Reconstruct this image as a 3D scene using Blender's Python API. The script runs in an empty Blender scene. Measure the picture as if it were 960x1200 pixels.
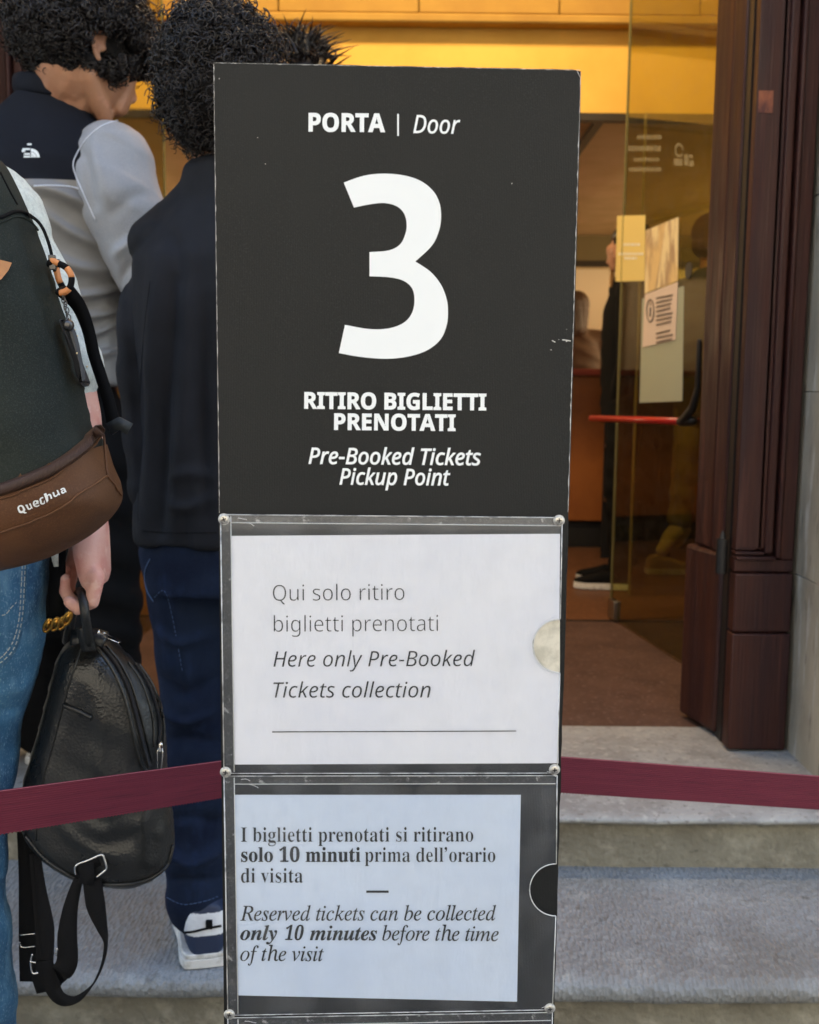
import bpy, math, random
import numpy as np
from mathutils import Vector, Matrix, Euler
from mathutils.geometry import delaunay_2d_cdt
from math import radians, sin, cos, pi, tan, sqrt

random.seed(4); rng = np.random.default_rng(7)
sc = bpy.context.scene
COL = sc.collection

# ------------------------------------------------------------ camera, sky, sun, exposure
FPX = 1250.0
cam_d = bpy.data.cameras.new('camera'); cam = bpy.data.objects.new('camera', cam_d); COL.objects.link(cam)
cam_d.sensor_fit = 'HORIZONTAL'; cam_d.sensor_width = 36.0; cam_d.lens = 36.0 * FPX / 960.0
cam_d.clip_start = 0.02; cam_d.clip_end = 2000
CAMZ = 1.24
cam.location = (0, 0, CAMZ)
cam.matrix_world = Matrix.Translation((0, 0, CAMZ)) @ Euler((radians(90 - 6.84), 0, 0)).to_matrix().to_4x4() @ Matrix.Rotation(radians(0.6), 4, 'Z')
sc.camera = cam
CM = cam.matrix_world.to_3x3()
cam_d.dof.use_dof = True; cam_d.dof.focus_distance = 1.15; cam_d.dof.aperture_fstop = 11.0

world = bpy.data.worlds.new('World'); sc.world = world; world.use_nodes = True
wn = world.node_tree.nodes; wl = world.node_tree.links
sky = wn.new('ShaderNodeTexSky'); sky.sky_type = 'NISHITA'; sky.sun_disc = False
SUN_EL = radians(52); SUN_AZ = radians(20)          # the sun stands behind the building: the doorway is in its shade
sky.sun_elevation = SUN_EL; sky.sun_rotation = SUN_AZ; sky.air_density = 1.3; sky.dust_density = 2.5
wl.new(sky.outputs[0], wn['Background'].inputs[0]); wn['Background'].inputs[1].default_value = 0.15
sun_d = bpy.data.lights.new('sun', 'SUN'); sun_d.energy = 3.5; sun_d.angle = radians(0.5); sun_d.color = (1, .95, .88)
sun = bpy.data.objects.new('sun', sun_d); COL.objects.link(sun)
sd = Vector((sin(SUN_AZ) * cos(SUN_EL), cos(SUN_AZ) * cos(SUN_EL), sin(SUN_EL)))
sun.rotation_euler = sd.to_track_quat('Z', 'Y').to_euler()
sc.view_settings.view_transform = 'Standard'; sc.view_settings.look = 'None'
sc.view_settings.exposure = 2.1; sc.view_settings.gamma = 1.0; sc.view_settings.use_curve_mapping = False
sc.cycles.max_bounces = 10; sc.cycles.transparent_max_bounces = 16; sc.cycles.caustics_reflective = False
sc.cycles.use_denoising = True

# ------------------------------------------------------------ measuring helpers
def ray(px, py):
    return (CM @ Vector(((px - 480) / FPX, -(py - 600) / FPX, -1))).normalized()
def P(px, py, D):
    """the point at depth D (metres in front of the camera) seen at a place in the photograph"""
    r = ray(px, py); return Vector((0, 0, CAMZ)) + r * (D / r.y)
def V(*a): return Vector(a)
def PZ(px, py, z):
    r = ray(px, py); return Vector((0, 0, CAMZ)) + r * ((z - CAMZ) / r.z)

# ------------------------------------------------------------ objects
def tag(o, label=None, cat=None, group=None, kind=None):
    if label: o['label'] = label
    if cat: o['category'] = cat
    if group: o['group'] = group
    if kind: o['kind'] = kind
    return o
def thing(name, loc, label, cat, group=None):
    o = bpy.data.objects.new(name, None); COL.objects.link(o); o.location = loc; o.empty_display_size = .1
    return tag(o, label, cat, group)
def wloc(o):
    v = Vector((0, 0, 0))
    while o is not None:
        v = v + Vector(o.location); o = o.parent
    return v
def mesh(name, verts, faces, mats, parent=None, smooth=True, midx=None, loc=None, sharp=None):
    """one mesh object from world-space vertices"""
    v = np.asarray([tuple(x) for x in verts] if not isinstance(verts, np.ndarray) else verts, dtype=float).reshape(-1, 3)
    off = np.array(wloc(parent)) if parent is not None else np.zeros(3)
    l = np.array(loc) - off if loc is not None else (np.zeros(3) if parent is not None else v.mean(0))
    if loc is None and parent is not None: l = v.mean(0) - off
    v = v - off - l
    me = bpy.data.meshes.new(name); me.from_pydata(v.tolist(), [], [tuple(int(i) for i in f) for f in faces]); me.update()
    if not isinstance(mats, (list, tuple)): mats = [mats]
    for m in mats: me.materials.append(m)
    if midx is not None: me.polygons.foreach_set('material_index', np.asarray(midx, dtype=np.int32))
    me.polygons.foreach_set('use_smooth', np.full(len(me.polygons), smooth))
    if sharp and smooth:
        try: me.set_sharp_from_angle(angle=radians(sharp))
        except Exception: pass
    o = bpy.data.objects.new(name, me); COL.objects.link(o); o.location = tuple(l)
    if parent is not None: o.parent = parent
    return o
def bevel(o, w, seg=2):
    m = o.modifiers.new('bevel', 'BEVEL'); m.width = w; m.segments = seg; m.limit_method = 'ANGLE'; m.angle_limit = radians(40)
    for p in o.data.polygons: p.use_smooth = True
    try: o.data.set_sharp_from_angle(angle=radians(50))
    except Exception: pass
    return o
def boxvf(x0, x1, y0, y1, z0, z1):
    v = [(x, y, z) for x in (x0, x1) for y in (y0, y1) for z in (z0, z1)]
    f = [(0, 1, 3, 2), (4, 6, 7, 5), (0, 4, 5, 1), (2, 3, 7, 6), (0, 2, 6, 4), (1, 5, 7, 3)]
    return v, f
def box(name, b, mat, parent=None, bev=0, frame=None, seg=2):
    v, f = boxvf(*b)
    if frame: v = [frame(*p) for p in v]
    o = mesh(name, v, f, mat, parent, smooth=False)
    if bev: bevel(o, bev, seg)
    return o
class MB:
    def __init__(s): s.v = []; s.f = []; s.m = []
    def add(s, vf, mi=0):
        n = len(s.v); v, f = vf[:2]; s.v += [tuple(x) for x in v]; s.f += [tuple(int(i) + n for i in q) for q in f]; s.m += [mi] * len(f); return s
    def build(s, name, mat, parent=None, smooth=True, **k): return mesh(name, s.v, s.f, mat, parent, smooth, midx=s.m, **k)

def cr(pts, n=8, closed=False):
    """Catmull-Rom through the points"""
    p = np.array([tuple(q) for q in pts], float); N = len(p); out = []
    rngi = range(N) if closed else range(N - 1)
    for i in rngi:
        if closed: a, b, c, d = p[i - 1], p[i], p[(i + 1) % N], p[(i + 2) % N]
        else: a, b, c, d = p[max(i - 1, 0)], p[i], p[i + 1], p[min(i + 2, N - 1)]
        for k in range(n):
            t = k / n
            out.append(.5 * ((2 * b) + (-a + c) * t + (2 * a - 5 * b + 4 * c - d) * t * t + (-a + 3 * b - 3 * c + d) * t ** 3))
    if not closed: out.append(p[-1])
    return np.array(out)
def tube(pts, r, n=8, ell=None, ref=None, caps=True):
    """closed tube; r number or list (or list of (ru, rv)); ref: vector fixing the u axis"""
    p = np.array([tuple(q) for q in pts], float); N = len(p)
    if np.ndim(r) == 0: R = np.full((N, 2), float(r))
    else:
        R = np.array(r, float)
        if R.ndim == 1: R = np.stack([R, R], 1)
        if len(R) != N:
            t = np.linspace(0, len(R) - 1, N); R = np.stack([np.interp(t, range(len(R)), R[:, j]) for j in (0, 1)], 1)
    T = np.gradient(p, axis=0); T /= np.linalg.norm(T, axis=1)[:, None] + 1e-12
    u = np.array(ref if ref is not None else ((0, 0, 1) if abs(T[0][2]) < .9 else (1, 0, 0)), float)
    V_, Fc = [], []
    a = np.arange(n) * 2 * pi / n
    for i in range(N):
        w = u if ref is None else np.array(ref, float)
        w = w - T[i] * np.dot(w, T[i]); w /= np.linalg.norm(w) + 1e-12; u = w
        q = np.cross(T[i], w)
        V_.append(p[i] + R[i, 0] * np.cos(a)[:, None] * w + R[i, 1] * np.sin(a)[:, None] * q)
    for i in range(N - 1):
        for k in range(n):
            k2 = (k + 1) % n; Fc.append((i * n + k, i * n + k2, (i + 1) * n + k2, (i + 1) * n + k))
    v = np.concatenate(V_)
    if caps:
        Fc.append(tuple(range(n - 1, -1, -1))); Fc.append(tuple(range((N - 1) * n, N * n)))
    return v, Fc
def capsule(a, b, ra, rb, n=12, flat=1.0, ref=None, mid=None):
    """tube with round ends"""
    a = np.array(tuple(a), float); b = np.array(tuple(b), float); d = b - a; L = np.linalg.norm(d); d /= L + 1e-12
    pts, rr = [], []
    for t in (-.98, -.8, -.5): pts.append(a + d * ra * t); rr.append(ra * sqrt(1 - t * t))
    body = [(0, ra), (1, rb)] if mid is None else [(0, ra), (.5, mid), (1, rb)]
    for t, r in body: pts.append(a + d * L * t); rr.append(r)
    for t in (.5, .8, .98): pts.append(b + d * rb * t); rr.append(rb * sqrt(1 - t * t))
    return tube(pts, [(x, x * flat) for x in rr], n, ref=ref)
def chain(pts, rr, n=12, flat=1.0, ref=None):
    """several capsules sharing their joints"""
    m = MB()
    for i in range(len(pts) - 1): m.add(capsule(pts[i], pts[i + 1], rr[i], rr[i + 1], n, flat, ref))
    return m.v, m.f
def ellip(c, r, R=None, nu=20, nv=14):
    v, f = [], []
    for i in range(nv + 1):
        th = pi * (i + .02) / (nv + .04)
        for k in range(nu):
            ph = 2 * pi * k / nu
            q = Vector((r[0] * sin(th) * cos(ph), r[1] * sin(th) * sin(ph), r[2] * cos(th)))
            if R is not None: q = R @ q
            v.append(tuple(Vector(c) + q))
    for i in range(nv):
        for k in range(nu):
            k2 = (k + 1) % nu; f.append((i * nu + k, (i + 1) * nu + k, (i + 1) * nu + k2, i * nu + k2))
    f.append(tuple(range(nu))); f.append(tuple(range((nv + 1) * nu - 1, nv * nu - 1, -1)))
    return v, f
def loft(rings, n=28, e=2.3):
    """rings: (centre, right vector, forward vector, half width, half depth)"""
    v, f = [], []
    for c, r, g, a, b in rings:
        for k in range(n):
            t = 2 * pi * k / n; x, y = cos(t), sin(t)
            x = math.copysign(abs(x) ** (2 / e), x); y = math.copysign(abs(y) ** (2 / e), y)
            v.append(tuple(Vector(c) + Vector(r) * a * x + Vector(g) * b * y))
    N = len(rings)
    for i in range(N - 1):
        for k in range(n):
            k2 = (k + 1) % n; f.append((i * n + k, i * n + k2, (i + 1) * n + k2, (i + 1) * n + k))
    f.append(tuple(range(n - 1, -1, -1))); f.append(tuple(range((N - 1) * n, N * n)))
    return v, f
def blob(name, prims, voxel, mats, parent, smooth=6, disp=None, matfn=None, post=None, sf=.6):
    """melt overlapping closed shapes into one continuous surface"""
    m = MB()
    for p in prims: m.add(p)
    me = bpy.data.meshes.new('tmp'); me.from_pydata(m.v, [], m.f); me.update()
    o = bpy.data.objects.new('tmp', me); COL.objects.link(o)
    r = o.modifiers.new('r', 'REMESH'); r.mode = 'VOXEL'; r.voxel_size = voxel
    if smooth: s = o.modifiers.new('s', 'SMOOTH'); s.iterations = smooth; s.factor = sf
    dg = bpy.context.evaluated_depsgraph_get(); ev = o.evaluated_get(dg); e = ev.to_mesh()
    nv = len(e.vertices); v = np.empty(nv * 3); e.vertices.foreach_get('co', v); v = v.reshape(-1, 3)
    nn = np.empty(nv * 3); e.vertices.foreach_get('normal', nn); nn = nn.reshape(-1, 3)
    faces = [tuple(p.vertices) for p in e.polygons]
    ev.to_mesh_clear(); bpy.data.objects.remove(o); bpy.data.meshes.remove(me)
    if disp is not None: v = v + nn * disp(v, nn)[:, None]
    if post is not None: v = post(v)
    mi = None
    if matfn is not None:
        c = np.array([v[list(q)].mean(0) for q in faces]); mi = matfn(c)
    return mesh(name, v, faces, mats, parent, True, mi)
def folds(amp, specs, seed=0):
    """cloth folds: warped ridges; specs: (direction, wavelength, weight)"""
    g = np.random.default_rng(seed)
    W = [(g.normal(size=3) * 7, g.uniform(0, 6)) for _ in range(6)]
    ph = [g.uniform(0, 6) for _ in specs]
    M_ = [(g.normal(size=3) * 5, g.uniform(0, 6)) for _ in specs]
    def fn(v, n):
        w = sum(np.sin(v @ a + b) for a, b in W) / 3.0
        d = np.zeros(len(v))
        for (dr, wl_, wt), p, (ma, mb) in zip(specs, ph, M_):
            k = np.array(dr, float); k /= np.linalg.norm(k)
            s = np.sin((v @ k) * 2 * pi / wl_ + p + 2.0 * w)
            d += wt * (np.abs(s) ** .6 * np.sign(s)) * (.5 + .5 * np.sin(v @ ma + mb))
        return amp * d
    return fn
def creases(D, lines):
    """hand-placed folds: (points seen in the photograph, half width m, height m)"""
    segs = []
    for pts, w, h in lines:
        q = [P(x, y, D) for x, y in cr(pts, 5)]; segs.append((np.array([(a.x, a.z) for a in q]), w, h))
    def fn(v, n):
        d = np.zeros(len(v)); p = v[:, [0, 2]]; face = np.clip(-n[:, 1] * 1.5, 0, 1)
        for q, w, h in segs:
            a, b = q[:-1], q[1:]; ab = b - a
            t = np.clip(((p[:, None] - a) * ab).sum(2) / ((ab ** 2).sum(1) + 1e-12), 0, 1)
            dd = np.sqrt(((p[:, None] - a - t[..., None] * ab) ** 2).sum(2)); k = dd.argmin(1); m_ = dd.min(1)
            s = (k + t[np.arange(len(p)), k]) / len(a)
            d += h * np.exp(-(m_ / w) ** 2) * np.sin(np.clip(s * .84 + .08, 0, 1) * pi) ** .6
        return d * face
    return fn
def inflate(outline, R, T, D, res=.008, back=.6, slope=None, yaw=None, bot=None):
    """cushion shape standing upright in the plane y = D; outline: (x, z) points. Returns (v, f, surface function)"""
    o = np.array(outline, float); N = len(o)
    A = o; B = np.roll(o, -1, 0)
    def dist(p):
        p = np.atleast_2d(p); AB = B - A; t = ((p[:, None] - A) * AB).sum(2) / ((AB ** 2).sum(1) + 1e-12); t = np.clip(t, 0, 1)
        q = A + t[..., None] * AB; return np.sqrt(((p[:, None] - q) ** 2).sum(2)).min(1)
    def inside(p):
        x, y = p[:, 0][:, None], p[:, 1][:, None]
        c = ((A[:, 1] > y) != (B[:, 1] > y)) & (x < (B[:, 0] - A[:, 0]) * (y - A[:, 1]) / (B[:, 1] - A[:, 1] + 1e-15) + A[:, 0])
        return c.sum(1) % 2 == 1
    def h(p): 
        d = np.clip(dist(p) / R, 0, 1); return T * np.sqrt(np.clip(1 - (1 - d) ** 2, 0, 1))
    lo, hi = o.min(0), o.max(0); g = []
    xs = np.arange(lo[0], hi[0], res); zs = np.arange(lo[1], hi[1], res)
    G = np.array([(x + (j % 2) * res / 2, z) for j, z in enumerate(zs) for x in xs]); G = G[inside(G)]; G = G[dist(G) > res * .25]
    # rings close to the rim so that the round edge is smooth
    pts = [Vector(q) for q in o] + [Vector(q) for q in G]
    r = delaunay_2d_cdt(pts, [(i, (i + 1) % N) for i in range(N)], [], 1, 1e-6)
    p2 = np.array([tuple(q) for q in r[0]]); F_ = [tuple(f) for f in r[2]]
    hh = h(p2); rim = dist(p2) < 1e-6
    fr = np.stack([p2[:, 0], D - hh, p2[:, 1]], 1); bk = np.stack([p2[:, 0], D + hh * back, p2[:, 1]], 1)
    M_ = len(p2); bi = [i if rim[i] else i + M_ for i in range(M_)]
    v = np.concatenate([fr, bk])
    c0 = p2[list(F_[0])]; area = (c0[1][0] - c0[0][0]) * (c0[2][1] - c0[0][1]) - (c0[2][0] - c0[0][0]) * (c0[1][1] - c0[0][1])
    fl = [f if area > 0 else f[::-1] for f in F_]
    faces = fl + [tuple(bi[i] for i in f[::-1]) for f in fl]
    def surf(x, z, off=0.0):
        return Vector((x, D - float(h(np.array([[x, z]]))[0]) - off, z))
    return v, faces, surf
def ribbon(pts, side, w, th=.0016, n=None):
    """strap: a flat band along pts; side = width direction (one vector or one per point), w = width or list"""
    p = np.array([tuple(q) for q in pts], float); N = len(p)
    S = np.array([tuple(side)] * N if np.ndim(side[0]) == 0 else [tuple(q) for q in side], float)
    if len(S) != N:
        t = np.linspace(0, len(S) - 1, N); S = np.stack([np.interp(t, range(len(S)), S[:, j]) for j in range(3)], 1)
    W = np.full(N, float(w)) if np.ndim(w) == 0 else np.interp(np.linspace(0, len(w) - 1, N), range(len(w)), w)
    T = np.gradient(p, axis=0); T /= np.linalg.norm(T, axis=1)[:, None] + 1e-12
    v, f = [], []
    for i in range(N):
        s = S[i] - T[i] * np.dot(S[i], T[i]); s /= np.linalg.norm(s) + 1e-12; q = np.cross(T[i], s) * th / 2; s = s * W[i] / 2
        v += [p[i] - s - q, p[i] + s - q, p[i] + s + q, p[i] - s + q]
    for i in range(N - 1):
        for k in range(4): f.append((i * 4 + k, i * 4 + (k + 1) % 4, i * 4 + 4 + (k + 1) % 4, i * 4 + 4 + k))
    f.append((3, 2, 1, 0)); f.append((N * 4 - 4, N * 4 - 3, N * 4 - 2, N * 4 - 1))
    return v, f

# ------------------------------------------------------------ materials
def M(name, col, rough=.5, spec=.5, metal=0, var=(), bump=(), coat=0, rvar=None, sheen=0, emit=None, trans=0):
    """var: (colour, scale, lo, hi, stretch) mixed over the base by noise; bump: (kind, scale, distance, strength, stretch)"""
    m = bpy.data.materials.new(name); m.use_nodes = True; nt = m.node_tree; N = nt.nodes; L = nt.links
    b = N['Principled BSDF']; b.inputs['Roughness'].default_value = rough; b.inputs['Metallic'].default_value = metal
    b.inputs['Specular IOR Level'].default_value = spec; b.inputs['Coat Weight'].default_value = coat; b.inputs['Sheen Weight'].default_value = sheen
    b.inputs['Coat Roughness'].default_value = .12
    tc = N.new('ShaderNodeTexCoord')
    def mapped(st):
        mp = N.new('ShaderNodeMapping'); mp.inputs['Scale'].default_value = st if st else (1, 1, 1); L.new(tc.outputs['Object'], mp.inputs[0]); return mp.outputs[0]
    rgb = N.new('ShaderNodeRGB'); rgb.outputs[0].default_value = (*col, 1); cur = rgb.outputs[0]
    for v in var:
        c2, s, lo, hi = v[:4]; st = v[4] if len(v) > 4 else None; det = v[5] if len(v) > 5 else 5
        nz = N.new('ShaderNodeTexNoise'); nz.inputs['Scale'].default_value = s; nz.inputs['Detail'].default_value = det; nz.inputs['Roughness'].default_value = .6
        L.new(mapped(st), nz.inputs[0])
        mr = N.new('ShaderNodeMapRange'); mr.inputs[1].default_value = lo; mr.inputs[2].default_value = hi; L.new(nz.outputs[0], mr.inputs[0])
        mx = N.new('ShaderNodeMix'); mx.data_type = 'RGBA'; L.new(mr.outputs[0], mx.inputs[0]); L.new(cur, mx.inputs[6]); mx.inputs[7].default_value = (*c2, 1); cur = mx.outputs[2]
    L.new(cur, b.inputs['Base Color'])
    if rvar:
        nz = N.new('ShaderNodeTexNoise'); nz.inputs['Scale'].default_value = rvar[0]; nz.inputs['Detail'].default_value = 6; L.new(mapped(rvar[3] if len(rvar) > 3 else None), nz.inputs[0])
        mr = N.new('ShaderNodeMapRange'); mr.inputs[1].default_value = .35; mr.inputs[2].default_value = .65; mr.inputs[3].default_value = rvar[1]; mr.inputs[4].default_value = rvar[2]
        L.new(nz.outputs[0], mr.inputs[0]); L.new(mr.outputs[0], b.inputs['Roughness'])
    prev = None
    for bp in bump:
        kind, s, dist, stg = bp[:4]; st = bp[4] if len(bp) > 4 else None
        if kind == 'noise': t = N.new('ShaderNodeTexNoise'); t.inputs['Detail'].default_value = 6; o = t.outputs[0]
        elif kind == 'voronoi': t = N.new('ShaderNodeTexVoronoi'); o = t.outputs['Distance']; t.inputs['Randomness'].default_value = bp[5] if len(bp) > 5 else 1.0
        else: t = N.new('ShaderNodeTexWave'); t.inputs['Distortion'].default_value = bp[5] if len(bp) > 5 else 2; t.inputs['Detail'].default_value = 2; t.inputs['Detail Scale'].default_value = 1.5; t.bands_direction = kind; o = t.outputs[0]
        t.inputs['Scale'].default_value = s; L.new(mapped(st), t.inputs[0])
        bn = N.new('ShaderNodeBump'); bn.inputs['Distance'].default_value = dist; bn.inputs['Strength'].default_value = stg; L.new(o, bn.inputs['Height'])
        if prev: L.new(prev, bn.inputs['Normal'])
        prev = bn.outputs[0]
    if prev: L.new(prev, b.inputs['Normal'])
    if emit: b.inputs['Emission Color'].default_value = (*emit[0], 1); b.inputs['Emission Strength'].default_value = emit[1]
    return m
def thin_glass(name, tint, rough=.02, ior=1.45, dust=0.0):
    m = bpy.data.materials.new(name); m.use_nodes = True; nt = m.node_tree; N = nt.nodes; L = nt.links; N.clear()
    out = N.new('ShaderNodeOutputMaterial'); tr = N.new('ShaderNodeBsdfTransparent'); tr.inputs[0].default_value = (*tint, 1)
    gl = N.new('ShaderNodeBsdfGlossy'); gl.inputs['Roughness'].default_value = rough; gl.inputs[0].default_value = (1, 1, 1, 1)
    lw = N.new('ShaderNodeLayerWeight'); pw = N.new('ShaderNodeMath'); pw.operation = 'POWER'; L.new(lw.outputs['Facing'], pw.inputs[0]); pw.inputs[1].default_value = 5
    fr = N.new('ShaderNodeMath'); fr.operation = 'MULTIPLY_ADD'; L.new(pw.outputs[0], fr.inputs[0]); fr.inputs[1].default_value = .9; fr.inputs[2].default_value = ((ior - 1) / (ior + 1)) ** 2 * 1.5
    mx = N.new('ShaderNodeMixShader'); L.new(fr.outputs[0], mx.inputs[0]); L.new(tr.outputs[0], mx.inputs[1]); L.new(gl.outputs[0], mx.inputs[2])
    cur = mx.outputs[0]
    if dust:
        df = N.new('ShaderNodeBsdfDiffuse'); df.inputs[0].default_value = (.8, .8, .82, 1)
        tc = N.new('ShaderNodeTexCoord'); nz = N.new('ShaderNodeTexNoise'); nz.inputs['Scale'].default_value = 25; nz.inputs['Detail'].default_value = 8; L.new(tc.outputs['Object'], nz.inputs[0])
        mr = N.new('ShaderNodeMapRange'); mr.inputs[1].default_value = .45; mr.inputs[2].default_value = .8; mr.inputs[3].default_value = dust * .25; mr.inputs[4].default_value = dust * 2; L.new(nz.outputs[0], mr.inputs[0])
        m2 = N.new('ShaderNodeMixShader'); L.new(mr.outputs[0], m2.inputs[0]); L.new(cur, m2.inputs[1]); L.new(df.outputs[0], m2.inputs[2]); cur = m2.outputs[0]
    L.new(cur, out.inputs[0]); return m

stone_tread = M('stone_tread', (.26, .275, .285), .5, .5, var=[((.18, .19, .20), 2.5, .40, .68), ((.31, .33, .34), 11, .50, .72), ((.13, .13, .125), 26, .60, .72), ((.17, .18, .185), 240, .50, .70), ((.20, .195, .18), 1.2, .45, .7)],
    bump=[('noise', 5, .010, .3), ('voronoi', 118, .0062, .85, (1.0, .40, .6), .80), ('noise', 90, .0022, .5, (1.5, .7, 1)), ('noise', 300, .0008, .5)], rvar=(20, .35, .7))
stone_riser = M('stone_riser', (.235, .22, .17), .8, .3, var=[((.165, .15, .115), 5, .40, .68), ((.31, .29, .23), 24, .5, .72), ((.12, .11, .085), 35, .62, .74, (1, 1, 1.5))],
    bump=[('noise', 22, .014, .7), ('noise', 80, .004, .8), ('voronoi', 60, .003, .4)])
stone_top = M('stone_top', (.33, .335, .325), .7, .35, var=[((.25, .25, .24), 9, .45, .62), ((.42, .42, .40), 45, .54, .70), ((.16, .15, .14), 70, .58, .7)],
    bump=[('noise', 45, .004, .7), ('noise', 160, .0012, .6)])
stone_wall_m = M('stone_wall', (.45, .405, .32), .8, .3, var=[((.30, .27, .215), 4, .42, .62, (1, 1, .35)), ((.50, .48, .43), 9, .58, .68, (2.5, 2.5, .5)), ((.15, .14, .12), 30, .6, .7, (2, 2, .3))],
    bump=[('noise', 14, .01, .5, (2, 2, .5)), ('noise', 70, .003, .6)])
paving = M('paving', (.28, .27, .25), .8, .3, var=[((.16, .155, .145), 1.5, .4, .65), ((.36, .35, .33), 14, .55, .7)], bump=[('noise', 30, .004, .5)])
wood = M('dark_wood', (.052, .0165, .0115), .46, .3, var=[((.028, .010, .011), 5, .4, .62, (4, 4, .25)), ((.10, .036, .026), 10, .56, .72, (5, 5, .2)), ((.03, .012, .012), 60, .55, .7, (3, 3, .08))],
    bump=[('noise', 50, .0020, .6, (4, 4, .10)), ('noise', 8, .004, .3, (2, 2, .3))], coat=.0, rvar=(14, .36, .62, (3, 3, .3)))
wood_worn = M('worn_wood', (.30, .10, .05), .6, .3, var=[((.10, .035, .03), 30, .42, .6, (1, 1, .4))])
iron = M('dark_iron', (.03, .028, .027), .45, .5, .6, var=[((.07, .05, .04), 60, .55, .7)], bump=[('noise', 90, .0008, .5)])
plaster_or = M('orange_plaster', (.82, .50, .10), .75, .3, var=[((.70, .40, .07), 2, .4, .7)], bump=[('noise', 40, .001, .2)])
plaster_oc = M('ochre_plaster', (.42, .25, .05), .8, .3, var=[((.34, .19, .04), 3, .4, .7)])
plaster_be = M('beige_plaster', (.62, .44, .25), .8, .3, var=[((.52, .36, .18), 3, .4, .7)])
plaster_ol = M('olive_band', (.16, .12, .055), .7, .3)
steel_dark = M('dark_steel', (.05, .04, .03), .4, .5, .5)
counter_m = M('counter_laminate', (.30, .095, .018), .45, .4, var=[((.22, .065, .012), 4, .4, .7)])
black_m = M('black_plinth', (.012, .011, .011), .5, .4)
floor_in = M('interior_floor', (.115, .050, .022), .45, .4, var=[((.15, .065, .03), 4, .4, .65), ((.28, .14, .07), 40, .55, .7)], bump=[('noise', 60, .001, .3)])
floor_mat = M('entrance_floor', (.105, .058, .044), .7, .3, var=[((.07, .038, .030), 6, .4, .65), ((.17, .11, .09), 60, .55, .7)], bump=[('noise', 120, .002, .5)])
glass_y = thin_glass('yellow_door_glass', (.52, .51, .18), .03, dust=.012)
glass_edge = M('glass_edge', (.20, .17, .06), .2, .5)

# ============================================================ THE SETTING
Z1, Z2 = 0.14, 0.270                                   # tops of the two stone steps
Y1, Y2 = 1.867, 2.324                                  # their front edges
def struct(o): o['kind'] = 'structure'; return o
struct(mesh('ground', [(-300, -300, 0), (300, -300, 0), (300, 300, 0), (-300, 300, 0)], [(0, 1, 2, 3)], paving, loc=(0, 0, 0)))

def nrm(x, s, seed):
    g = np.random.default_rng(seed); r = 0
    for k in range(1, 7): r = r + np.sin(x * s * (1.7 ** k) + g.uniform(0, 6)) / (1.35 ** k)
    return r / 2.4
def stone_step(name, yf, ztop, zbot, yback, x0, x1, seed, mt, mr, nose=1.0):
    """a worn stone step: riser, soft nosing that overhangs a little, tread"""
    nx = 260; X = np.linspace(x0, x1, nx)
    prof = [(.022, zbot - ztop, 1), (.022, -.085, 1), (.020, -.052, 1), (.006, -.044, 1), (-.002, -.034, 0), (-.005, -.022, 0), (-.002, -.011, 0), (.006, -.004, 0), (.018, 0, 0), (.035, .001, 0), (.06, 0, 0)]
    prof = [prof[0]] + [(a, b * nose, c) for a, b, c in prof[1:]]
    ny = 26
    for k in range(1, ny + 1): prof.append((.06 + (yback - yf - .06) * k / ny, 0, 0))
    v, f, mi = [], [], []
    for j, (dy, dz, r) in enumerate(prof):
        e = 1 if 3 <= j <= 9 else .35
        a = nrm(X, 5, seed) * .0035 * e + nrm(X, 33, seed + j % 5) * .0014 * e
        b = nrm(X, 4, seed + 9) * .003 * e + nrm(X + dy * 3, 27, seed + j) * .0010 * (1 if dy > -.01 else 0)
        if j == 0: b = b * 0
        v += [(x, yf + dy + aa, ztop + dz + bb) for x, aa, bb in zip(X, a, b)]
    for j in range(len(prof) - 1):
        for i in range(nx - 1):
            f.append((j * nx + i, j * nx + i + 1, (j + 1) * nx + i + 1, (j + 1) * nx + i)); mi.append(1 if prof[j + 1][2] else 0)
    o = mesh(name, v, f, [mt, mr], None, True, mi, loc=(0, yf, zbot))
    return struct(o)
stone_step('stone_step', Y1, Z1, -.01, Y2 + .05, -4, 4, 3, stone_tread, stone_riser)
stone_step('stone_step', Y2, Z2, Z1 - .01, 2.97, -4, 4, 11, stone_top, stone_riser, .45)

# interior floors
struct(mesh('entrance_floor', [(-1.45, 2.97, Z2 - .002), (1.45, 2.97, Z2 - .002), (1.45, 4.35, Z2 - .002), (-1.45, 4.35, Z2 - .002)], [(0, 1, 2, 3)], floor_mat, loc=(0, 3, Z2)))
struct(mesh('interior_floor', [(-5, 4.37, Z2 - .002), (5, 4.37, Z2 - .002), (5, 9.6, Z2 - .002), (-5, 9.6, Z2 - .002)], [(0, 1, 2, 3)], floor_in, loc=(0, 6, Z2)))
struct(box('floor_joint', (-1.45, 1.45, 4.35, 4.37, Z2 - .02, Z2 + .001), black_m))

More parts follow.
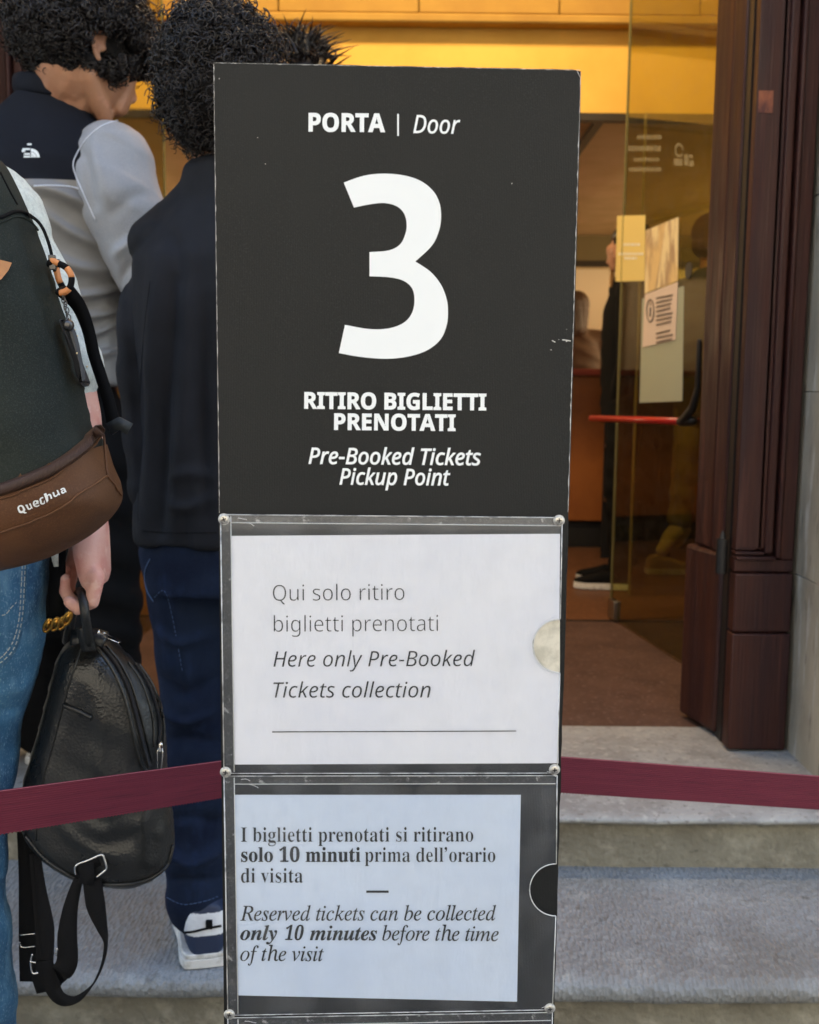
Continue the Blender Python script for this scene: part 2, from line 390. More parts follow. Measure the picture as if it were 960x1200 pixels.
# the building: outer stone wall in blocks, inner walls, ceilings
bld = thing('building', (0, 2.7, 0), 'stone building front round the open doorway with the ochre lit hall behind it', 'building')
JX = PZ(923, 880, Z2).x; JL = -1.10                  # edges of the doorway in the stone
def stone_block(x0, x1, y0, y1, z0, z1):
    o = box('stone_block', (x0 + .0008, x1 - .0008, y0, y1, z0 + .0007, z1 - .0007), stone_wall_m, bld, bev=.002)
    return o
zj = [Z2 - .02, P(925, 676, 2.74).z, P(938, 459, 2.74).z, P(950, 225, 2.74).z, 2.35, 3.0, 3.7, 4.3]
for k in range(len(zj) - 1):
    stone_block(JX, JX + (.62 if k % 2 else .95), 2.36, 2.95, zj[k], zj[k + 1])
    stone_block(JX + (.62 if k % 2 else .95), 4.0, 2.36, 2.95, zj[k], zj[k + 1])
    stone_block(JL - (.62 if k % 2 else .95), JL, 2.36, 2.95, zj[k], zj[k + 1])
    stone_block(-4.0, JL - (.62 if k % 2 else .95), 2.36, 2.95, zj[k], zj[k + 1])
box('mortar_core', (JX + .006, 3.99, 2.37, 3.02, 0, 4.3), stone_riser, bld)
box('mortar_core', (-3.99, JL - .006, 2.37, 3.02, 0, 4.3), stone_riser, bld)
box('lintel', (-3.99, 3.99, 2.36, 3.03, 4.301, 4.75), stone_wall_m, bld, bev=.01)
box('upper_wall', (-6, 6, 2.38, 3.04, 4.76, 13), stone_wall_m, bld)
box('side_wall', (-6, -3.995, 2.38, 12, 0, 4.75), plaster_be, bld)
box('side_wall', (3.995, 6, 2.38, 12, 0, 4.75), plaster_be, bld)
box('upper_storey', (-6, 6, 3.05, 12, 4.76, 13), plaster_be, bld)
# vestibule
VX = 1.45
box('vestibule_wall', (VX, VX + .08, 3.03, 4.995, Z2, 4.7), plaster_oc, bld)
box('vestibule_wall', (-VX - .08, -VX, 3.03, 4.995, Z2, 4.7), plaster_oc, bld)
HZ = P(700, 133, 5.0).z; HZ2 = P(600, 22, 5.0).z
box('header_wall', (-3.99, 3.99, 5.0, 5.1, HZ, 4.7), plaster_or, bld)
for k in range(-6, 7):
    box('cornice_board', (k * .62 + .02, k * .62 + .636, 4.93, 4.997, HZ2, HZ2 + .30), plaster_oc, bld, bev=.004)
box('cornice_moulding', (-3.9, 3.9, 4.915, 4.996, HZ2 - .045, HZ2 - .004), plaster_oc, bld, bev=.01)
box('lower_ceiling', (-3.99, 3.99, 5.103, 9.6, HZ - .0, HZ + .1), plaster_be, bld)
box('hall_ceiling', (-3.99, 3.99, 3.05, 4.9, 4.6, 4.7), plaster_be, bld)
box('steel_track', (-3.9, 3.9, 4.975, 5.03, HZ - .035, HZ - .003), steel_dark, bld)
for px, D in ((703, 5.05), (193, 5.05)):
    x = P(px, 135, 5.05).x
    box('steel_track', (x - .018, x + .018, 5.04, 8.9, HZ - .03, HZ - .003), steel_dark, bld)
BZ1 = P(700, 272, 9.0).z; BZ0 = P(700, 310, 9.0).z
box('back_wall', (-3.99, 3.99, 9.0, 9.1, Z2, HZ), plaster_be, bld)
box('back_wall_band', (-3.9, 3.9, 8.93, 8.997, BZ0, BZ1), plaster_ol, bld)
box('steel_track', (-3.9, 3.9, 8.9, 8.926, BZ0 - .03, BZ0 + .02), steel_dark, bld)
for k in range(-3, 4): box('wall_panel', (k * 1.1 - .53, k * 1.1 + .53, 8.97, 8.996, 1.30, BZ0 - .04), M('pale_wall_panel', (.75, .60, .42), .6) if k == -3 else bpy.data.materials['pale_wall_panel'], bld, bev=.004)

# ticket counter with its black plinth
ctr = thing('ticket_counter', (0.4, 6.4, Z2), 'orange-brown ticket counter on a black plinth inside the hall', 'counter')
cz0, cz1 = P(690, 640, 6.37).z, P(690, 610, 6.37).z
cx1 = P(722, 600, 6.37).x
box('plinth', (-1.6, 3.2, 6.40, 7.0, Z2, cz1 - .002), black_m, ctr)
for k in range(5): box('front_panel', (-1.6 + k * .96 + .003, -1.6 + (k + 1) * .96 - .003, 6.36, 6.99, cz1, 1.30), counter_m, ctr, bev=.003)
box('worktop', (-1.65, 3.25, 6.32, 7.02, 1.303, 1.34), M('worktop_red', (.35, .06, .03), .35), ctr, bev=.006)

# lamps inside
def lamp(loc, size, rot, power, col, label):
    t = thing('ceiling_light', loc, label, 'light')
    h = box('housing', (loc[0] - size[0] / 2 - .02, loc[0] + size[0] / 2 + .02, loc[1] - size[1] / 2 - .02, loc[1] + size[1] / 2 + .02, loc[2] + .01, loc[2] + .06), steel_dark, t)
    ld = bpy.data.lights.new('lamp', 'AREA'); ld.shape = 'RECTANGLE'; ld.size, ld.size_y = size; ld.energy = power; ld.color = col
    lo = bpy.data.objects.new('lamp', ld); COL.objects.link(lo); lo.parent = t; lo.location = (0, 0, 0); lo.rotation_euler = rot
WARM = (1.0, .74, .42)
lamp((0, 3.5, 4.2), (2.2, .5), (radians(38), 0, 0), 46, WARM, 'long warm lamp over the inside of the doorway')
for s_, w_ in ((-1, 'left'), (1, 'right')):
    lamp((s_ * 3.7, 7.0, 2.0), (.12, 2.2), (0, radians(s_ * 148), 0), 62, WARM, 'long warm lamp on the %s side of the hall, beyond the doorway' % w_)

# the sunlit house across the street, behind the camera: it throws its light on the doorway
facing_house = thing('facing_house', (0, -12, 0), 'pale plastered house across the street with rows of shuttered windows', 'house')
facade = M('pale_render', (.66, .60, .50), .85, .3, var=[((.56, .50, .41), .6, .4, .65)])
box('wall', (-24, 24, -18, -12, 0, 15), facade, facing_house)
shut = M('shutter_green', (.05, .09, .06), .6); pane_m = M('dark_pane', (.03, .035, .04), .1)
for fl_ in range(4):
    for k in range(-7, 8):
        x, z = k * 3.0, 1.2 + fl_ * 3.6
        wn_ = box('window', (x - .55, x + .55, -11.99, -11.96, z, z + 1.9), pane_m, facing_house)
        for s_ in (-1, 1): box('shutter', (x + s_ * .84 - .28, x + s_ * .84 + .28, -11.995, -11.94, z - .02, z + 1.92), shut, facing_house)

# ------------------------------------------------------------ wooden door leaves
def moulded_leaf(t, x0, x1, yf, z0, z1, mirror=False, rail_z=None):
    """panelled jamb leaf facing the street; the moulding stands on the side away from the opening"""
    S = (lambda x: x0 + x1 - x) if mirror else (lambda x: x)
    def bx(n, a, b, *r, mat=wood, bev=.003):
        a, b = S(a), S(b); return box(n, (min(a, b), max(a, b), *r), mat, t, bev=bev, seg=3)
    w = x1 - x0
    zr = rail_z
    bx('bottom_rail', x0, x1, yf - .012, yf + .045, z0, zr[0] - .002, bev=.005)
    bx('bottom_rail', x0 + .001, x1 - .001, yf - .009, yf + .045, zr[0] + .002, zr[1] - .002, bev=.005)
    bx('cross_rail', x0, x1, yf, yf + .045, zr[1] + .002, zr[2])
    bx('panel', x0 + .002, x1 - .10 * w / .2, yf + .006, yf + .04, zr[2] + .03, z1, bev=.002)
    xs = [x1 - .115 * w / .2, x1 - .085 * w / .2, x1 - .055 * w / .2]
    for i, (a, hgt, wd) in enumerate(((xs[0], .012, .016), (xs[1], .004, .022), (xs[2], -.006, .012))):
        bx('moulding', a - wd / 2, a + wd / 2, yf + hgt - .006, yf + .042, zr[2] + .026 - i * .010, z1, bev=.005)
        bx('moulding', x0 + .001, a - wd / 2 - .001, yf + hgt - .006, yf + .042, zr[2] + .024 - i * .012, zr[2] + .024 - i * .012 + .009, bev=.003)
    bx('stile', x1 - .046 * w / .2, x1, yf - .002, yf + .045, zr[2] + .001, z1, bev=.004)

zr = [P(885, 741, 2.775).z, P(885, 671, 2.775).z, P(885, 656, 2.775).z]
bx0 = P(851, 873, 2.775).x; bx1 = JX - .012
tR = thing('door_frame_leaf', (bx0, 2.775, Z2), 'dark red-brown panelled wooden door leaf with mouldings against the right stone jamb', 'door')
moulded_leaf(tR, bx0, bx1, 2.775, Z2 + .006, 4.2, False, zr)
box('back_board', (bx0 + .004, JX + .002, 2.84, 2.99, Z2, 4.25), black_m, tR)
# worn patch
box('worn_patch', (P(889, 120, 2.78).x, P(906, 120, 2.78).x, 2.7797, 2.7815, P(900, 132, 2.78).z, P(900, 106, 2.78).z), wood_worn, tR)
tL = thing('door_frame_leaf', (-bx0 - .1, 2.86, Z2), 'dark brown panelled wooden door leaf at the left edge, behind the curly-haired person', 'door')
lx1 = P(62, 100, 2.86).x
moulded_leaf(tL, JL + .012, lx1, 2.86, Z2 + .006, 4.2, True, zr)
box('back_board', (JL - .02, lx1 - .004, 2.91, 2.99, Z2, 4.25), black_m, tL)

def angled_leaf(t, A, B, th, z0, z1, zk, ext):
    """folded leaf seen nearly edge-on: A near corner, B far corner (plan)"""
    A, B = Vector(A), Vector(B); d = (B - A); L = d.length; d /= L; n = Vector((-d.y, d.x, 0))
    if n.y > 0: n = -n
    fr = lambda a, b, z: tuple(Vector((A.x, A.y, 0)) + d * a - n * b + Vector((0, 0, z)))
    box('stile', (0, L * .38, 0, th, zk, z1), wood, t, .006, fr, 3)
    box('edge_strip', (L * .385, L, .004, th, zk, z1), wood, t, .010, fr, 4)
    box('kick_board', (-.001, L + ext, -.004, th + .002, z0, zk - .002), wood, t, .012, fr, 4)
D1, D2 = 2.95, 3.14
zk = P(800, 640, 3.0).z
A = PZ(837, 864, Z2); B = PZ(803, 843, Z2)
tA = thing('wooden_door', (A.x, A.y, Z2), 'dark brown wooden door leaf folded open beside the right jamb, seen nearly edge-on', 'door')
angled_leaf(tA, (A.x, A.y, 0), (B.x, B.y, 0), .05, Z2 + .012, 4.2, zk, .035)
hx = P(846, 650, 2.81).x
hg = MB()
hz0, hz1 = P(845, 672, 2.80).z, P(845, 632, 2.80).z
hg.add(tube([(hx, 2.81, hz0), (hx, 2.81, hz1)], .016, 16)); hg.add(tube([(hx, 2.81, hz1 + .001), (hx, 2.81, hz1 + .008), (hx, 2.81, hz1 + .022)], [.010, .008, .002], 12))
hg.build('hinge', iron, tA, sharp=40)
hxl = lx1 + .03
tB = thing('wooden_door', (lx1 + .1, 2.9, Z2), 'dark brown wooden door leaf folded open on the left side, mostly hidden behind the curly-haired person', 'door')
angled_leaf(tB, (lx1 + .035, 2.90, 0), (lx1 + .085, 3.12, 0), .05, Z2 + .012, 4.2, zk, .035)

# ------------------------------------------------------------ glass doors
def glass_door(tname, label, hinge, free, z0, z1):
    H, E_ = Vector(hinge), Vector(free); d = (E_ - H); L = d.length; d /= L; n = Vector((-d.y, d.x, 0))
    t = thing(tname, (H.x, H.y, Z2), label, 'glass door')
    fr = lambda a, b, z: tuple(Vector((H.x, H.y, 0)) + d * a + n * b + Vector((0, 0, z)))
    v = [fr(0, 0, z0), fr(L, 0, z0), fr(L, 0, z1), fr(0, 0, z1)]
    mesh('pane', v, [(0, 1, 2, 3)], glass_y, t, False)
    box('pane_edge', (L, L + .004, -.005, .005, z0, z1), glass_edge, t, 0, fr)
    box('patch_fitting', (L - .075, L + .003, -.014, .014, z0 - .004, z0 + .075), M('brushed_steel', (.35, .33, .28), .3, .5, 1) if 'brushed_steel' not in bpy.data.materials else bpy.data.materials['brushed_steel'], t, .002, fr)
    return t, fr, L, n
gR0 = (1.02, 3.30, 0); gRe = PZ(716, 722, Z2 + .01)
gR, frR, LR, nR = glass_door('glass_door', 'yellow-tinted glass door open inward on the right, with notices and a red push bar', gR0, (gRe.x, gRe.y, 0), Z2 + .012, 3.4)
gL, frL, LL, nL = glass_door('glass_door', 'yellow-tinted glass door open inward on the left, behind the two curly heads', (-1.06, 3.30, 0), (P(193, 230, gRe.y).x, gRe.y, 0), Z2 + .012, 3.4)
# second fixed pane behind the right one (its edge is the thin bright upright line)
x2 = P(752, 300, 4.9).x
sp = thing('glass_screen', (x2, 4.9, Z2), 'fixed glass screen behind the open right glass door, with a thin bright edge', 'glass screen')
mesh('pane', [(x2, 4.9, Z2), (1.44, 4.9, Z2), (1.44, 4.9, HZ - .02), (x2, 4.9, HZ - .02)], [(0, 1, 2, 3)], thin_glass('clear_hall_glass', (.82, .80, .62), .02), sp, False)
box('pane_edge', (x2 - .008, x2, 4.893, 4.907, Z2, HZ - .02), M('bright_edge', (.26, .20, .08), .3), sp)

def on_leaf(px, py, fr=frR, L=LR, H=gR0, n=nR, off=0.0):
    """(along, z) on the right glass leaf for a place in the photograph"""
    r = ray(px, py); o = Vector((0, 0, CAMZ)); Hh = Vector(H) + n * off; t = (Hh - o).dot(n) / r.dot(n); p = o + r * t
    d = (Vector((gRe.x, gRe.y, 0)) - Vector(H)).normalized(); return (p - Vector(H)).dot(d), p.z
side = -1 if nR.x > 0 else 1                            # side of the leaf that looks at the street
def leaf_quad(name, px, mat, parent, off, th=.0008):
    c = [on_leaf(*q) for q in px]; v = [frR(a, side * off, z) for a, z in c] + [frR(a, side * (off - th), z) for a, z in c]
    return mesh(name, v, [(0, 1, 2, 3), (7, 6, 5, 4), (0, 4, 5, 1), (1, 5, 6, 2), (2, 6, 7, 3), (3, 7, 4, 0)], mat, parent, False)
paper_in = M('notice_paper', (.72, .60, .52), .6)
ntc = leaf_quad('door_notice', [(754, 407), (793, 398), (796, 330), (757, 345)], paper_in, None, .004)
tag(ntc, 'pinkish white information notice taped to the open glass door', 'notice')
ink_b = M('notice_ink', (.05, .035, .03), .6)
def leaf_pt(px, py, off): a, z = on_leaf(px, py); return frR(a, side * off, z)
ic = MB()
ring = [leaf_pt(764 + 4.2 * cos(t), 364 + 13 * sin(t), .0058) for t in np.linspace(0, 2 * pi, 25)]
ic.add(tube(ring, .0022, 4)); ic.add(tube([leaf_pt(764.3, 360, .0058), leaf_pt(764, 371, .0058)], .003, 4)); ic.add(tube([leaf_pt(764.5, 355.5, .0058), leaf_pt(764.5, 357, .0058)], .0035, 4))
ic.build('information_icon', ink_b, ntc, False)
ln = MB()
for k in range(10):
    y = 346 + k * 5.2 + (5 if k > 6 else 0); x1 = 790 - (k * 37 % 4); ln.add(tube([leaf_pt(771, y + 3.5, .0056), leaf_pt(x1, y - .5, .0056)], .0022, 4))
ln.build('text_lines', ink_b, ntc, False)
pst = leaf_quad('door_poster', [(757, 344), (796, 329), (797, 254), (758, 270)], M('yellow_poster', (.75, .55, .25), .35, var=[((.42, .28, .16), 9, .42, .55, (1, 1, .4)), ((.85, .72, .42), 14, .5, .6, (1, 1, .3))]), None, .005)
tag(pst, 'glossy cream and gold picture poster above the notice on the glass door', 'poster')
pnl = leaf_quad('door_panel', [(750, 472), (800, 470), (802, 335), (753, 350)], M('pale_green_panel', (.36, .40, .30), .5), None, .0012)
tag(pnl, 'pale green-grey sheet behind the information notice on the glass door', 'sheet')
refl_m = bpy.data.materials.new('faint_reflection'); refl_m.use_nodes = True; vb = refl_m.node_tree.nodes['Principled BSDF']; vb.inputs['Base Color'].default_value = (.75, .72, .5, 1); vb.inputs['Alpha'].default_value = .22; vb.inputs['Roughness'].default_value = .6  # reflections in the pane, painted as pale see-through marks
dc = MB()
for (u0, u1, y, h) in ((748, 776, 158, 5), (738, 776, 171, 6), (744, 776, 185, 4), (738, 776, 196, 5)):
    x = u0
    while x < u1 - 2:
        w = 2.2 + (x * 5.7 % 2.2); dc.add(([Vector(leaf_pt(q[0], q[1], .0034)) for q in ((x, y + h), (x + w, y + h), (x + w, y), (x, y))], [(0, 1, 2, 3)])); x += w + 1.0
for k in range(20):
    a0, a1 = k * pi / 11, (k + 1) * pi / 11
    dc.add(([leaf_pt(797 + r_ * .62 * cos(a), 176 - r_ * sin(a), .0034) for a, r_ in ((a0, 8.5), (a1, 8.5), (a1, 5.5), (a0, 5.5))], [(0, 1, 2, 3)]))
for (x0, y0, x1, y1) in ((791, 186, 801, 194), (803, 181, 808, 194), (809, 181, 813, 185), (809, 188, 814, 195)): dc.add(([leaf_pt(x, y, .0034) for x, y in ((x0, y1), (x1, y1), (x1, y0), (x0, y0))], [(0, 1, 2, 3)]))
o = dc.build('reflected_marks', refl_m, gR, False); o['kind'] = 'stuff'
c0, z0_ = on_leaf(808, 317)
dm = MB(); dm.add(([frR(c0 + .028 * cos(t), side * .004, z0_ + .028 * sin(t)) for t in np.linspace(0, 2 * pi, 24, False)], [tuple(range(24))])); dm.add(tube([frR(c0, side * .001, z0_), frR(c0, side * .003, z0_)], .028, 24))
dm.build('dark_dot', black_m, gR, False)
# red push bar
pb = thing('push_bar', P(800, 493, 3.66), 'red push bar on a black bracket across the open glass door', 'push bar')
a0 = P(801, 494, 3.62); a1 = P(693, 490, 4.42)
off = Vector((-.05, 0, 0))
bm_ = MB(); bm_.add(tube([a0, a1], .012, 14)); bm_.build('bar', M('red_bar', (.42, .018, .014), .35, .5, coat=.2), pb)
ar = MB(); ar.add(chain([P(800, 494, 3.61), P(812, 478, 3.55), P(818, 455, 3.52), P(820, 400, 3.50)], [.015, .014, .010, .009], 10)); ar.add(capsule(P(798, 494, 3.63), P(811, 493, 3.58), .016, .018)); ar.build('bracket', black_m, pb)

refl_panel = leaf_quad('door_reflection', [(722, 330), (756, 329), (757, 252), (724, 253)], M('yellow_reflection', (.78, .62, .20), .5), None, .0025)  # bright reflection in the glass, painted as a flat yellow sheet
tag(refl_panel, 'painted pale yellow reflection with white lettering at the free edge of the glass door', 'notice')
wl_ = MB()  # mirrored lettering of that reflection, painted in white
for (u0, u1, y) in ((732, 752, 285), (726, 755, 296), (733, 748, 301)):
    x = u0
    while x < u1 - 2:
        w = 1.6 + (x * 7.3 % 1.5); wl_.add(([Vector(leaf_pt(q[0], q[1], .0034)) for q in ((x, y + 3), (x + w, y + 3), (x + w, y), (x, y))], [(0, 1, 2, 3)])); x += w + .9
o = wl_.build('text_lines', M('white_reflection', (.85, .85, .78), .5), refl_panel, False); o['kind'] = 'stuff'
gr_ = thing('rack', P(735, 400, 5.3), 'dark metal rack of folders seen through the right glass door', 'rack')
a, b = P(722, 520, 5.75), P(756, 332, 5.75)
for k in range(4): x = a.x + (b.x - a.x) * (k + .5) / 4; box('upright', (x - .012, x + .012, 5.70, 5.78, Z2, b.z), steel_dark, gr_)
for k in range(4): z = .6 + k * .3; box('shelf', (a.x - .02, b.x + .02, 5.72, 5.98, z, z + .02), steel_dark, gr_)
box('back_panel', (a.x - .02, b.x + .25, 5.99, 6.0, Z2, b.z), black_m, gr_)
gb = M('green_cloth', (.22, .24, .03), .7)
mm = MB(); q = P(727, 408, 5.68); mm.add(ellip(q, (.07, .05, .075))); lime = mm.build('ball', gb, None)
tag(lime, 'dull lime-green round object on the rack behind the glass', 'ball')

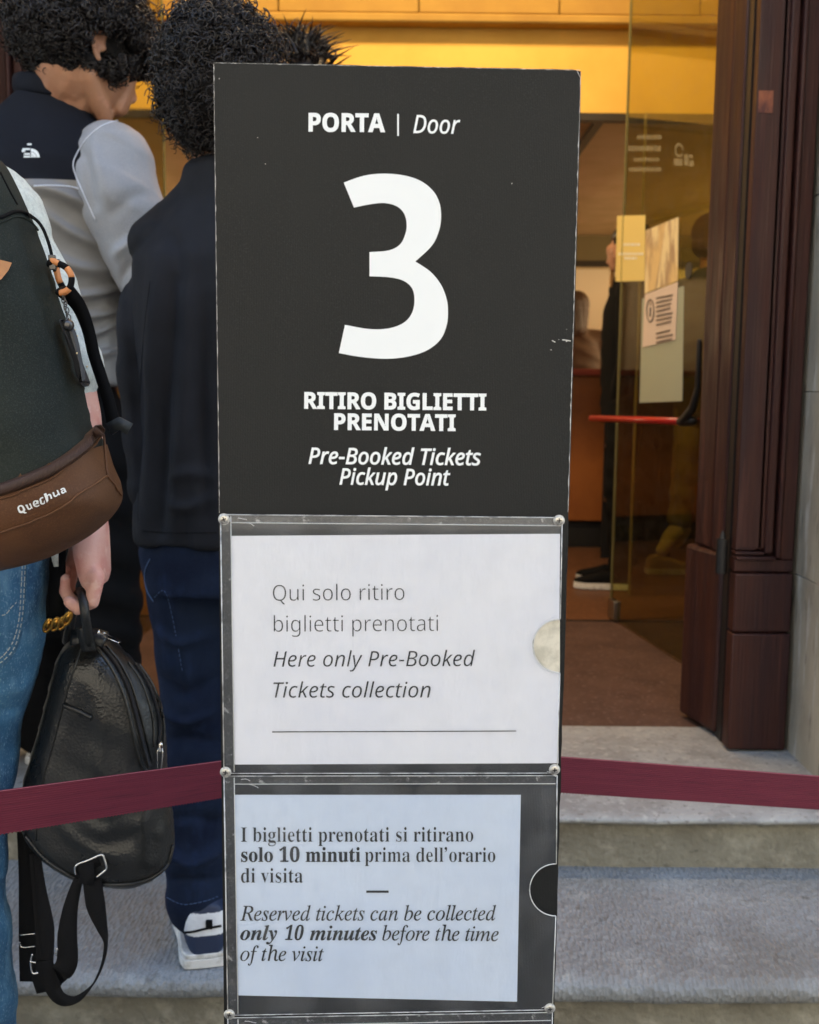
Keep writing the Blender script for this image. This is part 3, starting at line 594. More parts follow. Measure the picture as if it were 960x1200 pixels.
# ============================================================ GLYPHS
GLYPHS = {
 'SB': {
  'A': [463,8,0,0,36,0,56,161,169,482,113,321,211,482,293,482,252,482,350,321,463,0,407,161,427,0,354,0,390,0,342,38,319,114,331,76,261,114,144,114,203,114,133,76,109,0,121,38,73,0,9,170,199,181,237,212,199,295,199,253,199,283,237,259,311,271,274,257,319,251,340,254,328,247,351,240,375,244,363,237,388,232,407,234,398,229,398,223,374,226,387,219,361,212,336,215,348,209,324,204,311,206,316,193,274],
  'B': [451,13,60,0,120,0,60,160,60,480,60,320,110,480,210,480,160,480,274,480,355,453,322,471,387,435,404,358,404,403,404,331,384,289,397,308,372,270,330,255,353,259,330,253,330,251,330,252,346,248,373,234,360,242,386,226,404,199,397,215,412,184,416,139,416,164,416,96,369,37,400,62,337,12,240,0,294,0,180,0,7,162,289,162,325,182,289,221,289,201,289,251,289,282,304,271,294,294,313,300,345,300,327,300,363,279,384,293,376,266,392,216,396,245,396,198,396,162,396,180,396,162,361,7,162,84,162,126,184,84,228,84,206,84,259,84,292,102,280,90,304,114,310,149,310,129,310,167,292,192,304,181,279,203,225,209,257,209,204,209,162,209,183,209,162,167],
  'E': [376,12,60,0,152,0,60,160,60,480,60,320,152,480,336,480,244,480,336,452,336,396,336,424,278,396,162,396,220,396,162,361,162,291,162,326,216,291,324,291,270,291,324,263,324,208,324,235,270,208,162,208,216,208,162,166,162,84,162,125,220,84,336,84,278,84,336,56,336,0,336,28,244,0],
  'G': [486,25,262,-7,296,-7,190,-7,97,56,135,14,58,99,39,240,39,160,39,291,68,371,49,334,88,407,153,456,116,436,190,476,289,486,236,486,315,486,365,478,340,484,389,473,432,457,412,466,421,430,398,375,409,403,383,383,348,394,367,389,329,399,289,402,309,402,259,402,212,381,234,395,190,368,162,325,173,349,150,300,144,238,144,272,144,207,156,155,148,179,165,131,197,98,178,112,215,85,269,78,239,78,283,78,305,80,295,79,315,81,333,85,325,83,333,118,333,185,333,151,303,185,242,185,273,185,242,213,242,269,242,241,306,269,433,269,369,269,433,186,433,21,433,104,407,12,354,1,381,6,327,-4],
  'I': [261,12,21,0,94,0,21,19,21,58,21,39,41,67,80,85,60,76,80,188,80,395,80,291,60,404,21,422,41,413,21,441,21,480,21,460,94,480,240,480,167,480,240,460,240,422,240,441,220,413,181,395,201,404,181,291,181,85,181,188,201,76,240,58,220,67,240,39,240,0,240,19,167,0],
  'L': [379,6,60,0,159,0,60,160,60,480,60,320,94,480,162,480,128,480,162,348,162,84,162,216,227,84,357,84,292,84,357,56,357,0,357,28,258,0],
  'N': [546,16,60,0,91,0,60,160,60,480,60,320,103,480,189,480,146,480,258,360,397,120,328,240,398,120,399,120,398,120,398,143,396,187,396,165,395,209,394,253,394,231,394,328,394,480,394,404,425,480,486,480,455,480,486,320,486,0,486,160,443,0,357,0,400,0,287,121,148,363,217,242,147,363,145,363,146,363,147,340,149,294,148,317,151,271,151,226,151,248,151,150,151,0,151,75,121,0],
  'O': [535,12,267,-7,320,-7,215,-7,139,24,172,4,105,45,63,111,80,74,47,148,39,241,39,191,39,291,63,371,47,334,80,407,139,456,105,436,172,477,268,487,216,487,320,487,396,456,363,477,430,436,471,370,455,407,487,333,496,240,496,290,496,191,471,110,487,147,455,74,396,24,430,45,363,4,8,267,79,225,79,311,79,361,122,342,93,379,151,389,240,389,190,389,291,361,359,379,331,342,388,268,402,311,402,225,402,175,359,194,388,155,331,146,240,146,291,146,190,175,122,155,151,194,93],
  'P': [422,10,60,0,94,0,60,160,60,480,60,320,111,480,214,480,163,480,275,480,349,440,320,466,377,413,392,330,392,376,392,302,374,252,386,276,362,227,316,193,343,208,289,178,206,171,252,171,191,171,162,171,176,171,162,114,162,0,162,57,128,0,6,162,254,162,301,173,254,195,254,184,254,224,254,264,271,247,260,280,282,289,326,289,301,289,373,208,396,262,396,193,396,162,396,177,396,162,349],
  'Q': [535,15,363,-114,406,-114,333,-78,275,-7,304,-43,272,-7,267,-7,270,-7,215,-7,139,24,172,4,105,45,63,111,80,74,47,148,39,241,39,191,39,291,63,371,47,334,80,407,139,456,105,436,172,477,268,487,216,487,320,487,396,456,363,477,430,436,471,370,455,407,487,333,496,240,496,290,496,187,467,101,486,140,448,62,377,15,418,33,416,-28,493,-114,454,-71,450,-114,8,267,79,225,79,311,79,361,122,342,93,379,151,389,240,389,190,389,291,361,359,379,331,342,388,268,402,311,402,225,402,175,359,194,388,155,331,146,240,146,291,146,190,175,122,155,151,194,93],
  'R': [443,13,60,0,94,0,60,160,60,480,60,320,107,480,200,480,154,480,266,480,345,444,314,468,376,420,392,336,392,384,392,314,379,278,387,295,371,262,346,237,360,248,333,225,302,209,318,216,349,139,443,0,396,70,406,0,330,0,368,0,292,61,216,184,254,123,198,184,162,184,180,184,162,123,162,0,162,61,128,0,7,162,267,162,310,173,267,195,267,184,267,228,267,267,283,252,272,282,295,289,333,289,311,289,356,266,382,281,372,250,391,193,396,226,396,182,396,162,396,172,396,162,353],
  'T': [389,8,144,0,178,0,144,132,144,395,144,263,100,395,13,395,57,395,13,423,13,480,13,451,134,480,375,480,255,480,375,451,375,395,375,423,332,395,245,395,289,395,245,263,245,0,245,132,211,0],
  'a': [406,21,142,-7,172,-7,109,-7,60,22,82,3,39,41,28,109,28,70,28,148,69,196,42,177,96,214,192,226,137,225,213,227,256,228,235,228,256,234,256,244,256,239,256,264,241,287,251,278,231,296,199,300,217,300,181,300,146,292,163,298,129,287,95,273,112,281,84,296,62,341,73,319,82,351,128,365,104,360,152,371,203,374,177,374,252,374,316,342,290,363,342,321,355,244,355,288,355,163,355,0,355,81,332,0,285,0,309,0,279,17,266,50,272,33,265,50,263,50,264,50,248,30,214,7,231,16,196,-2,8,179,66,165,66,201,66,234,86,219,73,248,98,256,140,256,116,256,150,256,170,256,160,243,169,217,169,230,169,185,168,150,151,162,162,137,140,131,109,131,126,131,94,144,76,135,83,153,70],
  'c': [345,18,201,-7,227,-7,147,-7,75,39,105,8,45,69,30,181,30,116,30,226,53,291,38,263,68,319,117,353,89,340,144,367,210,373,175,373,235,373,276,366,257,371,294,361,324,349,310,355,315,323,295,271,305,297,279,278,251,287,264,283,237,291,210,293,224,293,158,293,132,182,132,256,132,145,153,101,139,118,166,83,210,75,186,75,231,75,266,83,250,77,282,89,313,106,298,96,313,78,313,21,313,49,298,11,265,0,282,4,248,-5],
  'e': [397,17,218,-7,246,-7,182,-7,121,14,149,0,93,27,54,76,71,48,38,104,30,181,30,139,30,224,52,288,37,259,67,316,113,352,87,338,139,366,203,373,169,373,254,373,324,330,294,359,353,301,368,207,368,260,368,191,368,158,368,175,289,158,132,158,210,158,133,130,157,92,141,108,173,76,223,68,195,68,247,68,287,75,268,70,307,80,347,97,327,87,347,71,347,19,347,45,329,11,290,0,310,4,271,-5,5,134,225,136,251,180,225,274,225,227,225,274,247,257,280,268,266,245,295,204,302,228,302,185,302,156,283,169,296,143,271],
  'h': [441,18,52,0,86,0,52,170,52,510,52,340,86,510,152,510,119,510,152,476,152,406,152,441,152,388,151,355,152,371,150,338,148,320,149,326,150,320,153,320,151,320,165,338,198,361,180,352,216,369,259,373,237,373,299,373,355,342,331,363,379,320,391,239,391,286,391,159,391,0,391,80,358,0,291,0,324,0,291,71,291,214,291,143,291,267,232,293,271,293,202,293,170,262,181,283,158,241,152,173,152,212,152,115,152,0,152,58,119,0],
  'i': [205,8,103,412,118,412,88,412,64,423,75,416,54,430,48,461,48,443,48,480,64,500,54,493,75,507,103,510,88,510,118,510,141,500,130,507,152,493,157,461,157,480,157,443,141,423,152,430,130,416,4,52,0,86,0,52,122,52,367,52,244,86,367,152,367,119,367,152,244,152,0,152,122,119,0],
  'u': [441,17,181,-7,203,-7,141,-7,86,25,110,4,62,46,50,128,50,81,50,207,50,367,50,287,84,367,150,367,117,367,150,295,150,152,150,224,150,126,165,93,155,107,174,80,210,73,189,73,240,73,272,104,261,84,283,125,289,194,289,155,289,252,289,367,289,309,322,367,389,367,355,367,389,244,389,0,389,122,363,0,312,0,338,0,308,16,299,47,303,31,297,47,293,47,295,47,282,28,245,6,266,15,225,-2],
 },
 'SI': {
  '-': [216,4,27,154,81,154,27,171,27,206,27,189,81,206,189,206,135,206,189,189,189,154,189,171,135,154],
  'B': [403,13,28,0,79,0,61,160,129,480,95,320,170,480,253,480,212,480,298,480,358,453,332,471,383,436,396,369,396,408,396,337,366,290,386,310,346,269,287,250,320,256,287,249,287,246,287,248,309,241,343,214,328,230,357,197,365,149,365,176,365,116,341,67,357,89,325,45,276,17,303,28,248,6,181,0,216,0,130,0,8,146,275,156,326,172,275,224,275,198,275,244,275,279,285,263,278,295,291,318,313,308,301,328,326,333,362,333,342,333,383,313,411,326,399,300,422,246,428,277,428,223,428,178,428,201,428,167,377,7,98,51,110,109,126,51,183,51,154,51,221,51,271,77,250,60,291,94,302,149,302,118,302,171,281,203,295,189,267,218,210,226,243,226,185,226,135,226,160,226,123,167],
  'D': [448,8,28,0,67,0,61,160,129,480,95,320,167,480,242,480,205,480,300,480,378,433,345,464,411,401,427,288,427,353,427,233,395,140,416,183,373,96,299,37,341,62,257,12,146,0,206,0,106,0,8,98,52,125,177,115,52,149,52,132,52,196,52,267,83,235,62,298,104,339,169,323,133,356,204,364,289,364,244,364,338,329,395,352,374,305,417,235,428,274,428,216,428,178,428,197,428,151,302],
  'H': [457,12,28,0,48,0,62,160,130,480,96,320,150,480,189,480,169,480,175,412,146,277,161,344,217,277,357,277,287,277,372,344,400,480,386,412,420,480,459,480,440,480,426,320,358,0,392,160,338,0,299,0,319,0,315,75,346,224,330,149,276,224,135,224,205,224,119,149,88,0,104,75,68,0],
  'P': [381,9,28,0,47,0,61,160,129,480,95,320,165,480,237,480,201,480,289,480,348,445,326,468,370,422,381,355,381,392,381,300,327,230,363,259,291,202,170,187,239,187,156,187,127,187,141,187,114,125,87,0,101,62,67,0,7,138,238,151,301,152,238,179,238,165,238,222,238,282,266,256,247,307,284,320,353,320,313,320,379,297,410,312,398,282,422,229,428,259,428,212,428,178,428,195,428,165,364],
  'T': [336,8,102,0,122,0,132,142,192,426,162,284,148,426,60,426,104,426,64,444,72,480,68,462,180,480,396,480,288,480,392,462,385,426,388,444,341,426,253,426,297,426,223,284,163,0,193,142,142,0],
  'c': [304,21,166,-7,184,-7,126,-7,69,27,94,4,45,49,32,128,32,83,32,160,45,219,37,190,54,248,83,296,67,274,99,317,142,348,119,335,166,360,220,367,192,367,236,367,267,362,252,365,283,359,310,349,297,355,304,333,293,300,298,317,284,304,261,312,273,308,249,315,221,317,235,317,195,317,154,291,173,308,135,274,109,222,120,251,98,194,93,128,93,162,93,101,114,65,100,80,128,50,172,42,147,42,188,42,217,49,202,45,231,54,259,64,245,59,259,48,259,15,259,31,246,9,217,-1,232,3,201,-5],
  'd': [389,19,130,-7,155,-7,101,-7,59,24,78,4,41,45,32,116,32,75,32,149,44,211,36,181,52,240,80,290,64,267,95,314,135,346,114,332,157,359,209,366,182,366,233,366,267,348,252,360,282,335,300,304,292,321,301,304,303,304,302,304,305,319,310,348,307,334,312,362,318,393,315,377,326,432,343,510,334,471,362,510,401,510,381,510,365,340,293,0,329,170,277,0,244,0,261,0,247,22,252,66,249,44,251,66,249,66,250,66,233,46,196,15,215,29,177,0,11,150,42,112,42,165,42,195,59,180,48,210,70,237,103,224,85,250,122,268,168,260,144,276,192,280,244,280,218,280,266,264,297,275,283,254,310,213,317,237,317,195,317,164,300,179,311,150,288,126,254,137,273,116,235,101,189,107,213,96,165,93,115,93,140,93,66],
  'e': [335,21,163,-7,185,-7,121,-7,66,30,89,5,44,54,32,129,32,87,32,158,45,214,36,186,53,242,81,290,65,267,96,314,137,346,115,332,160,360,212,367,184,367,246,367,289,345,272,359,306,330,315,283,315,309,315,259,293,219,308,238,279,200,225,173,256,184,194,162,105,156,154,156,101,156,93,156,97,156,93,152,92,143,93,148,92,139,92,131,92,135,92,104,112,66,99,82,126,50,173,42,146,42,190,42,222,50,206,45,237,55,271,70,253,61,271,53,271,19,271,36,254,12,221,1,238,6,205,-4,8,102,203,112,240,104,203,107,203,105,203,134,203,181,211,158,206,204,215,236,234,223,223,250,245,257,278,257,260,257,290,245,307,253,299,238,314,209,318,225,318,187,318,147,288,167,308,127,268],
  'i': [173,7,143,420,152,420,134,420,120,428,126,423,114,434,111,451,111,441,111,463,121,482,114,473,128,490,150,494,138,494,171,494,181,464,181,484,181,450,169,431,177,439,161,424,4,19,0,39,0,44,120,95,360,70,240,115,360,154,360,135,360,129,240,78,0,103,120,58,0],
  'k': [332,15,18,0,38,0,54,170,126,510,90,340,146,510,186,510,166,510,171,443,142,308,157,375,135,272,123,225,128,244,117,205,111,186,113,192,111,186,112,186,112,186,169,244,283,360,226,302,306,360,353,360,329,360,301,308,198,206,250,257,230,137,294,0,262,69,272,0,229,0,251,0,204,56,153,169,178,112,137,156,105,130,121,143,96,87,78,0,87,43,58,0],
  'l': [173,4,18,0,38,0,54,170,127,510,91,340,147,510,186,510,166,510,150,340,77,0,113,170,58,0],
  'n': [389,21,16,-2,37,-2,42,119,93,362,68,241,111,362,146,362,128,362,143,340,138,296,141,318,147,307,169,329,157,318,180,340,209,357,194,350,224,365,261,369,241,369,290,369,329,345,312,361,345,329,353,278,353,307,353,268,351,246,352,257,349,236,346,218,348,226,330,145,298,-2,314,71,277,-2,235,-2,256,-2,251,74,283,226,267,150,286,236,288,252,287,245,290,259,290,272,290,266,290,301,244,315,275,315,230,315,196,299,214,310,179,289,148,248,163,272,133,225,113,154,121,194,102,102,79,-2,90,50,58,-2],
  'o': [378,12,167,-5,197,-5,125,-5,68,32,92,7,44,57,32,133,32,90,32,161,44,216,36,188,51,243,78,290,63,268,93,313,134,344,111,331,157,358,212,365,183,365,254,365,311,327,287,352,335,303,347,226,347,269,347,198,335,144,343,171,328,116,301,69,316,92,286,47,245,15,268,29,223,1,11,170,44,145,44,191,44,228,66,211,51,246,81,270,131,260,103,281,159,286,232,286,193,286,246,279,272,284,259,274,284,256,303,267,295,245,312,213,316,231,316,188,316,149,290,167,307,131,274,107,223,117,251,97,195,92,131,92,165,92,103,112,66,99,82,126,51],
  'p': [389,19,-15,-161,5,-161,22,13,95,360,59,186,111,360,144,360,128,360,141,338,136,293,138,315,137,293,138,293,137,293,154,313,191,344,172,330,211,359,259,366,233,366,288,366,329,335,311,356,347,315,356,243,356,284,356,210,344,149,352,179,336,119,309,69,324,92,294,45,254,13,275,27,232,0,181,-7,208,-7,156,-7,122,12,137,-1,107,24,89,55,96,39,88,55,85,55,86,55,85,48,82,25,84,38,80,12,77,-6,78,2,66,-58,44,-161,55,-109,24,-161,11,176,42,153,42,194,42,225,59,210,48,240,71,263,105,252,86,273,125,287,171,282,146,293,195,296,244,296,219,296,293,238,317,276,317,224,317,193,301,209,312,178,290,150,256,163,275,137,237,119,191,127,216,111,167,107,115,107,142,107,93,124,62,113,76,135,49],
  'r': [267,16,19,0,39,0,44,120,95,360,70,240,111,360,144,360,128,360,141,338,136,293,139,316,137,293,140,293,139,293,149,306,169,329,159,318,180,340,204,356,191,349,217,363,249,367,232,367,255,367,269,366,262,366,276,365,288,362,282,364,284,344,275,309,280,327,263,312,241,313,252,313,219,313,181,291,199,306,164,276,138,234,149,257,126,212,113,165,118,188,101,110,78,0,90,55,58,0],
  's': [290,26,104,-7,147,-7,82,-7,47,0,63,-5,30,4,3,16,16,9,3,34,3,71,3,52,15,63,47,51,30,57,65,45,102,42,83,42,128,42,163,57,149,47,176,68,183,98,183,81,183,111,171,131,179,122,162,139,123,163,146,150,97,178,65,208,78,192,52,223,46,265,46,242,46,295,79,338,57,320,101,357,168,367,131,367,190,367,229,359,210,364,247,354,277,342,263,348,270,326,258,295,264,310,246,300,219,310,233,305,205,315,168,317,188,317,149,317,122,303,133,312,110,294,105,268,105,282,105,256,117,237,109,246,124,229,164,205,140,218,187,192,221,164,206,179,236,149,244,104,244,129,244,68,206,21,231,40,181,3],
  't': [223,24,124,-7,134,-7,100,-7,63,11,80,-1,47,22,38,72,38,43,38,79,40,94,39,86,41,103,44,120,43,111,58,185,85,315,72,250,67,315,30,315,48,315,31,324,35,342,33,333,55,350,95,367,75,359,109,392,137,442,123,417,149,442,172,442,160,442,166,415,154,360,160,387,184,360,244,360,214,360,241,345,235,315,238,330,205,315,145,315,175,315,131,250,103,119,117,184,102,113,99,99,101,106,98,92,97,79,97,85,97,68,106,52,100,60,111,45,133,42,120,42,141,42,156,44,149,42,164,46,181,50,172,48,181,35,181,5,181,20,175,3,156,-3,167,0,145,-5],
  'u': [389,22,127,-7,147,-7,100,-7,61,16,78,1,45,31,37,83,37,54,37,93,39,112,38,103,41,121,44,140,43,131,60,214,91,360,76,287,111,360,151,360,131,360,135,285,103,134,119,209,99,114,97,89,97,99,97,74,108,55,100,63,115,46,144,42,127,42,159,42,193,58,175,48,211,69,243,110,227,86,258,134,278,205,270,165,289,257,311,360,300,308,330,360,369,360,350,360,344,240,293,0,318,120,277,0,244,0,261,0,247,22,252,66,249,44,251,66,248,66,250,66,240,56,219,33,230,45,207,22,179,5,194,12,164,-3],
  'w': [486,29,53,0,76,0,48,120,38,360,43,240,58,360,96,360,77,360,98,296,101,168,100,232,102,143,101,101,102,121,101,81,99,52,100,65,100,52,101,52,101,52,105,61,114,85,109,72,119,98,130,123,124,110,136,136,145,156,141,147,177,224,240,360,208,292,261,360,304,360,282,360,307,296,315,167,311,231,316,151,317,110,316,132,317,88,316,52,317,69,317,52,318,52,317,52,324,69,340,112,332,89,349,135,370,183,359,159,396,242,449,360,422,301,469,360,511,360,490,360,456,240,345,0,400,120,321,0,273,0,297,0,270,65,263,195,267,130,262,213,262,246,262,230,262,263,263,303,262,282,262,303,260,303,261,303,254,286,242,257,248,271,236,243,217,201,228,224,186,134,123,0,154,67,100,0],
  'y': [314,23,-17,-161,15,-161,-28,-161,-43,-159,-36,-161,-50,-158,-63,-154,-57,-156,-63,-139,-63,-107,-63,-123,-57,-109,-43,-111,-50,-110,-36,-112,-20,-113,-28,-113,-2,-113,26,-96,14,-107,39,-85,63,-47,51,-69,71,-33,87,-5,79,-19,69,116,32,360,50,238,52,360,91,360,72,360,99,301,115,182,107,241,117,168,120,135,119,152,121,117,123,86,122,101,123,70,124,48,124,58,124,48,126,48,125,48,129,56,140,81,133,66,146,95,160,125,153,110,166,140,178,163,173,153,213,228,283,360,248,294,304,360,346,360,325,360,270,220,118,-60,194,80,100,-94,61,-136,81,-119,41,-153],
 },
 'SR': {
  'Q': [525,16,372,-114,401,-114,341,-78,279,-6,310,-42,275,-6,270,-7,272,-7,268,-7,263,-7,265,-7,213,-7,139,24,172,4,106,45,65,111,81,74,49,148,41,241,41,191,41,290,65,370,49,333,81,407,139,456,106,435,172,477,263,487,213,487,311,487,384,456,351,477,417,436,458,370,442,407,475,333,484,240,484,290,484,182,448,91,472,132,425,49,344,5,390,21,382,-34,459,-114,420,-74,430,-114,8,263,46,208,46,317,46,382,98,357,63,407,132,420,240,420,180,420,301,382,382,407,348,357,417,263,434,317,434,209,434,143,382,169,417,118,348,105,240,105,301,105,180,143,98,118,132,169,63],
  'a': [377,21,144,-7,175,-7,112,-7,63,19,85,2,42,36,31,100,31,63,31,136,73,183,45,164,101,202,203,215,145,213,224,216,265,217,244,216,265,224,265,238,265,231,265,268,245,301,258,289,232,313,190,318,214,318,171,318,136,310,153,316,119,304,89,291,103,298,83,306,71,335,77,320,86,344,126,357,105,351,148,363,193,366,170,366,237,366,291,337,270,356,312,318,322,245,322,287,322,163,322,0,322,82,308,0,279,0,294,0,276,17,268,51,272,34,267,51,265,51,266,51,250,31,216,7,233,17,199,-2,8,158,41,139,41,188,41,234,66,214,49,254,83,264,144,264,109,264,154,264,176,264,165,246,175,211,174,229,175,166,172,118,152,135,165,101,140,92,99,92,122,92,79,110,55,98,64,123,46],
  'b': [413,17,228,-7,272,-7,199,-7,158,9,176,-2,141,19,116,46,126,31,115,46,111,46,113,46,107,30,99,0,103,15,85,0,57,0,71,0,57,170,57,510,57,340,77,510,116,510,96,510,116,469,116,386,116,428,116,371,115,344,116,357,115,330,113,312,114,320,114,312,116,312,115,312,126,328,158,351,141,340,176,361,228,366,199,366,272,366,335,319,308,350,363,288,376,180,376,242,376,118,335,40,362,72,308,9,8,219,42,180,42,251,42,291,78,275,54,307,102,315,181,315,136,315,272,218,317,283,317,180,317,138,284,153,306,124,262,116,182,116,228,116,181,116,179,116,180,116,135,138,78,123,101,153,54],
  'e': [379,18,210,-7,235,-7,176,-7,120,14,146,0,94,28,59,76,73,49,44,104,37,177,37,137,37,217,57,279,44,251,70,307,112,344,89,329,136,359,196,367,164,367,227,367,276,347,254,360,298,333,327,290,315,314,339,265,345,204,345,237,345,192,345,169,345,180,262,169,98,169,180,169,99,128,129,76,109,97,149,54,213,44,177,44,236,44,274,50,256,46,291,54,328,69,310,60,328,51,328,17,328,34,310,9,274,-1,292,3,256,-5,5,99,216,103,248,161,216,283,216,222,216,283,246,262,290,276,271,247,309,195,318,225,318,167,318,129,291,145,309,112,273],
  'g': [413,22,195,-161,250,-161,142,-161,65,-138,99,-154,65,-120,65,-84,65,-102,101,-103,198,-112,145,-112,229,-112,271,-85,253,-103,289,-67,298,-11,298,-42,298,-6,298,3,298,-1,298,9,298,27,298,16,299,37,300,48,299,44,299,48,297,48,298,48,273,11,185,-7,236,-7,139,-7,76,42,102,10,50,75,37,179,37,121,37,237,76,316,50,282,102,350,185,367,139,367,208,367,249,353,230,362,268,344,298,312,284,331,299,312,301,312,300,312,304,328,309,360,306,344,325,360,356,360,340,360,356,238,356,-6,356,116,356,-58,317,-122,343,-96,290,-148,9,194,42,163,42,230,42,273,71,257,51,290,90,298,165,298,122,298,170,298,179,298,175,298,229,273,285,290,264,256,306,193,317,229,317,163,317,123,281,139,305,106,257,98,179,98,223,98,134,123,77,106,100,139,53],
  'i': [173,8,87,420,96,420,77,420,62,429,69,423,56,435,52,457,52,445,52,470,62,486,56,480,69,492,87,495,77,495,96,495,111,486,104,492,118,480,122,457,122,470,122,445,111,429,118,435,104,423,4,57,0,77,0,57,120,57,360,57,240,77,360,116,360,96,360,116,240,116,0,116,120,96,0],
  'l': [173,4,57,0,77,0,57,170,57,510,57,340,77,510,116,510,96,510,116,340,116,0,116,170,96,0],
  'n': [415,16,57,0,77,0,57,120,57,360,57,240,73,360,105,360,89,360,108,344,113,311,111,327,115,311,117,311,116,311,128,330,165,353,145,344,186,362,230,367,208,367,273,367,328,335,306,356,350,315,361,234,361,281,361,156,361,0,361,78,341,0,302,0,322,0,302,77,302,230,302,154,302,288,222,317,275,317,182,317,139,283,154,306,124,261,116,187,116,229,116,124,116,0,116,62,96,0],
  'o': [406,10,202,-7,254,-7,170,-7,117,15,142,1,92,30,58,79,73,51,44,107,37,181,37,141,37,240,82,318,52,286,112,351,204,367,153,367,237,367,290,345,266,359,315,330,349,282,335,309,363,254,370,181,370,221,370,121,325,42,355,75,294,10,8,203,42,167,42,240,42,283,80,266,55,300,104,309,181,309,138,309,223,283,281,300,257,266,305,203,317,240,317,166,317,123,281,139,305,106,257,98,181,98,223,98,138,123,80,106,104,140,55],
  'p': [413,17,57,-161,77,-161,57,13,57,360,57,186,73,360,105,360,89,360,108,344,113,311,111,327,114,311,116,311,115,311,127,327,158,351,141,340,176,361,228,367,199,367,273,367,335,320,308,351,363,289,376,181,376,243,376,119,335,41,363,73,308,9,228,-7,272,-7,200,-7,159,9,177,-1,141,20,116,46,126,32,115,46,112,46,113,46,113,38,115,17,114,28,116,5,116,-13,116,-5,116,-63,116,-161,116,-112,96,-161,10,219,42,180,42,241,42,273,60,259,48,287,73,305,110,298,89,312,131,315,181,315,154,315,223,291,280,307,255,275,305,218,317,251,317,181,317,140,286,155,307,125,266,116,192,117,234,116,188,116,181,116,184,116,136,138,78,123,102,153,54],
  'r': [277,16,57,0,77,0,57,120,57,360,57,240,73,360,105,360,89,360,108,338,112,294,110,316,113,294,115,294,114,294,126,314,160,345,141,331,178,360,225,367,200,367,232,367,247,366,239,366,255,365,267,363,261,364,265,345,260,308,262,326,254,310,241,312,248,311,234,313,221,313,227,313,203,313,169,298,185,308,153,288,131,256,140,274,121,237,116,192,116,216,116,128,116,0,116,64,96,0],
  's': [322,30,148,-7,192,-7,123,-7,83,-1,101,-5,65,3,35,16,49,9,35,34,35,70,35,52,49,63,87,50,67,56,107,44,149,41,128,41,179,41,214,55,201,46,228,65,234,94,234,78,234,103,227,118,232,111,222,125,200,140,213,133,188,147,146,164,169,155,122,173,86,191,103,182,69,200,48,223,57,210,39,236,34,271,34,252,34,302,72,342,47,325,96,358,169,367,129,367,191,367,231,360,212,365,250,356,284,343,268,350,277,327,264,296,271,311,249,302,216,312,233,307,200,316,165,318,183,318,141,318,110,307,123,314,97,299,91,275,91,288,91,265,99,249,94,256,105,243,129,229,115,236,142,223,183,206,160,215,206,198,242,180,226,189,258,170,279,147,270,160,287,135,291,99,291,119,291,64,253,20,278,38,227,2],
  't': [242,21,167,-7,178,-7,148,-7,115,3,131,-3,99,10,77,37,86,21,67,53,62,105,62,76,62,175,62,314,62,244,45,314,11,314,28,314,11,324,11,343,11,333,28,350,62,366,45,358,70,392,86,443,78,417,98,443,121,443,109,443,121,415,121,360,121,388,156,360,225,360,190,360,225,345,225,314,225,330,190,314,121,314,156,314,121,245,121,106,121,176,121,84,137,57,126,68,147,47,177,42,161,42,186,42,205,44,195,42,214,46,228,49,222,47,228,34,228,4,228,19,221,1,201,-4,212,-2,189,-6],
  'u': [415,16,184,-7,207,-7,141,-7,86,25,108,4,64,45,53,124,53,79,53,203,53,360,53,281,73,360,113,360,93,360,113,283,113,128,113,206,113,71,193,42,139,42,233,42,276,76,260,54,291,98,299,173,299,131,299,235,299,360,299,298,319,360,358,360,338,360,358,240,358,0,358,120,342,0,310,0,326,0,307,16,301,48,304,32,300,48,298,48,299,48,287,29,250,6,270,15,229,-2],
 },
 'TB': {
  '0': [375,12,188,-7,227,-7,147,-7,91,24,115,4,66,45,39,111,49,74,28,148,23,241,23,191,23,291,39,371,28,334,49,407,91,456,66,436,115,476,189,486,148,486,228,486,283,456,259,476,307,436,336,370,325,407,347,333,353,240,353,290,353,191,336,110,347,147,325,74,283,24,307,45,259,4,8,188,37,163,37,213,37,237,91,229,55,245,126,248,240,248,176,248,304,237,390,245,354,229,425,189,443,213,443,164,443,139,390,147,425,131,354,127,240,127,304,127,176,139,91,131,126,147,55],
  '1': [375,19,65,0,158,0,65,12,65,36,65,24,84,36,120,36,102,36,132,36,146,45,140,39,151,51,154,79,154,63,154,191,154,416,154,304,137,395,108,365,121,378,94,352,67,346,81,346,56,346,40,359,47,350,32,368,28,396,28,380,42,399,74,412,57,405,90,419,132,447,110,431,147,459,179,482,163,471,204,482,254,482,229,482,254,348,254,79,254,214,254,65,261,47,256,55,265,39,288,36,274,36,306,36,343,36,324,36,343,24,343,0,343,12,250,0],
  'I': [261,17,13,0,91,0,13,6,13,17,13,12,36,20,61,32,52,25,71,40,75,75,75,54,75,179,75,387,75,283,75,407,63,427,71,421,55,434,13,439,39,438,13,444,13,455,13,450,90,455,244,455,167,455,244,450,244,439,244,444,221,438,196,427,204,434,187,421,183,387,183,407,183,284,183,77,183,180,183,63,187,44,184,52,191,36,206,26,197,30,215,22,246,17,228,19,246,12,246,0,246,6,168,0],
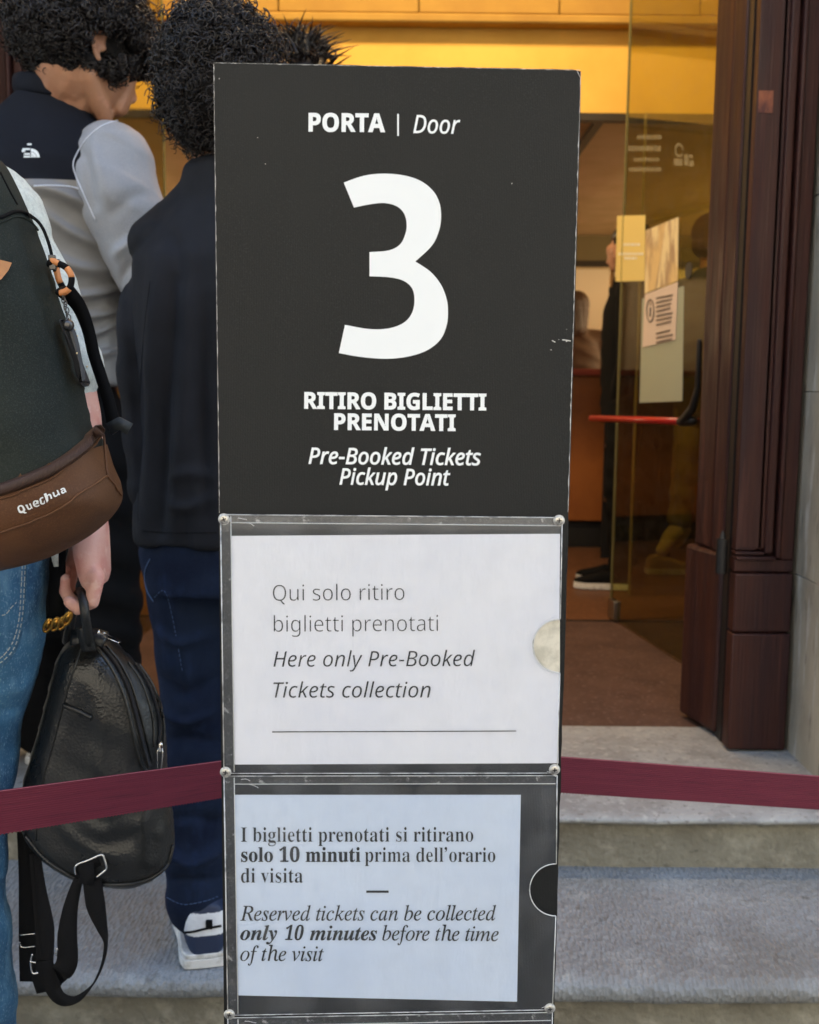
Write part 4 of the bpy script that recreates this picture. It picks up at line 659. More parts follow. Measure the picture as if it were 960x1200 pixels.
  'R': [473,24,15,0,91,0,15,6,15,17,15,12,39,18,62,32,54,23,71,40,75,81,75,56,75,180,75,379,75,279,75,400,62,424,70,415,54,432,16,439,39,437,16,444,16,455,16,450,83,455,217,455,150,455,284,455,367,426,334,445,400,406,417,334,417,376,417,279,315,224,383,242,354,166,432,50,393,108,439,39,452,26,446,31,458,20,478,17,467,17,479,17,480,17,480,17,480,12,480,0,480,6,433,0,338,0,386,0,293,71,201,212,247,141,195,212,182,212,188,212,182,168,182,81,182,124,182,56,194,32,186,40,202,23,242,17,218,18,242,12,242,0,242,6,166,0,7,182,234,182,284,189,234,203,234,196,234,238,234,280,258,264,242,296,275,304,336,304,300,304,399,224,431,277,431,206,431,190,422,195,428,185,417,182,385,182,404,182,335],
  'a': [344,27,255,-10,282,-10,221,-10,200,35,203,5,170,6,95,-9,135,-9,72,-9,40,11,54,-2,27,25,20,63,20,42,20,93,63,136,35,117,92,155,199,190,137,173,199,207,199,241,199,224,199,260,187,282,195,274,179,291,148,296,166,296,119,296,104,274,104,288,104,271,113,257,107,266,120,248,123,231,123,239,123,219,110,202,119,209,101,194,77,191,90,191,63,191,45,203,52,195,37,211,33,236,33,223,33,252,49,278,38,266,60,291,95,308,75,300,114,315,162,318,136,318,210,318,263,292,244,310,283,275,293,210,293,247,293,161,293,62,293,112,293,51,295,40,293,43,296,36,304,34,299,34,309,34,320,42,314,37,323,37,329,28,326,32,307,2,5,151,34,129,34,157,34,174,41,165,36,183,46,199,63,191,53,199,99,199,169,199,134,145,157,118,84,118,128,118,50],
  'b': [361,16,43,-11,46,-11,43,122,43,388,43,255,43,409,37,428,41,423,32,434,8,439,23,438,8,445,8,455,8,450,51,455,138,455,95,455,138,396,138,279,138,338,160,305,221,318,188,318,245,318,284,299,266,312,302,286,326,245,316,268,337,222,342,166,342,196,342,132,323,75,335,102,310,49,270,13,292,28,247,-2,192,-10,221,-10,162,-10,105,28,133,3,88,15,53,-11,70,2,50,-11,8,183,14,153,14,206,14,232,49,223,26,241,73,245,160,245,110,245,201,231,251,240,231,222,270,184,280,206,280,174,280,155,270,164,277,146,263,138,242,141,253,138,184,138,69,138,126,138,32],
  'd': [370,19,140,-10,176,-10,116,-10,78,10,96,-3,59,24,35,66,45,43,25,90,19,147,19,117,19,182,36,237,25,212,47,263,81,297,62,283,101,311,146,318,122,318,177,318,223,280,203,306,223,320,223,401,223,361,223,415,212,430,219,425,205,436,176,439,193,439,176,445,176,455,176,450,224,455,319,455,271,455,319,329,319,75,319,202,319,59,325,41,321,47,329,34,353,28,338,30,353,22,353,11,353,16,317,11,223,-10,274,4,223,6,223,39,223,23,204,6,9,171,28,152,28,182,28,202,41,192,33,212,50,223,76,219,62,223,131,223,242,223,186,221,253,206,270,216,262,197,277,174,281,186,281,153,281,130,250,139,270,122,229,118,153,118,197,118,111,130,58,121,79,138,38],
  'e': [301,14,154,-10,208,-10,128,-10,85,10,105,-3,64,24,37,69,49,43,25,94,19,157,19,123,19,188,38,240,26,216,50,265,87,298,66,284,108,311,157,318,131,318,196,318,249,280,226,306,271,255,283,173,283,219,283,171,283,166,283,168,227,166,117,166,172,166,118,84,199,42,145,42,226,42,270,86,249,57,275,81,285,73,280,77,252,17,6,116,192,116,196,145,192,201,192,173,192,201,200,201,215,201,207,201,243,193,277,199,264,187,290,161,297,177,297,131,297,116,203,116,266,116,200],
  'g': [327,29,146,-140,201,-140,102,-140,48,-122,70,-134,25,-109,14,-75,14,-93,14,-53,69,-26,32,-36,39,-11,24,30,24,7,24,47,42,74,30,61,55,86,102,110,75,99,49,130,22,212,22,164,22,233,40,268,28,252,51,284,88,305,67,296,108,314,157,318,131,318,184,318,233,304,209,314,261,304,317,304,289,304,317,292,317,268,317,280,301,268,268,268,284,268,284,249,291,203,291,227,291,184,276,151,286,166,266,136,234,116,252,124,216,107,172,103,195,103,167,103,157,103,162,103,152,104,142,104,147,104,130,104,112,94,120,101,105,88,101,71,101,80,101,56,141,49,114,49,152,49,175,49,164,49,211,49,259,40,239,46,279,34,303,13,294,25,311,0,316,-37,316,-16,316,-69,272,-113,301,-94,243,-131,8,157,124,141,124,173,124,190,146,184,131,196,160,199,211,199,182,199,240,190,276,196,262,184,290,157,297,173,297,141,297,124,276,130,290,117,262,114,211,114,240,114,182,124,146,117,160,130,131,7,161,-116,131,-116,229,-116,263,-66,263,-99,263,-54,249,-41,259,-46,240,-37,205,-34,225,-34,169,-34,97,-34,133,-34,81,-45,73,-73,73,-57,73,-84,95,-103,80,-95,109,-112],
  'i': [198,8,101,362,115,362,86,362,65,376,74,367,55,386,50,412,50,398,50,427,65,449,55,439,74,458,101,463,86,463,115,463,137,449,127,458,146,439,151,412,151,427,151,398,136,376,146,386,126,367,13,18,0,72,0,18,5,18,16,18,11,32,17,45,26,41,20,50,31,52,56,52,41,52,121,52,252,52,186,52,268,47,285,50,279,43,290,20,293,34,293,20,299,21,310,21,305,63,310,148,310,106,310,148,225,148,56,148,141,148,42,154,26,150,32,158,20,180,16,167,17,180,11,180,0,180,5,126,0],
  'l': [199,13,18,0,72,0,18,5,18,16,18,11,32,17,45,26,41,20,50,31,52,56,52,41,52,170,52,398,52,284,52,412,47,429,51,423,43,435,20,439,34,439,20,445,20,455,20,450,63,455,148,455,106,455,148,322,148,56,148,189,148,42,154,26,150,32,158,20,180,16,167,17,180,11,180,0,180,5,126,0],
  'm': [554,42,18,0,71,0,18,5,18,16,18,11,31,17,45,26,40,20,50,31,52,56,52,41,52,122,52,253,52,187,52,267,46,284,50,277,41,290,19,294,32,294,19,300,19,310,19,305,61,310,146,310,104,310,146,295,146,265,146,280,172,300,237,318,202,318,283,318,320,261,310,299,346,299,418,318,379,318,475,318,504,212,504,283,504,160,504,56,504,108,504,42,510,26,506,32,514,20,536,16,523,17,536,11,536,0,536,5,483,0,377,0,430,0,377,5,377,16,377,11,390,17,403,26,398,20,407,32,410,56,410,42,410,109,410,217,410,163,410,235,404,258,408,249,400,267,377,271,391,271,358,271,324,237,340,260,324,177,324,56,324,116,324,42,331,26,327,32,335,20,356,16,343,17,356,11,356,0,356,5,304,0,199,0,252,0,199,5,199,16,199,11,212,17,225,26,221,20,229,32,232,56,232,42,232,109,232,217,232,163,232,235,226,258,230,248,222,267,199,271,213,271,178,271,146,235,161,259,146,175,146,56,146,116,146,42,152,27,148,33,156,20,177,16,165,17,177,11,177,0,177,5,124,0],
  'n': [381,28,18,0,72,0,18,5,18,16,18,11,31,17,45,26,40,20,50,31,52,56,52,41,52,122,52,253,52,187,52,267,46,284,50,277,41,290,19,294,32,294,19,300,19,310,19,305,62,310,148,310,105,310,148,296,148,267,148,282,172,301,243,318,204,318,301,318,330,212,330,283,330,160,330,56,330,108,330,42,337,26,333,32,342,20,363,16,350,17,363,11,363,0,363,5,310,0,202,0,256,0,202,5,202,16,202,11,204,16,207,16,205,16,226,16,235,56,235,29,235,109,235,217,235,163,235,235,229,258,233,249,225,267,203,271,216,271,182,271,148,235,163,259,148,175,148,56,148,116,148,42,154,26,150,32,158,20,180,16,167,17,180,11,180,0,180,5,126,0],
  'o': [336,12,169,-10,198,-10,139,-10,90,11,113,-3,68,26,38,70,50,45,25,95,19,154,19,123,19,186,38,239,25,214,50,264,90,297,68,283,113,311,168,318,139,318,197,318,245,298,223,311,268,284,298,240,285,264,311,215,317,154,317,186,317,122,298,69,311,93,285,44,245,11,268,25,223,-3,10,169,11,150,11,187,11,209,39,201,21,213,48,217,81,216,62,219,101,220,154,220,125,220,213,208,271,216,252,199,289,169,299,186,299,149,299,128,271,136,289,121,251,117,154,117,213,117,125,120,82,118,101,121,62,128,39,124,48,136,21],
  'p': [371,24,17,-139,77,-139,17,-134,17,-124,17,-129,28,-123,40,-117,35,-121,45,-113,50,-101,49,-108,52,-94,52,-64,52,-82,52,39,52,243,52,141,52,264,46,283,50,277,42,289,19,295,33,293,19,300,19,310,19,305,61,310,143,310,102,310,143,294,143,263,143,278,163,300,230,319,192,319,254,319,293,298,275,312,311,284,335,241,325,265,345,217,350,160,350,190,350,127,334,72,345,98,324,46,291,12,310,26,273,-3,227,-10,251,-10,194,-10,148,32,168,4,148,2,148,-58,148,-28,148,-76,152,-99,149,-89,154,-108,167,-118,160,-114,174,-121,197,-123,184,-122,197,-128,197,-139,197,-134,137,-139,7,195,28,174,28,216,28,239,59,231,39,248,81,253,154,253,112,253,195,241,248,249,226,234,268,199,278,220,278,178,278,148,235,161,264,148,180,148,69,148,124,158,42],
  'r': [287,25,18,0,78,0,18,5,18,16,18,11,32,17,45,26,41,20,50,31,52,56,52,41,52,121,52,252,52,186,52,269,46,285,50,280,42,290,20,293,34,293,20,299,21,310,21,305,62,310,146,310,104,310,146,291,146,252,146,271,157,273,187,301,171,290,203,313,233,318,218,318,252,318,275,304,266,314,285,294,289,266,289,282,289,253,278,234,286,242,270,226,248,222,260,222,236,222,222,231,228,225,216,236,207,250,212,243,202,257,189,260,196,260,179,260,162,241,170,254,153,229,149,192,149,213,149,147,149,56,149,101,149,41,159,25,152,30,165,20,197,16,178,17,197,11,197,0,197,5,138,0],
  's': [288,35,151,-10,183,-10,133,-10,87,6,112,-5,83,8,73,9,78,9,62,9,51,-9,55,3,46,-9,36,-9,41,-9,36,29,36,105,36,67,41,105,53,105,47,105,59,77,87,39,71,55,103,23,140,15,121,15,157,15,179,27,170,19,188,34,192,58,192,45,192,77,156,105,180,93,139,113,107,130,123,121,84,141,54,169,66,154,43,184,37,220,37,201,37,248,65,291,46,272,83,310,141,319,109,319,148,319,166,316,156,318,175,314,199,308,186,311,201,307,206,306,203,307,209,305,213,305,211,305,221,305,230,319,226,310,235,319,244,319,239,319,244,287,244,222,244,254,239,222,228,222,233,222,221,246,196,277,211,264,182,290,149,296,167,296,135,296,116,286,124,293,109,279,105,259,105,270,105,248,115,232,108,240,122,225,146,212,133,218,161,204,191,189,176,197,214,178,241,151,231,166,252,137,257,95,257,118,257,62,228,18,247,37,209,-1],
  't': [228,18,124,-9,169,-9,97,-9,66,10,77,-3,54,24,48,71,48,44,48,140,48,279,48,210,39,279,20,279,30,279,20,286,20,300,20,293,47,325,88,369,70,348,106,390,129,424,120,408,134,424,144,424,139,424,144,386,144,310,144,348,165,310,208,310,186,310,208,300,208,279,208,289,186,279,144,279,165,279,144,213,144,82,144,148,144,68,149,51,146,58,153,44,168,40,159,40,184,40,206,75,196,52,212,72,222,66,217,69,202,16],
  'u': [375,24,131,-10,151,-10,100,-10,65,17,78,-1,52,35,46,97,46,62,46,147,46,248,46,197,46,263,39,282,44,275,35,290,11,294,26,294,11,300,11,310,11,305,55,310,142,310,98,310,142,231,142,74,142,153,142,62,151,46,145,53,157,39,177,36,165,36,197,36,228,66,214,46,228,126,228,248,228,187,228,265,221,283,226,277,216,290,189,294,206,294,189,300,189,310,189,305,234,310,324,310,279,310,324,230,324,70,324,150,324,55,331,39,326,44,336,34,360,30,346,30,360,24,360,13,360,18,323,13,228,-10,279,5,228,7,228,40,228,24,217,25,186,3,203,12,169,-6],
  'v': [306,20,142,-10,148,-10,108,76,38,248,73,162,32,262,22,281,27,273,17,289,-3,293,9,293,-3,299,-3,310,-3,305,53,310,164,310,108,310,164,305,164,294,164,300,161,294,156,294,158,294,138,294,129,276,129,288,129,273,130,268,129,271,148,219,185,122,167,171,202,166,236,253,219,209,239,262,241,272,241,268,241,287,203,294,229,294,203,300,203,310,203,305,237,310,305,310,271,310,305,305,305,295,305,300,292,292,278,279,283,287,272,271,260,243,266,259,227,159,160,-10,193,74,154,-10],
 },
 'TI': {
  'R': [451,30,-34,0,30,0,-32,4,-30,13,-31,9,-29,13,-27,13,-28,13,-6,13,19,27,10,18,29,35,42,73,36,51,70,177,126,385,98,281,130,399,132,420,132,411,132,431,120,443,128,439,112,448,81,451,99,450,82,456,85,465,84,460,150,465,281,465,216,465,328,465,388,438,364,456,411,421,423,364,423,396,423,300,289,235,379,257,310,185,351,85,331,135,362,61,381,31,372,43,391,19,419,13,403,13,420,13,422,13,421,13,420,9,418,0,419,4,383,0,314,0,348,0,283,76,221,228,252,152,216,228,206,228,211,228,195,228,176,229,185,229,167,229,152,231,159,230,140,184,114,89,127,136,109,68,106,46,106,54,106,33,118,20,110,25,126,15,154,13,138,13,157,13,162,13,159,13,161,9,158,0,159,4,94,0,9,202,250,194,250,249,250,309,280,284,260,334,301,347,363,347,328,347,416,251,443,315,443,240,443,224,440,231,442,218,438,209,427,212,433,205,421,197,398,201,411,184,350,158,253,171,301,165,252,179,251,172,252,186,250],
  'a': [342,18,50,-8,74,-8,32,-8,8,10,18,-2,-2,23,-7,64,-7,41,-7,101,18,175,2,138,35,213,90,274,59,246,120,302,183,316,152,316,212,316,232,280,228,304,235,290,241,309,238,299,258,309,292,309,275,309,272,236,231,90,251,163,225,69,222,44,222,53,222,38,233,35,225,35,242,35,282,80,259,50,285,77,291,72,288,75,255,19,195,-8,223,-8,177,-8,168,23,168,2,168,36,191,118,176,68,165,75,119,23,141,44,97,2,11,82,33,63,33,92,33,116,48,103,38,128,58,152,87,140,71,164,103,185,141,175,121,196,161,210,201,204,181,216,222,219,257,219,240,219,285,185,299,208,299,164,299,124,266,143,288,104,243,74,175,87,213,67,156,58,122,62,139,55,105,53,73,53,88,53,46],
  'b': [340,22,82,-8,111,-8,55,-8,18,6,34,-3,3,15,-5,36,-5,25,-5,40,-2,50,-4,45,28,168,88,404,58,286,90,412,92,424,92,418,92,429,93,437,93,433,93,444,86,452,90,449,81,454,61,455,73,455,58,455,50,455,54,455,51,459,54,467,53,463,69,468,94,472,82,470,105,474,123,479,115,476,140,484,156,487,151,487,162,487,163,480,164,485,143,404,103,251,123,327,136,294,214,316,173,316,241,316,280,289,264,307,297,272,306,218,306,248,306,191,287,137,300,164,275,111,238,64,259,86,217,43,166,12,193,25,139,-1,10,95,9,65,9,120,9,168,40,145,19,191,60,224,119,210,86,239,152,246,211,246,183,246,234,230,264,241,252,219,277,186,283,204,283,165,283,126,254,145,274,108,234,83,167,93,205,73,133,54,66,64,100,51,54,50,38,50,45,50,19],
  'c': [298,24,99,-8,146,-8,68,-8,26,23,44,2,8,43,-1,109,-1,72,-1,131,12,175,4,153,21,197,48,237,33,218,63,256,102,286,81,273,133,306,199,316,165,316,221,316,249,302,237,312,261,292,267,267,267,281,267,255,258,239,264,246,252,232,233,228,243,228,214,228,204,255,204,237,204,260,207,268,205,264,209,271,214,279,211,276,215,280,218,284,216,282,219,286,220,289,220,288,220,296,197,299,213,299,173,299,130,271,151,289,109,252,79,196,91,227,66,165,59,107,59,135,59,81,76,46,65,61,88,30,122,23,103,23,156,23,228,82,191,43,231,78,238,71,235,74,193,18],
  'd': [355,32,61,-8,87,-8,39,-8,10,13,22,-1,-3,28,-9,73,-9,48,-9,95,5,143,-4,118,15,169,44,217,28,193,60,241,99,279,79,261,115,292,146,307,130,301,161,313,192,316,177,316,219,316,242,293,236,309,253,334,273,416,263,375,274,419,275,426,274,422,275,429,275,436,275,433,275,443,268,451,273,448,263,453,243,455,255,455,240,455,233,455,236,455,234,459,236,467,235,463,266,469,306,479,289,473,322,484,338,487,333,487,343,487,345,480,345,485,345,478,344,473,344,476,343,471,343,468,343,469,308,339,240,81,274,210,239,73,236,60,237,66,234,54,234,44,234,49,234,35,250,30,239,30,261,30,306,81,280,47,310,78,317,72,313,75,296,45,263,11,278,24,247,-2,217,-8,232,-8,194,-8,183,27,183,4,183,44,201,112,189,73,178,71,133,21,155,41,111,2,12,91,28,79,28,102,28,127,43,115,33,140,54,165,85,153,68,178,103,199,142,189,122,209,163,223,204,217,183,229,224,232,259,232,243,232,272,223,289,229,282,217,297,198,300,208,300,176,300,132,268,154,289,110,246,75,178,91,216,59,139,51,78,51,106,51,62,62,41,55,50,69,32],
  'e': [287,17,89,-7,116,-7,60,-7,21,21,37,2,4,39,-4,99,-4,65,-4,120,9,165,0,142,18,188,46,231,30,210,62,252,101,283,80,269,132,305,195,316,164,316,216,316,242,303,231,312,253,294,258,266,258,282,258,238,208,189,241,212,175,167,61,142,126,151,59,133,57,118,58,125,57,110,56,98,56,104,56,50,119,26,77,26,151,26,221,81,185,44,224,78,231,71,228,75,210,44,165,12,187,25,142,0,6,64,158,72,185,109,164,168,199,144,178,192,220,204,271,204,244,204,289,180,298,196,298,166,298,137,280,152,292,122,268,95,230,108,251,82,209],
  'f': [199,35,-48,-153,-17,-153,-61,-153,-79,-142,-71,-150,-87,-135,-91,-116,-91,-126,-91,-96,-66,-87,-83,-87,-52,-87,-44,-108,-44,-94,-44,-113,-46,-119,-45,-116,-48,-122,-49,-127,-49,-125,-49,-132,-42,-134,-47,-134,-29,-134,-10,-108,-18,-126,-6,-99,2,-74,-2,-88,6,-61,13,-25,10,-44,33,78,71,283,52,180,50,283,7,283,28,283,9,290,12,304,10,297,33,304,75,304,54,304,78,316,83,340,81,328,94,388,135,449,111,424,159,474,216,487,186,487,233,487,259,473,248,482,270,464,275,439,275,452,275,418,243,408,265,408,227,408,218,435,218,417,218,437,219,441,219,439,220,443,221,447,220,446,223,450,224,455,224,452,224,459,219,465,222,462,215,467,206,469,211,469,180,469,148,383,161,440,143,357,132,304,137,331,158,304,210,304,184,304,209,297,207,283,208,290,180,283,128,283,154,283,119,238,101,150,110,194,90,94,67,7,78,47,56,-32,33,-85,44,-63,10,-131],
  'h': [402,33,304,-7,330,-7,285,-7,260,11,271,-1,249,24,243,60,243,40,243,71,246,99,244,84,248,114,256,151,251,131,261,174,271,221,266,198,274,234,279,257,277,246,281,267,281,283,281,276,281,310,251,323,271,323,225,323,173,272,199,306,147,237,124,172,130,204,111,115,87,0,99,57,66,0,25,0,46,0,54,138,112,415,83,277,116,435,118,451,118,447,118,472,71,482,103,482,69,482,66,482,68,482,68,492,72,510,70,501,113,510,195,510,154,510,187,469,169,387,178,428,165,368,156,331,161,350,152,313,142,275,147,294,145,275,150,275,147,275,187,336,274,366,228,366,322,366,346,291,346,341,346,284,343,262,345,275,340,250,334,218,337,235,328,191,316,138,322,165,313,125,310,101,311,112,308,89,308,68,308,78,308,46,331,36,315,36,344,36,374,51,358,41,378,45,386,32,382,38,358,6],
  'i': [177,8,122,394,132,394,113,394,98,404,105,397,91,410,88,428,88,418,88,437,98,452,91,445,105,459,122,463,113,463,132,463,147,452,140,459,154,445,157,428,157,437,157,418,147,403,154,410,140,397,21,33,-8,66,-8,11,-8,0,29,0,4,0,36,3,53,1,44,6,62,11,86,8,73,26,138,55,241,41,189,56,245,58,254,57,249,59,258,60,264,60,262,60,273,50,282,56,279,43,286,17,287,32,287,18,291,20,299,19,295,37,301,65,305,52,303,78,307,96,310,88,308,112,314,124,316,121,316,128,316,131,308,131,314,131,306,130,303,131,305,130,301,128,296,129,298,107,224,63,79,85,151,60,66,58,52,58,57,58,39,72,32,62,32,85,32,130,84,105,49,133,81,140,74,136,77,102,19],
  'k': [339,35,218,-7,230,-7,205,-7,187,9,195,-2,180,21,161,63,171,39,147,96,120,161,134,128,106,150,78,129,92,139,66,86,41,0,53,43,23,0,-13,0,5,0,25,138,103,414,64,276,105,422,106,435,106,429,106,443,98,452,104,449,93,454,71,455,84,455,68,455,62,455,65,455,63,460,66,468,64,464,82,470,109,474,97,472,121,476,140,481,132,478,147,483,158,486,154,485,163,486,169,487,167,487,173,487,175,480,176,484,174,474,172,465,173,469,143,363,84,157,113,260,121,185,195,240,158,212,218,257,230,280,230,271,230,289,197,294,219,294,199,298,203,306,201,302,248,306,337,306,292,306,336,302,334,293,335,298,333,293,332,293,332,293,308,293,246,255,279,281,218,234,164,193,191,214,181,153,214,73,197,113,218,63,229,47,223,54,234,39,248,36,241,36,262,36,301,79,280,50,304,76,311,69,308,72,294,43,261,11,278,24,245,-1],
  'l': [173,21,32,-7,44,-7,21,-7,7,2,13,-4,1,8,-2,26,-2,16,-2,32,2,54,-1,42,5,66,13,99,9,81,42,204,98,412,70,308,100,420,101,433,101,427,101,443,92,453,98,450,86,456,58,459,75,458,59,463,60,471,59,467,77,473,104,476,91,475,116,478,134,482,126,480,151,485,163,487,161,487,169,487,171,481,172,485,170,476,168,465,169,471,133,338,62,84,98,211,58,66,56,50,56,55,56,39,68,34,60,34,80,34,122,82,98,50,126,79,133,72,129,75,114,45,77,12,95,25,59,-1],
  'm': [550,50,410,-7,443,-7,387,-7,376,31,376,5,376,44,384,78,379,60,397,125,424,218,411,171,428,235,430,255,430,247,430,268,411,275,424,275,400,275,371,258,387,269,356,246,325,210,341,230,309,189,279,137,294,165,269,116,251,72,259,95,242,49,228,0,235,25,211,0,175,0,193,0,195,68,235,203,215,135,242,226,245,257,245,244,245,269,227,275,239,275,219,275,196,263,209,271,184,255,155,230,170,244,141,215,113,179,126,199,104,163,86,129,95,147,78,110,63,70,70,91,56,47,40,0,48,23,23,0,-13,0,5,0,8,71,50,212,29,141,53,224,58,243,56,235,60,252,61,263,61,258,61,272,51,281,58,278,44,285,17,287,32,287,18,291,19,300,19,296,53,302,94,310,77,305,102,312,113,315,109,314,118,316,123,316,122,316,128,316,130,308,130,314,130,306,129,303,130,305,129,301,128,296,128,298,115,257,91,177,103,217,158,270,263,316,215,316,290,316,304,277,304,303,304,261,285,184,297,230,345,272,449,316,400,316,475,316,489,275,489,302,489,269,486,253,488,262,484,244,479,222,482,234,465,170,436,65,450,118,435,63,434,57,435,60,434,55,433,50,433,52,433,40,445,35,437,35,453,35,469,48,460,39,473,52,483,64,477,57,488,71,499,87,493,78,502,83,508,76,505,79,476,20],
  'n': [364,35,222,-9,257,-9,212,-9,198,1,204,-6,192,7,189,28,189,16,189,41,216,140,198,78,233,203,242,254,242,241,242,268,225,275,237,275,216,275,195,263,207,271,184,256,159,232,172,245,147,219,123,189,135,205,111,174,93,142,101,158,76,110,42,0,59,63,24,0,-12,0,6,0,10,74,53,221,31,147,59,240,62,263,62,254,62,271,53,280,59,277,47,283,23,285,37,285,21,285,17,285,19,285,18,289,19,297,19,293,38,299,67,303,54,301,81,305,100,310,92,307,117,314,130,316,127,316,131,316,133,314,132,316,134,312,133,308,134,310,120,264,93,177,106,221,127,224,188,281,158,258,218,304,263,315,243,315,289,315,302,278,302,303,302,270,300,252,301,261,298,242,293,222,296,233,280,178,254,88,267,133,251,78,247,64,249,70,246,58,245,49,245,53,245,39,259,34,250,34,272,34,312,91,290,53,315,88,322,83,319,85,290,22],
  'o': [351,12,105,-8,139,-8,72,-8,26,22,46,2,6,42,-4,102,-4,69,-4,128,14,178,2,153,26,204,61,247,42,227,81,268,128,298,104,285,152,310,201,316,177,316,236,316,283,286,263,306,304,267,314,206,314,240,314,184,299,138,309,161,290,115,260,73,276,93,243,53,203,23,224,36,172,2,10,113,11,95,11,131,11,166,32,149,18,183,46,211,85,198,63,224,107,243,155,235,131,251,180,255,226,255,204,255,275,197,299,236,299,176,299,132,268,154,288,111,247,78,183,93,219,63,148,56,83,56,115,56,60,71,30,61,42,81,18],
  'r': [224,19,-13,0,5,0,7,70,46,209,26,139,52,233,56,259,56,250,56,270,47,279,53,276,41,281,13,284,29,283,13,288,15,297,14,293,32,300,59,304,47,302,72,306,90,310,82,308,106,314,118,316,116,316,124,316,124,308,126,313,113,265,89,179,101,222,142,271,208,316,181,316,216,316,229,307,224,313,234,301,237,283,237,293,237,271,226,253,233,261,219,244,200,240,210,240,193,240,180,248,186,243,174,253,170,268,171,259,113,210,41,0,70,120,23,0],
  's': [248,34,78,-8,98,-8,60,-8,32,-1,44,-6,21,4,6,6,13,6,-2,6,-9,-4,-7,3,-13,-4,-22,-4,-18,-4,-17,33,-7,106,-12,69,-4,106,4,105,0,106,5,75,24,35,12,51,36,18,71,10,51,10,87,10,110,26,100,15,120,37,126,69,126,51,126,84,104,120,119,101,97,128,83,147,90,138,77,156,63,175,70,165,56,185,46,206,50,195,42,217,40,238,40,227,40,261,63,294,47,279,79,309,123,316,99,316,141,316,166,310,155,314,177,305,193,302,186,302,203,302,209,314,208,306,213,314,220,314,216,314,216,281,207,214,211,248,203,214,195,214,199,214,190,271,130,299,168,299,119,299,102,287,110,295,94,280,91,261,91,271,91,246,116,208,99,229,123,199,136,181,130,190,143,172,155,154,149,163,162,143,173,122,168,132,177,111,179,89,179,100,179,71,166,40,175,55,157,25,130,5,146,14,115,-4],
  't': [187,18,33,-8,65,-8,11,-8,1,26,1,3,1,32,2,44,1,38,3,50,7,62,5,56,26,135,66,283,46,209,50,283,19,283,35,283,20,287,22,297,21,292,64,304,136,392,102,336,141,392,151,392,146,392,143,363,126,304,134,334,145,304,183,304,164,304,181,297,177,283,179,290,158,283,120,283,139,283,102,214,66,78,84,146,62,63,60,45,60,52,60,36,72,31,64,31,83,31,124,79,100,47,128,75,134,68,131,72,99,17],
  'v': [297,25,61,-8,66,-8,58,51,50,171,54,111,49,195,45,231,47,215,42,247,36,265,39,258,29,279,-1,286,17,286,-2,286,-6,286,-4,286,-5,290,-3,299,-4,295,8,301,28,305,19,303,38,307,52,310,46,308,59,313,69,315,64,314,74,315,79,316,77,316,90,316,102,188,98,273,105,145,109,58,107,102,130,79,164,117,148,98,179,136,205,170,193,153,229,204,240,239,240,227,240,244,231,254,237,248,225,259,216,270,220,265,211,276,209,288,209,282,209,297,218,309,212,304,223,314,240,317,231,317,250,317,264,306,258,313,270,298,273,275,273,288,273,233,159,85,235,170,131,54,75,-8,103,23,71,-8],
 },
 'TJ': {
  'e': [269,16,87,-9,140,-9,58,-9,16,19,34,0,-2,38,-11,98,-11,64,-11,122,6,172,-5,147,17,196,49,240,31,219,67,261,109,290,88,278,131,303,176,310,154,310,199,310,230,293,217,304,243,282,249,248,249,267,249,221,207,174,235,197,178,151,79,124,135,134,76,112,75,88,75,100,75,72,87,50,79,59,95,40,122,36,107,36,147,36,195,95,171,56,202,91,214,83,208,87,182,21,7,84,146,95,193,105,151,140,171,124,160,157,183,179,212,170,197,189,228,193,260,193,244,193,269,187,280,191,276,183,285,171,287,178,287,156,287,126,252,142,275,109,228],
  'i': [194,8,132,371,144,371,119,371,100,384,109,376,92,393,87,416,87,403,87,428,100,447,92,439,109,456,132,460,119,460,144,460,163,447,154,456,172,439,176,416,176,428,176,403,163,384,172,393,154,376,18,49,-8,86,-8,34,-8,13,5,22,-4,5,14,1,41,1,26,1,47,4,64,2,55,6,74,10,87,8,81,21,128,44,211,33,170,47,221,51,237,49,230,52,244,53,254,53,249,53,266,26,273,44,273,24,273,19,273,21,273,19,278,19,289,19,284,44,292,89,299,67,295,111,302,150,310,131,306,130,235,89,85,109,160,86,72,84,55,84,62,84,47,95,42,88,42,105,42,142,90,121,58,146,87,155,81,151,84,121,21],
  'l': [173,18,40,-9,59,-9,24,-9,3,3,12,-5,-6,12,-10,40,-10,24,-10,47,-8,61,-9,54,-6,69,-2,85,-4,77,24,180,77,371,51,276,84,394,87,414,87,409,87,427,58,433,77,433,56,433,52,433,54,433,52,439,52,450,52,444,101,456,183,470,145,463,148,342,79,86,114,214,78,81,75,69,76,75,73,62,73,54,73,57,73,45,83,41,76,41,94,41,131,89,110,57,135,85,144,79,140,82,126,49,93,12,109,26,77,-2],
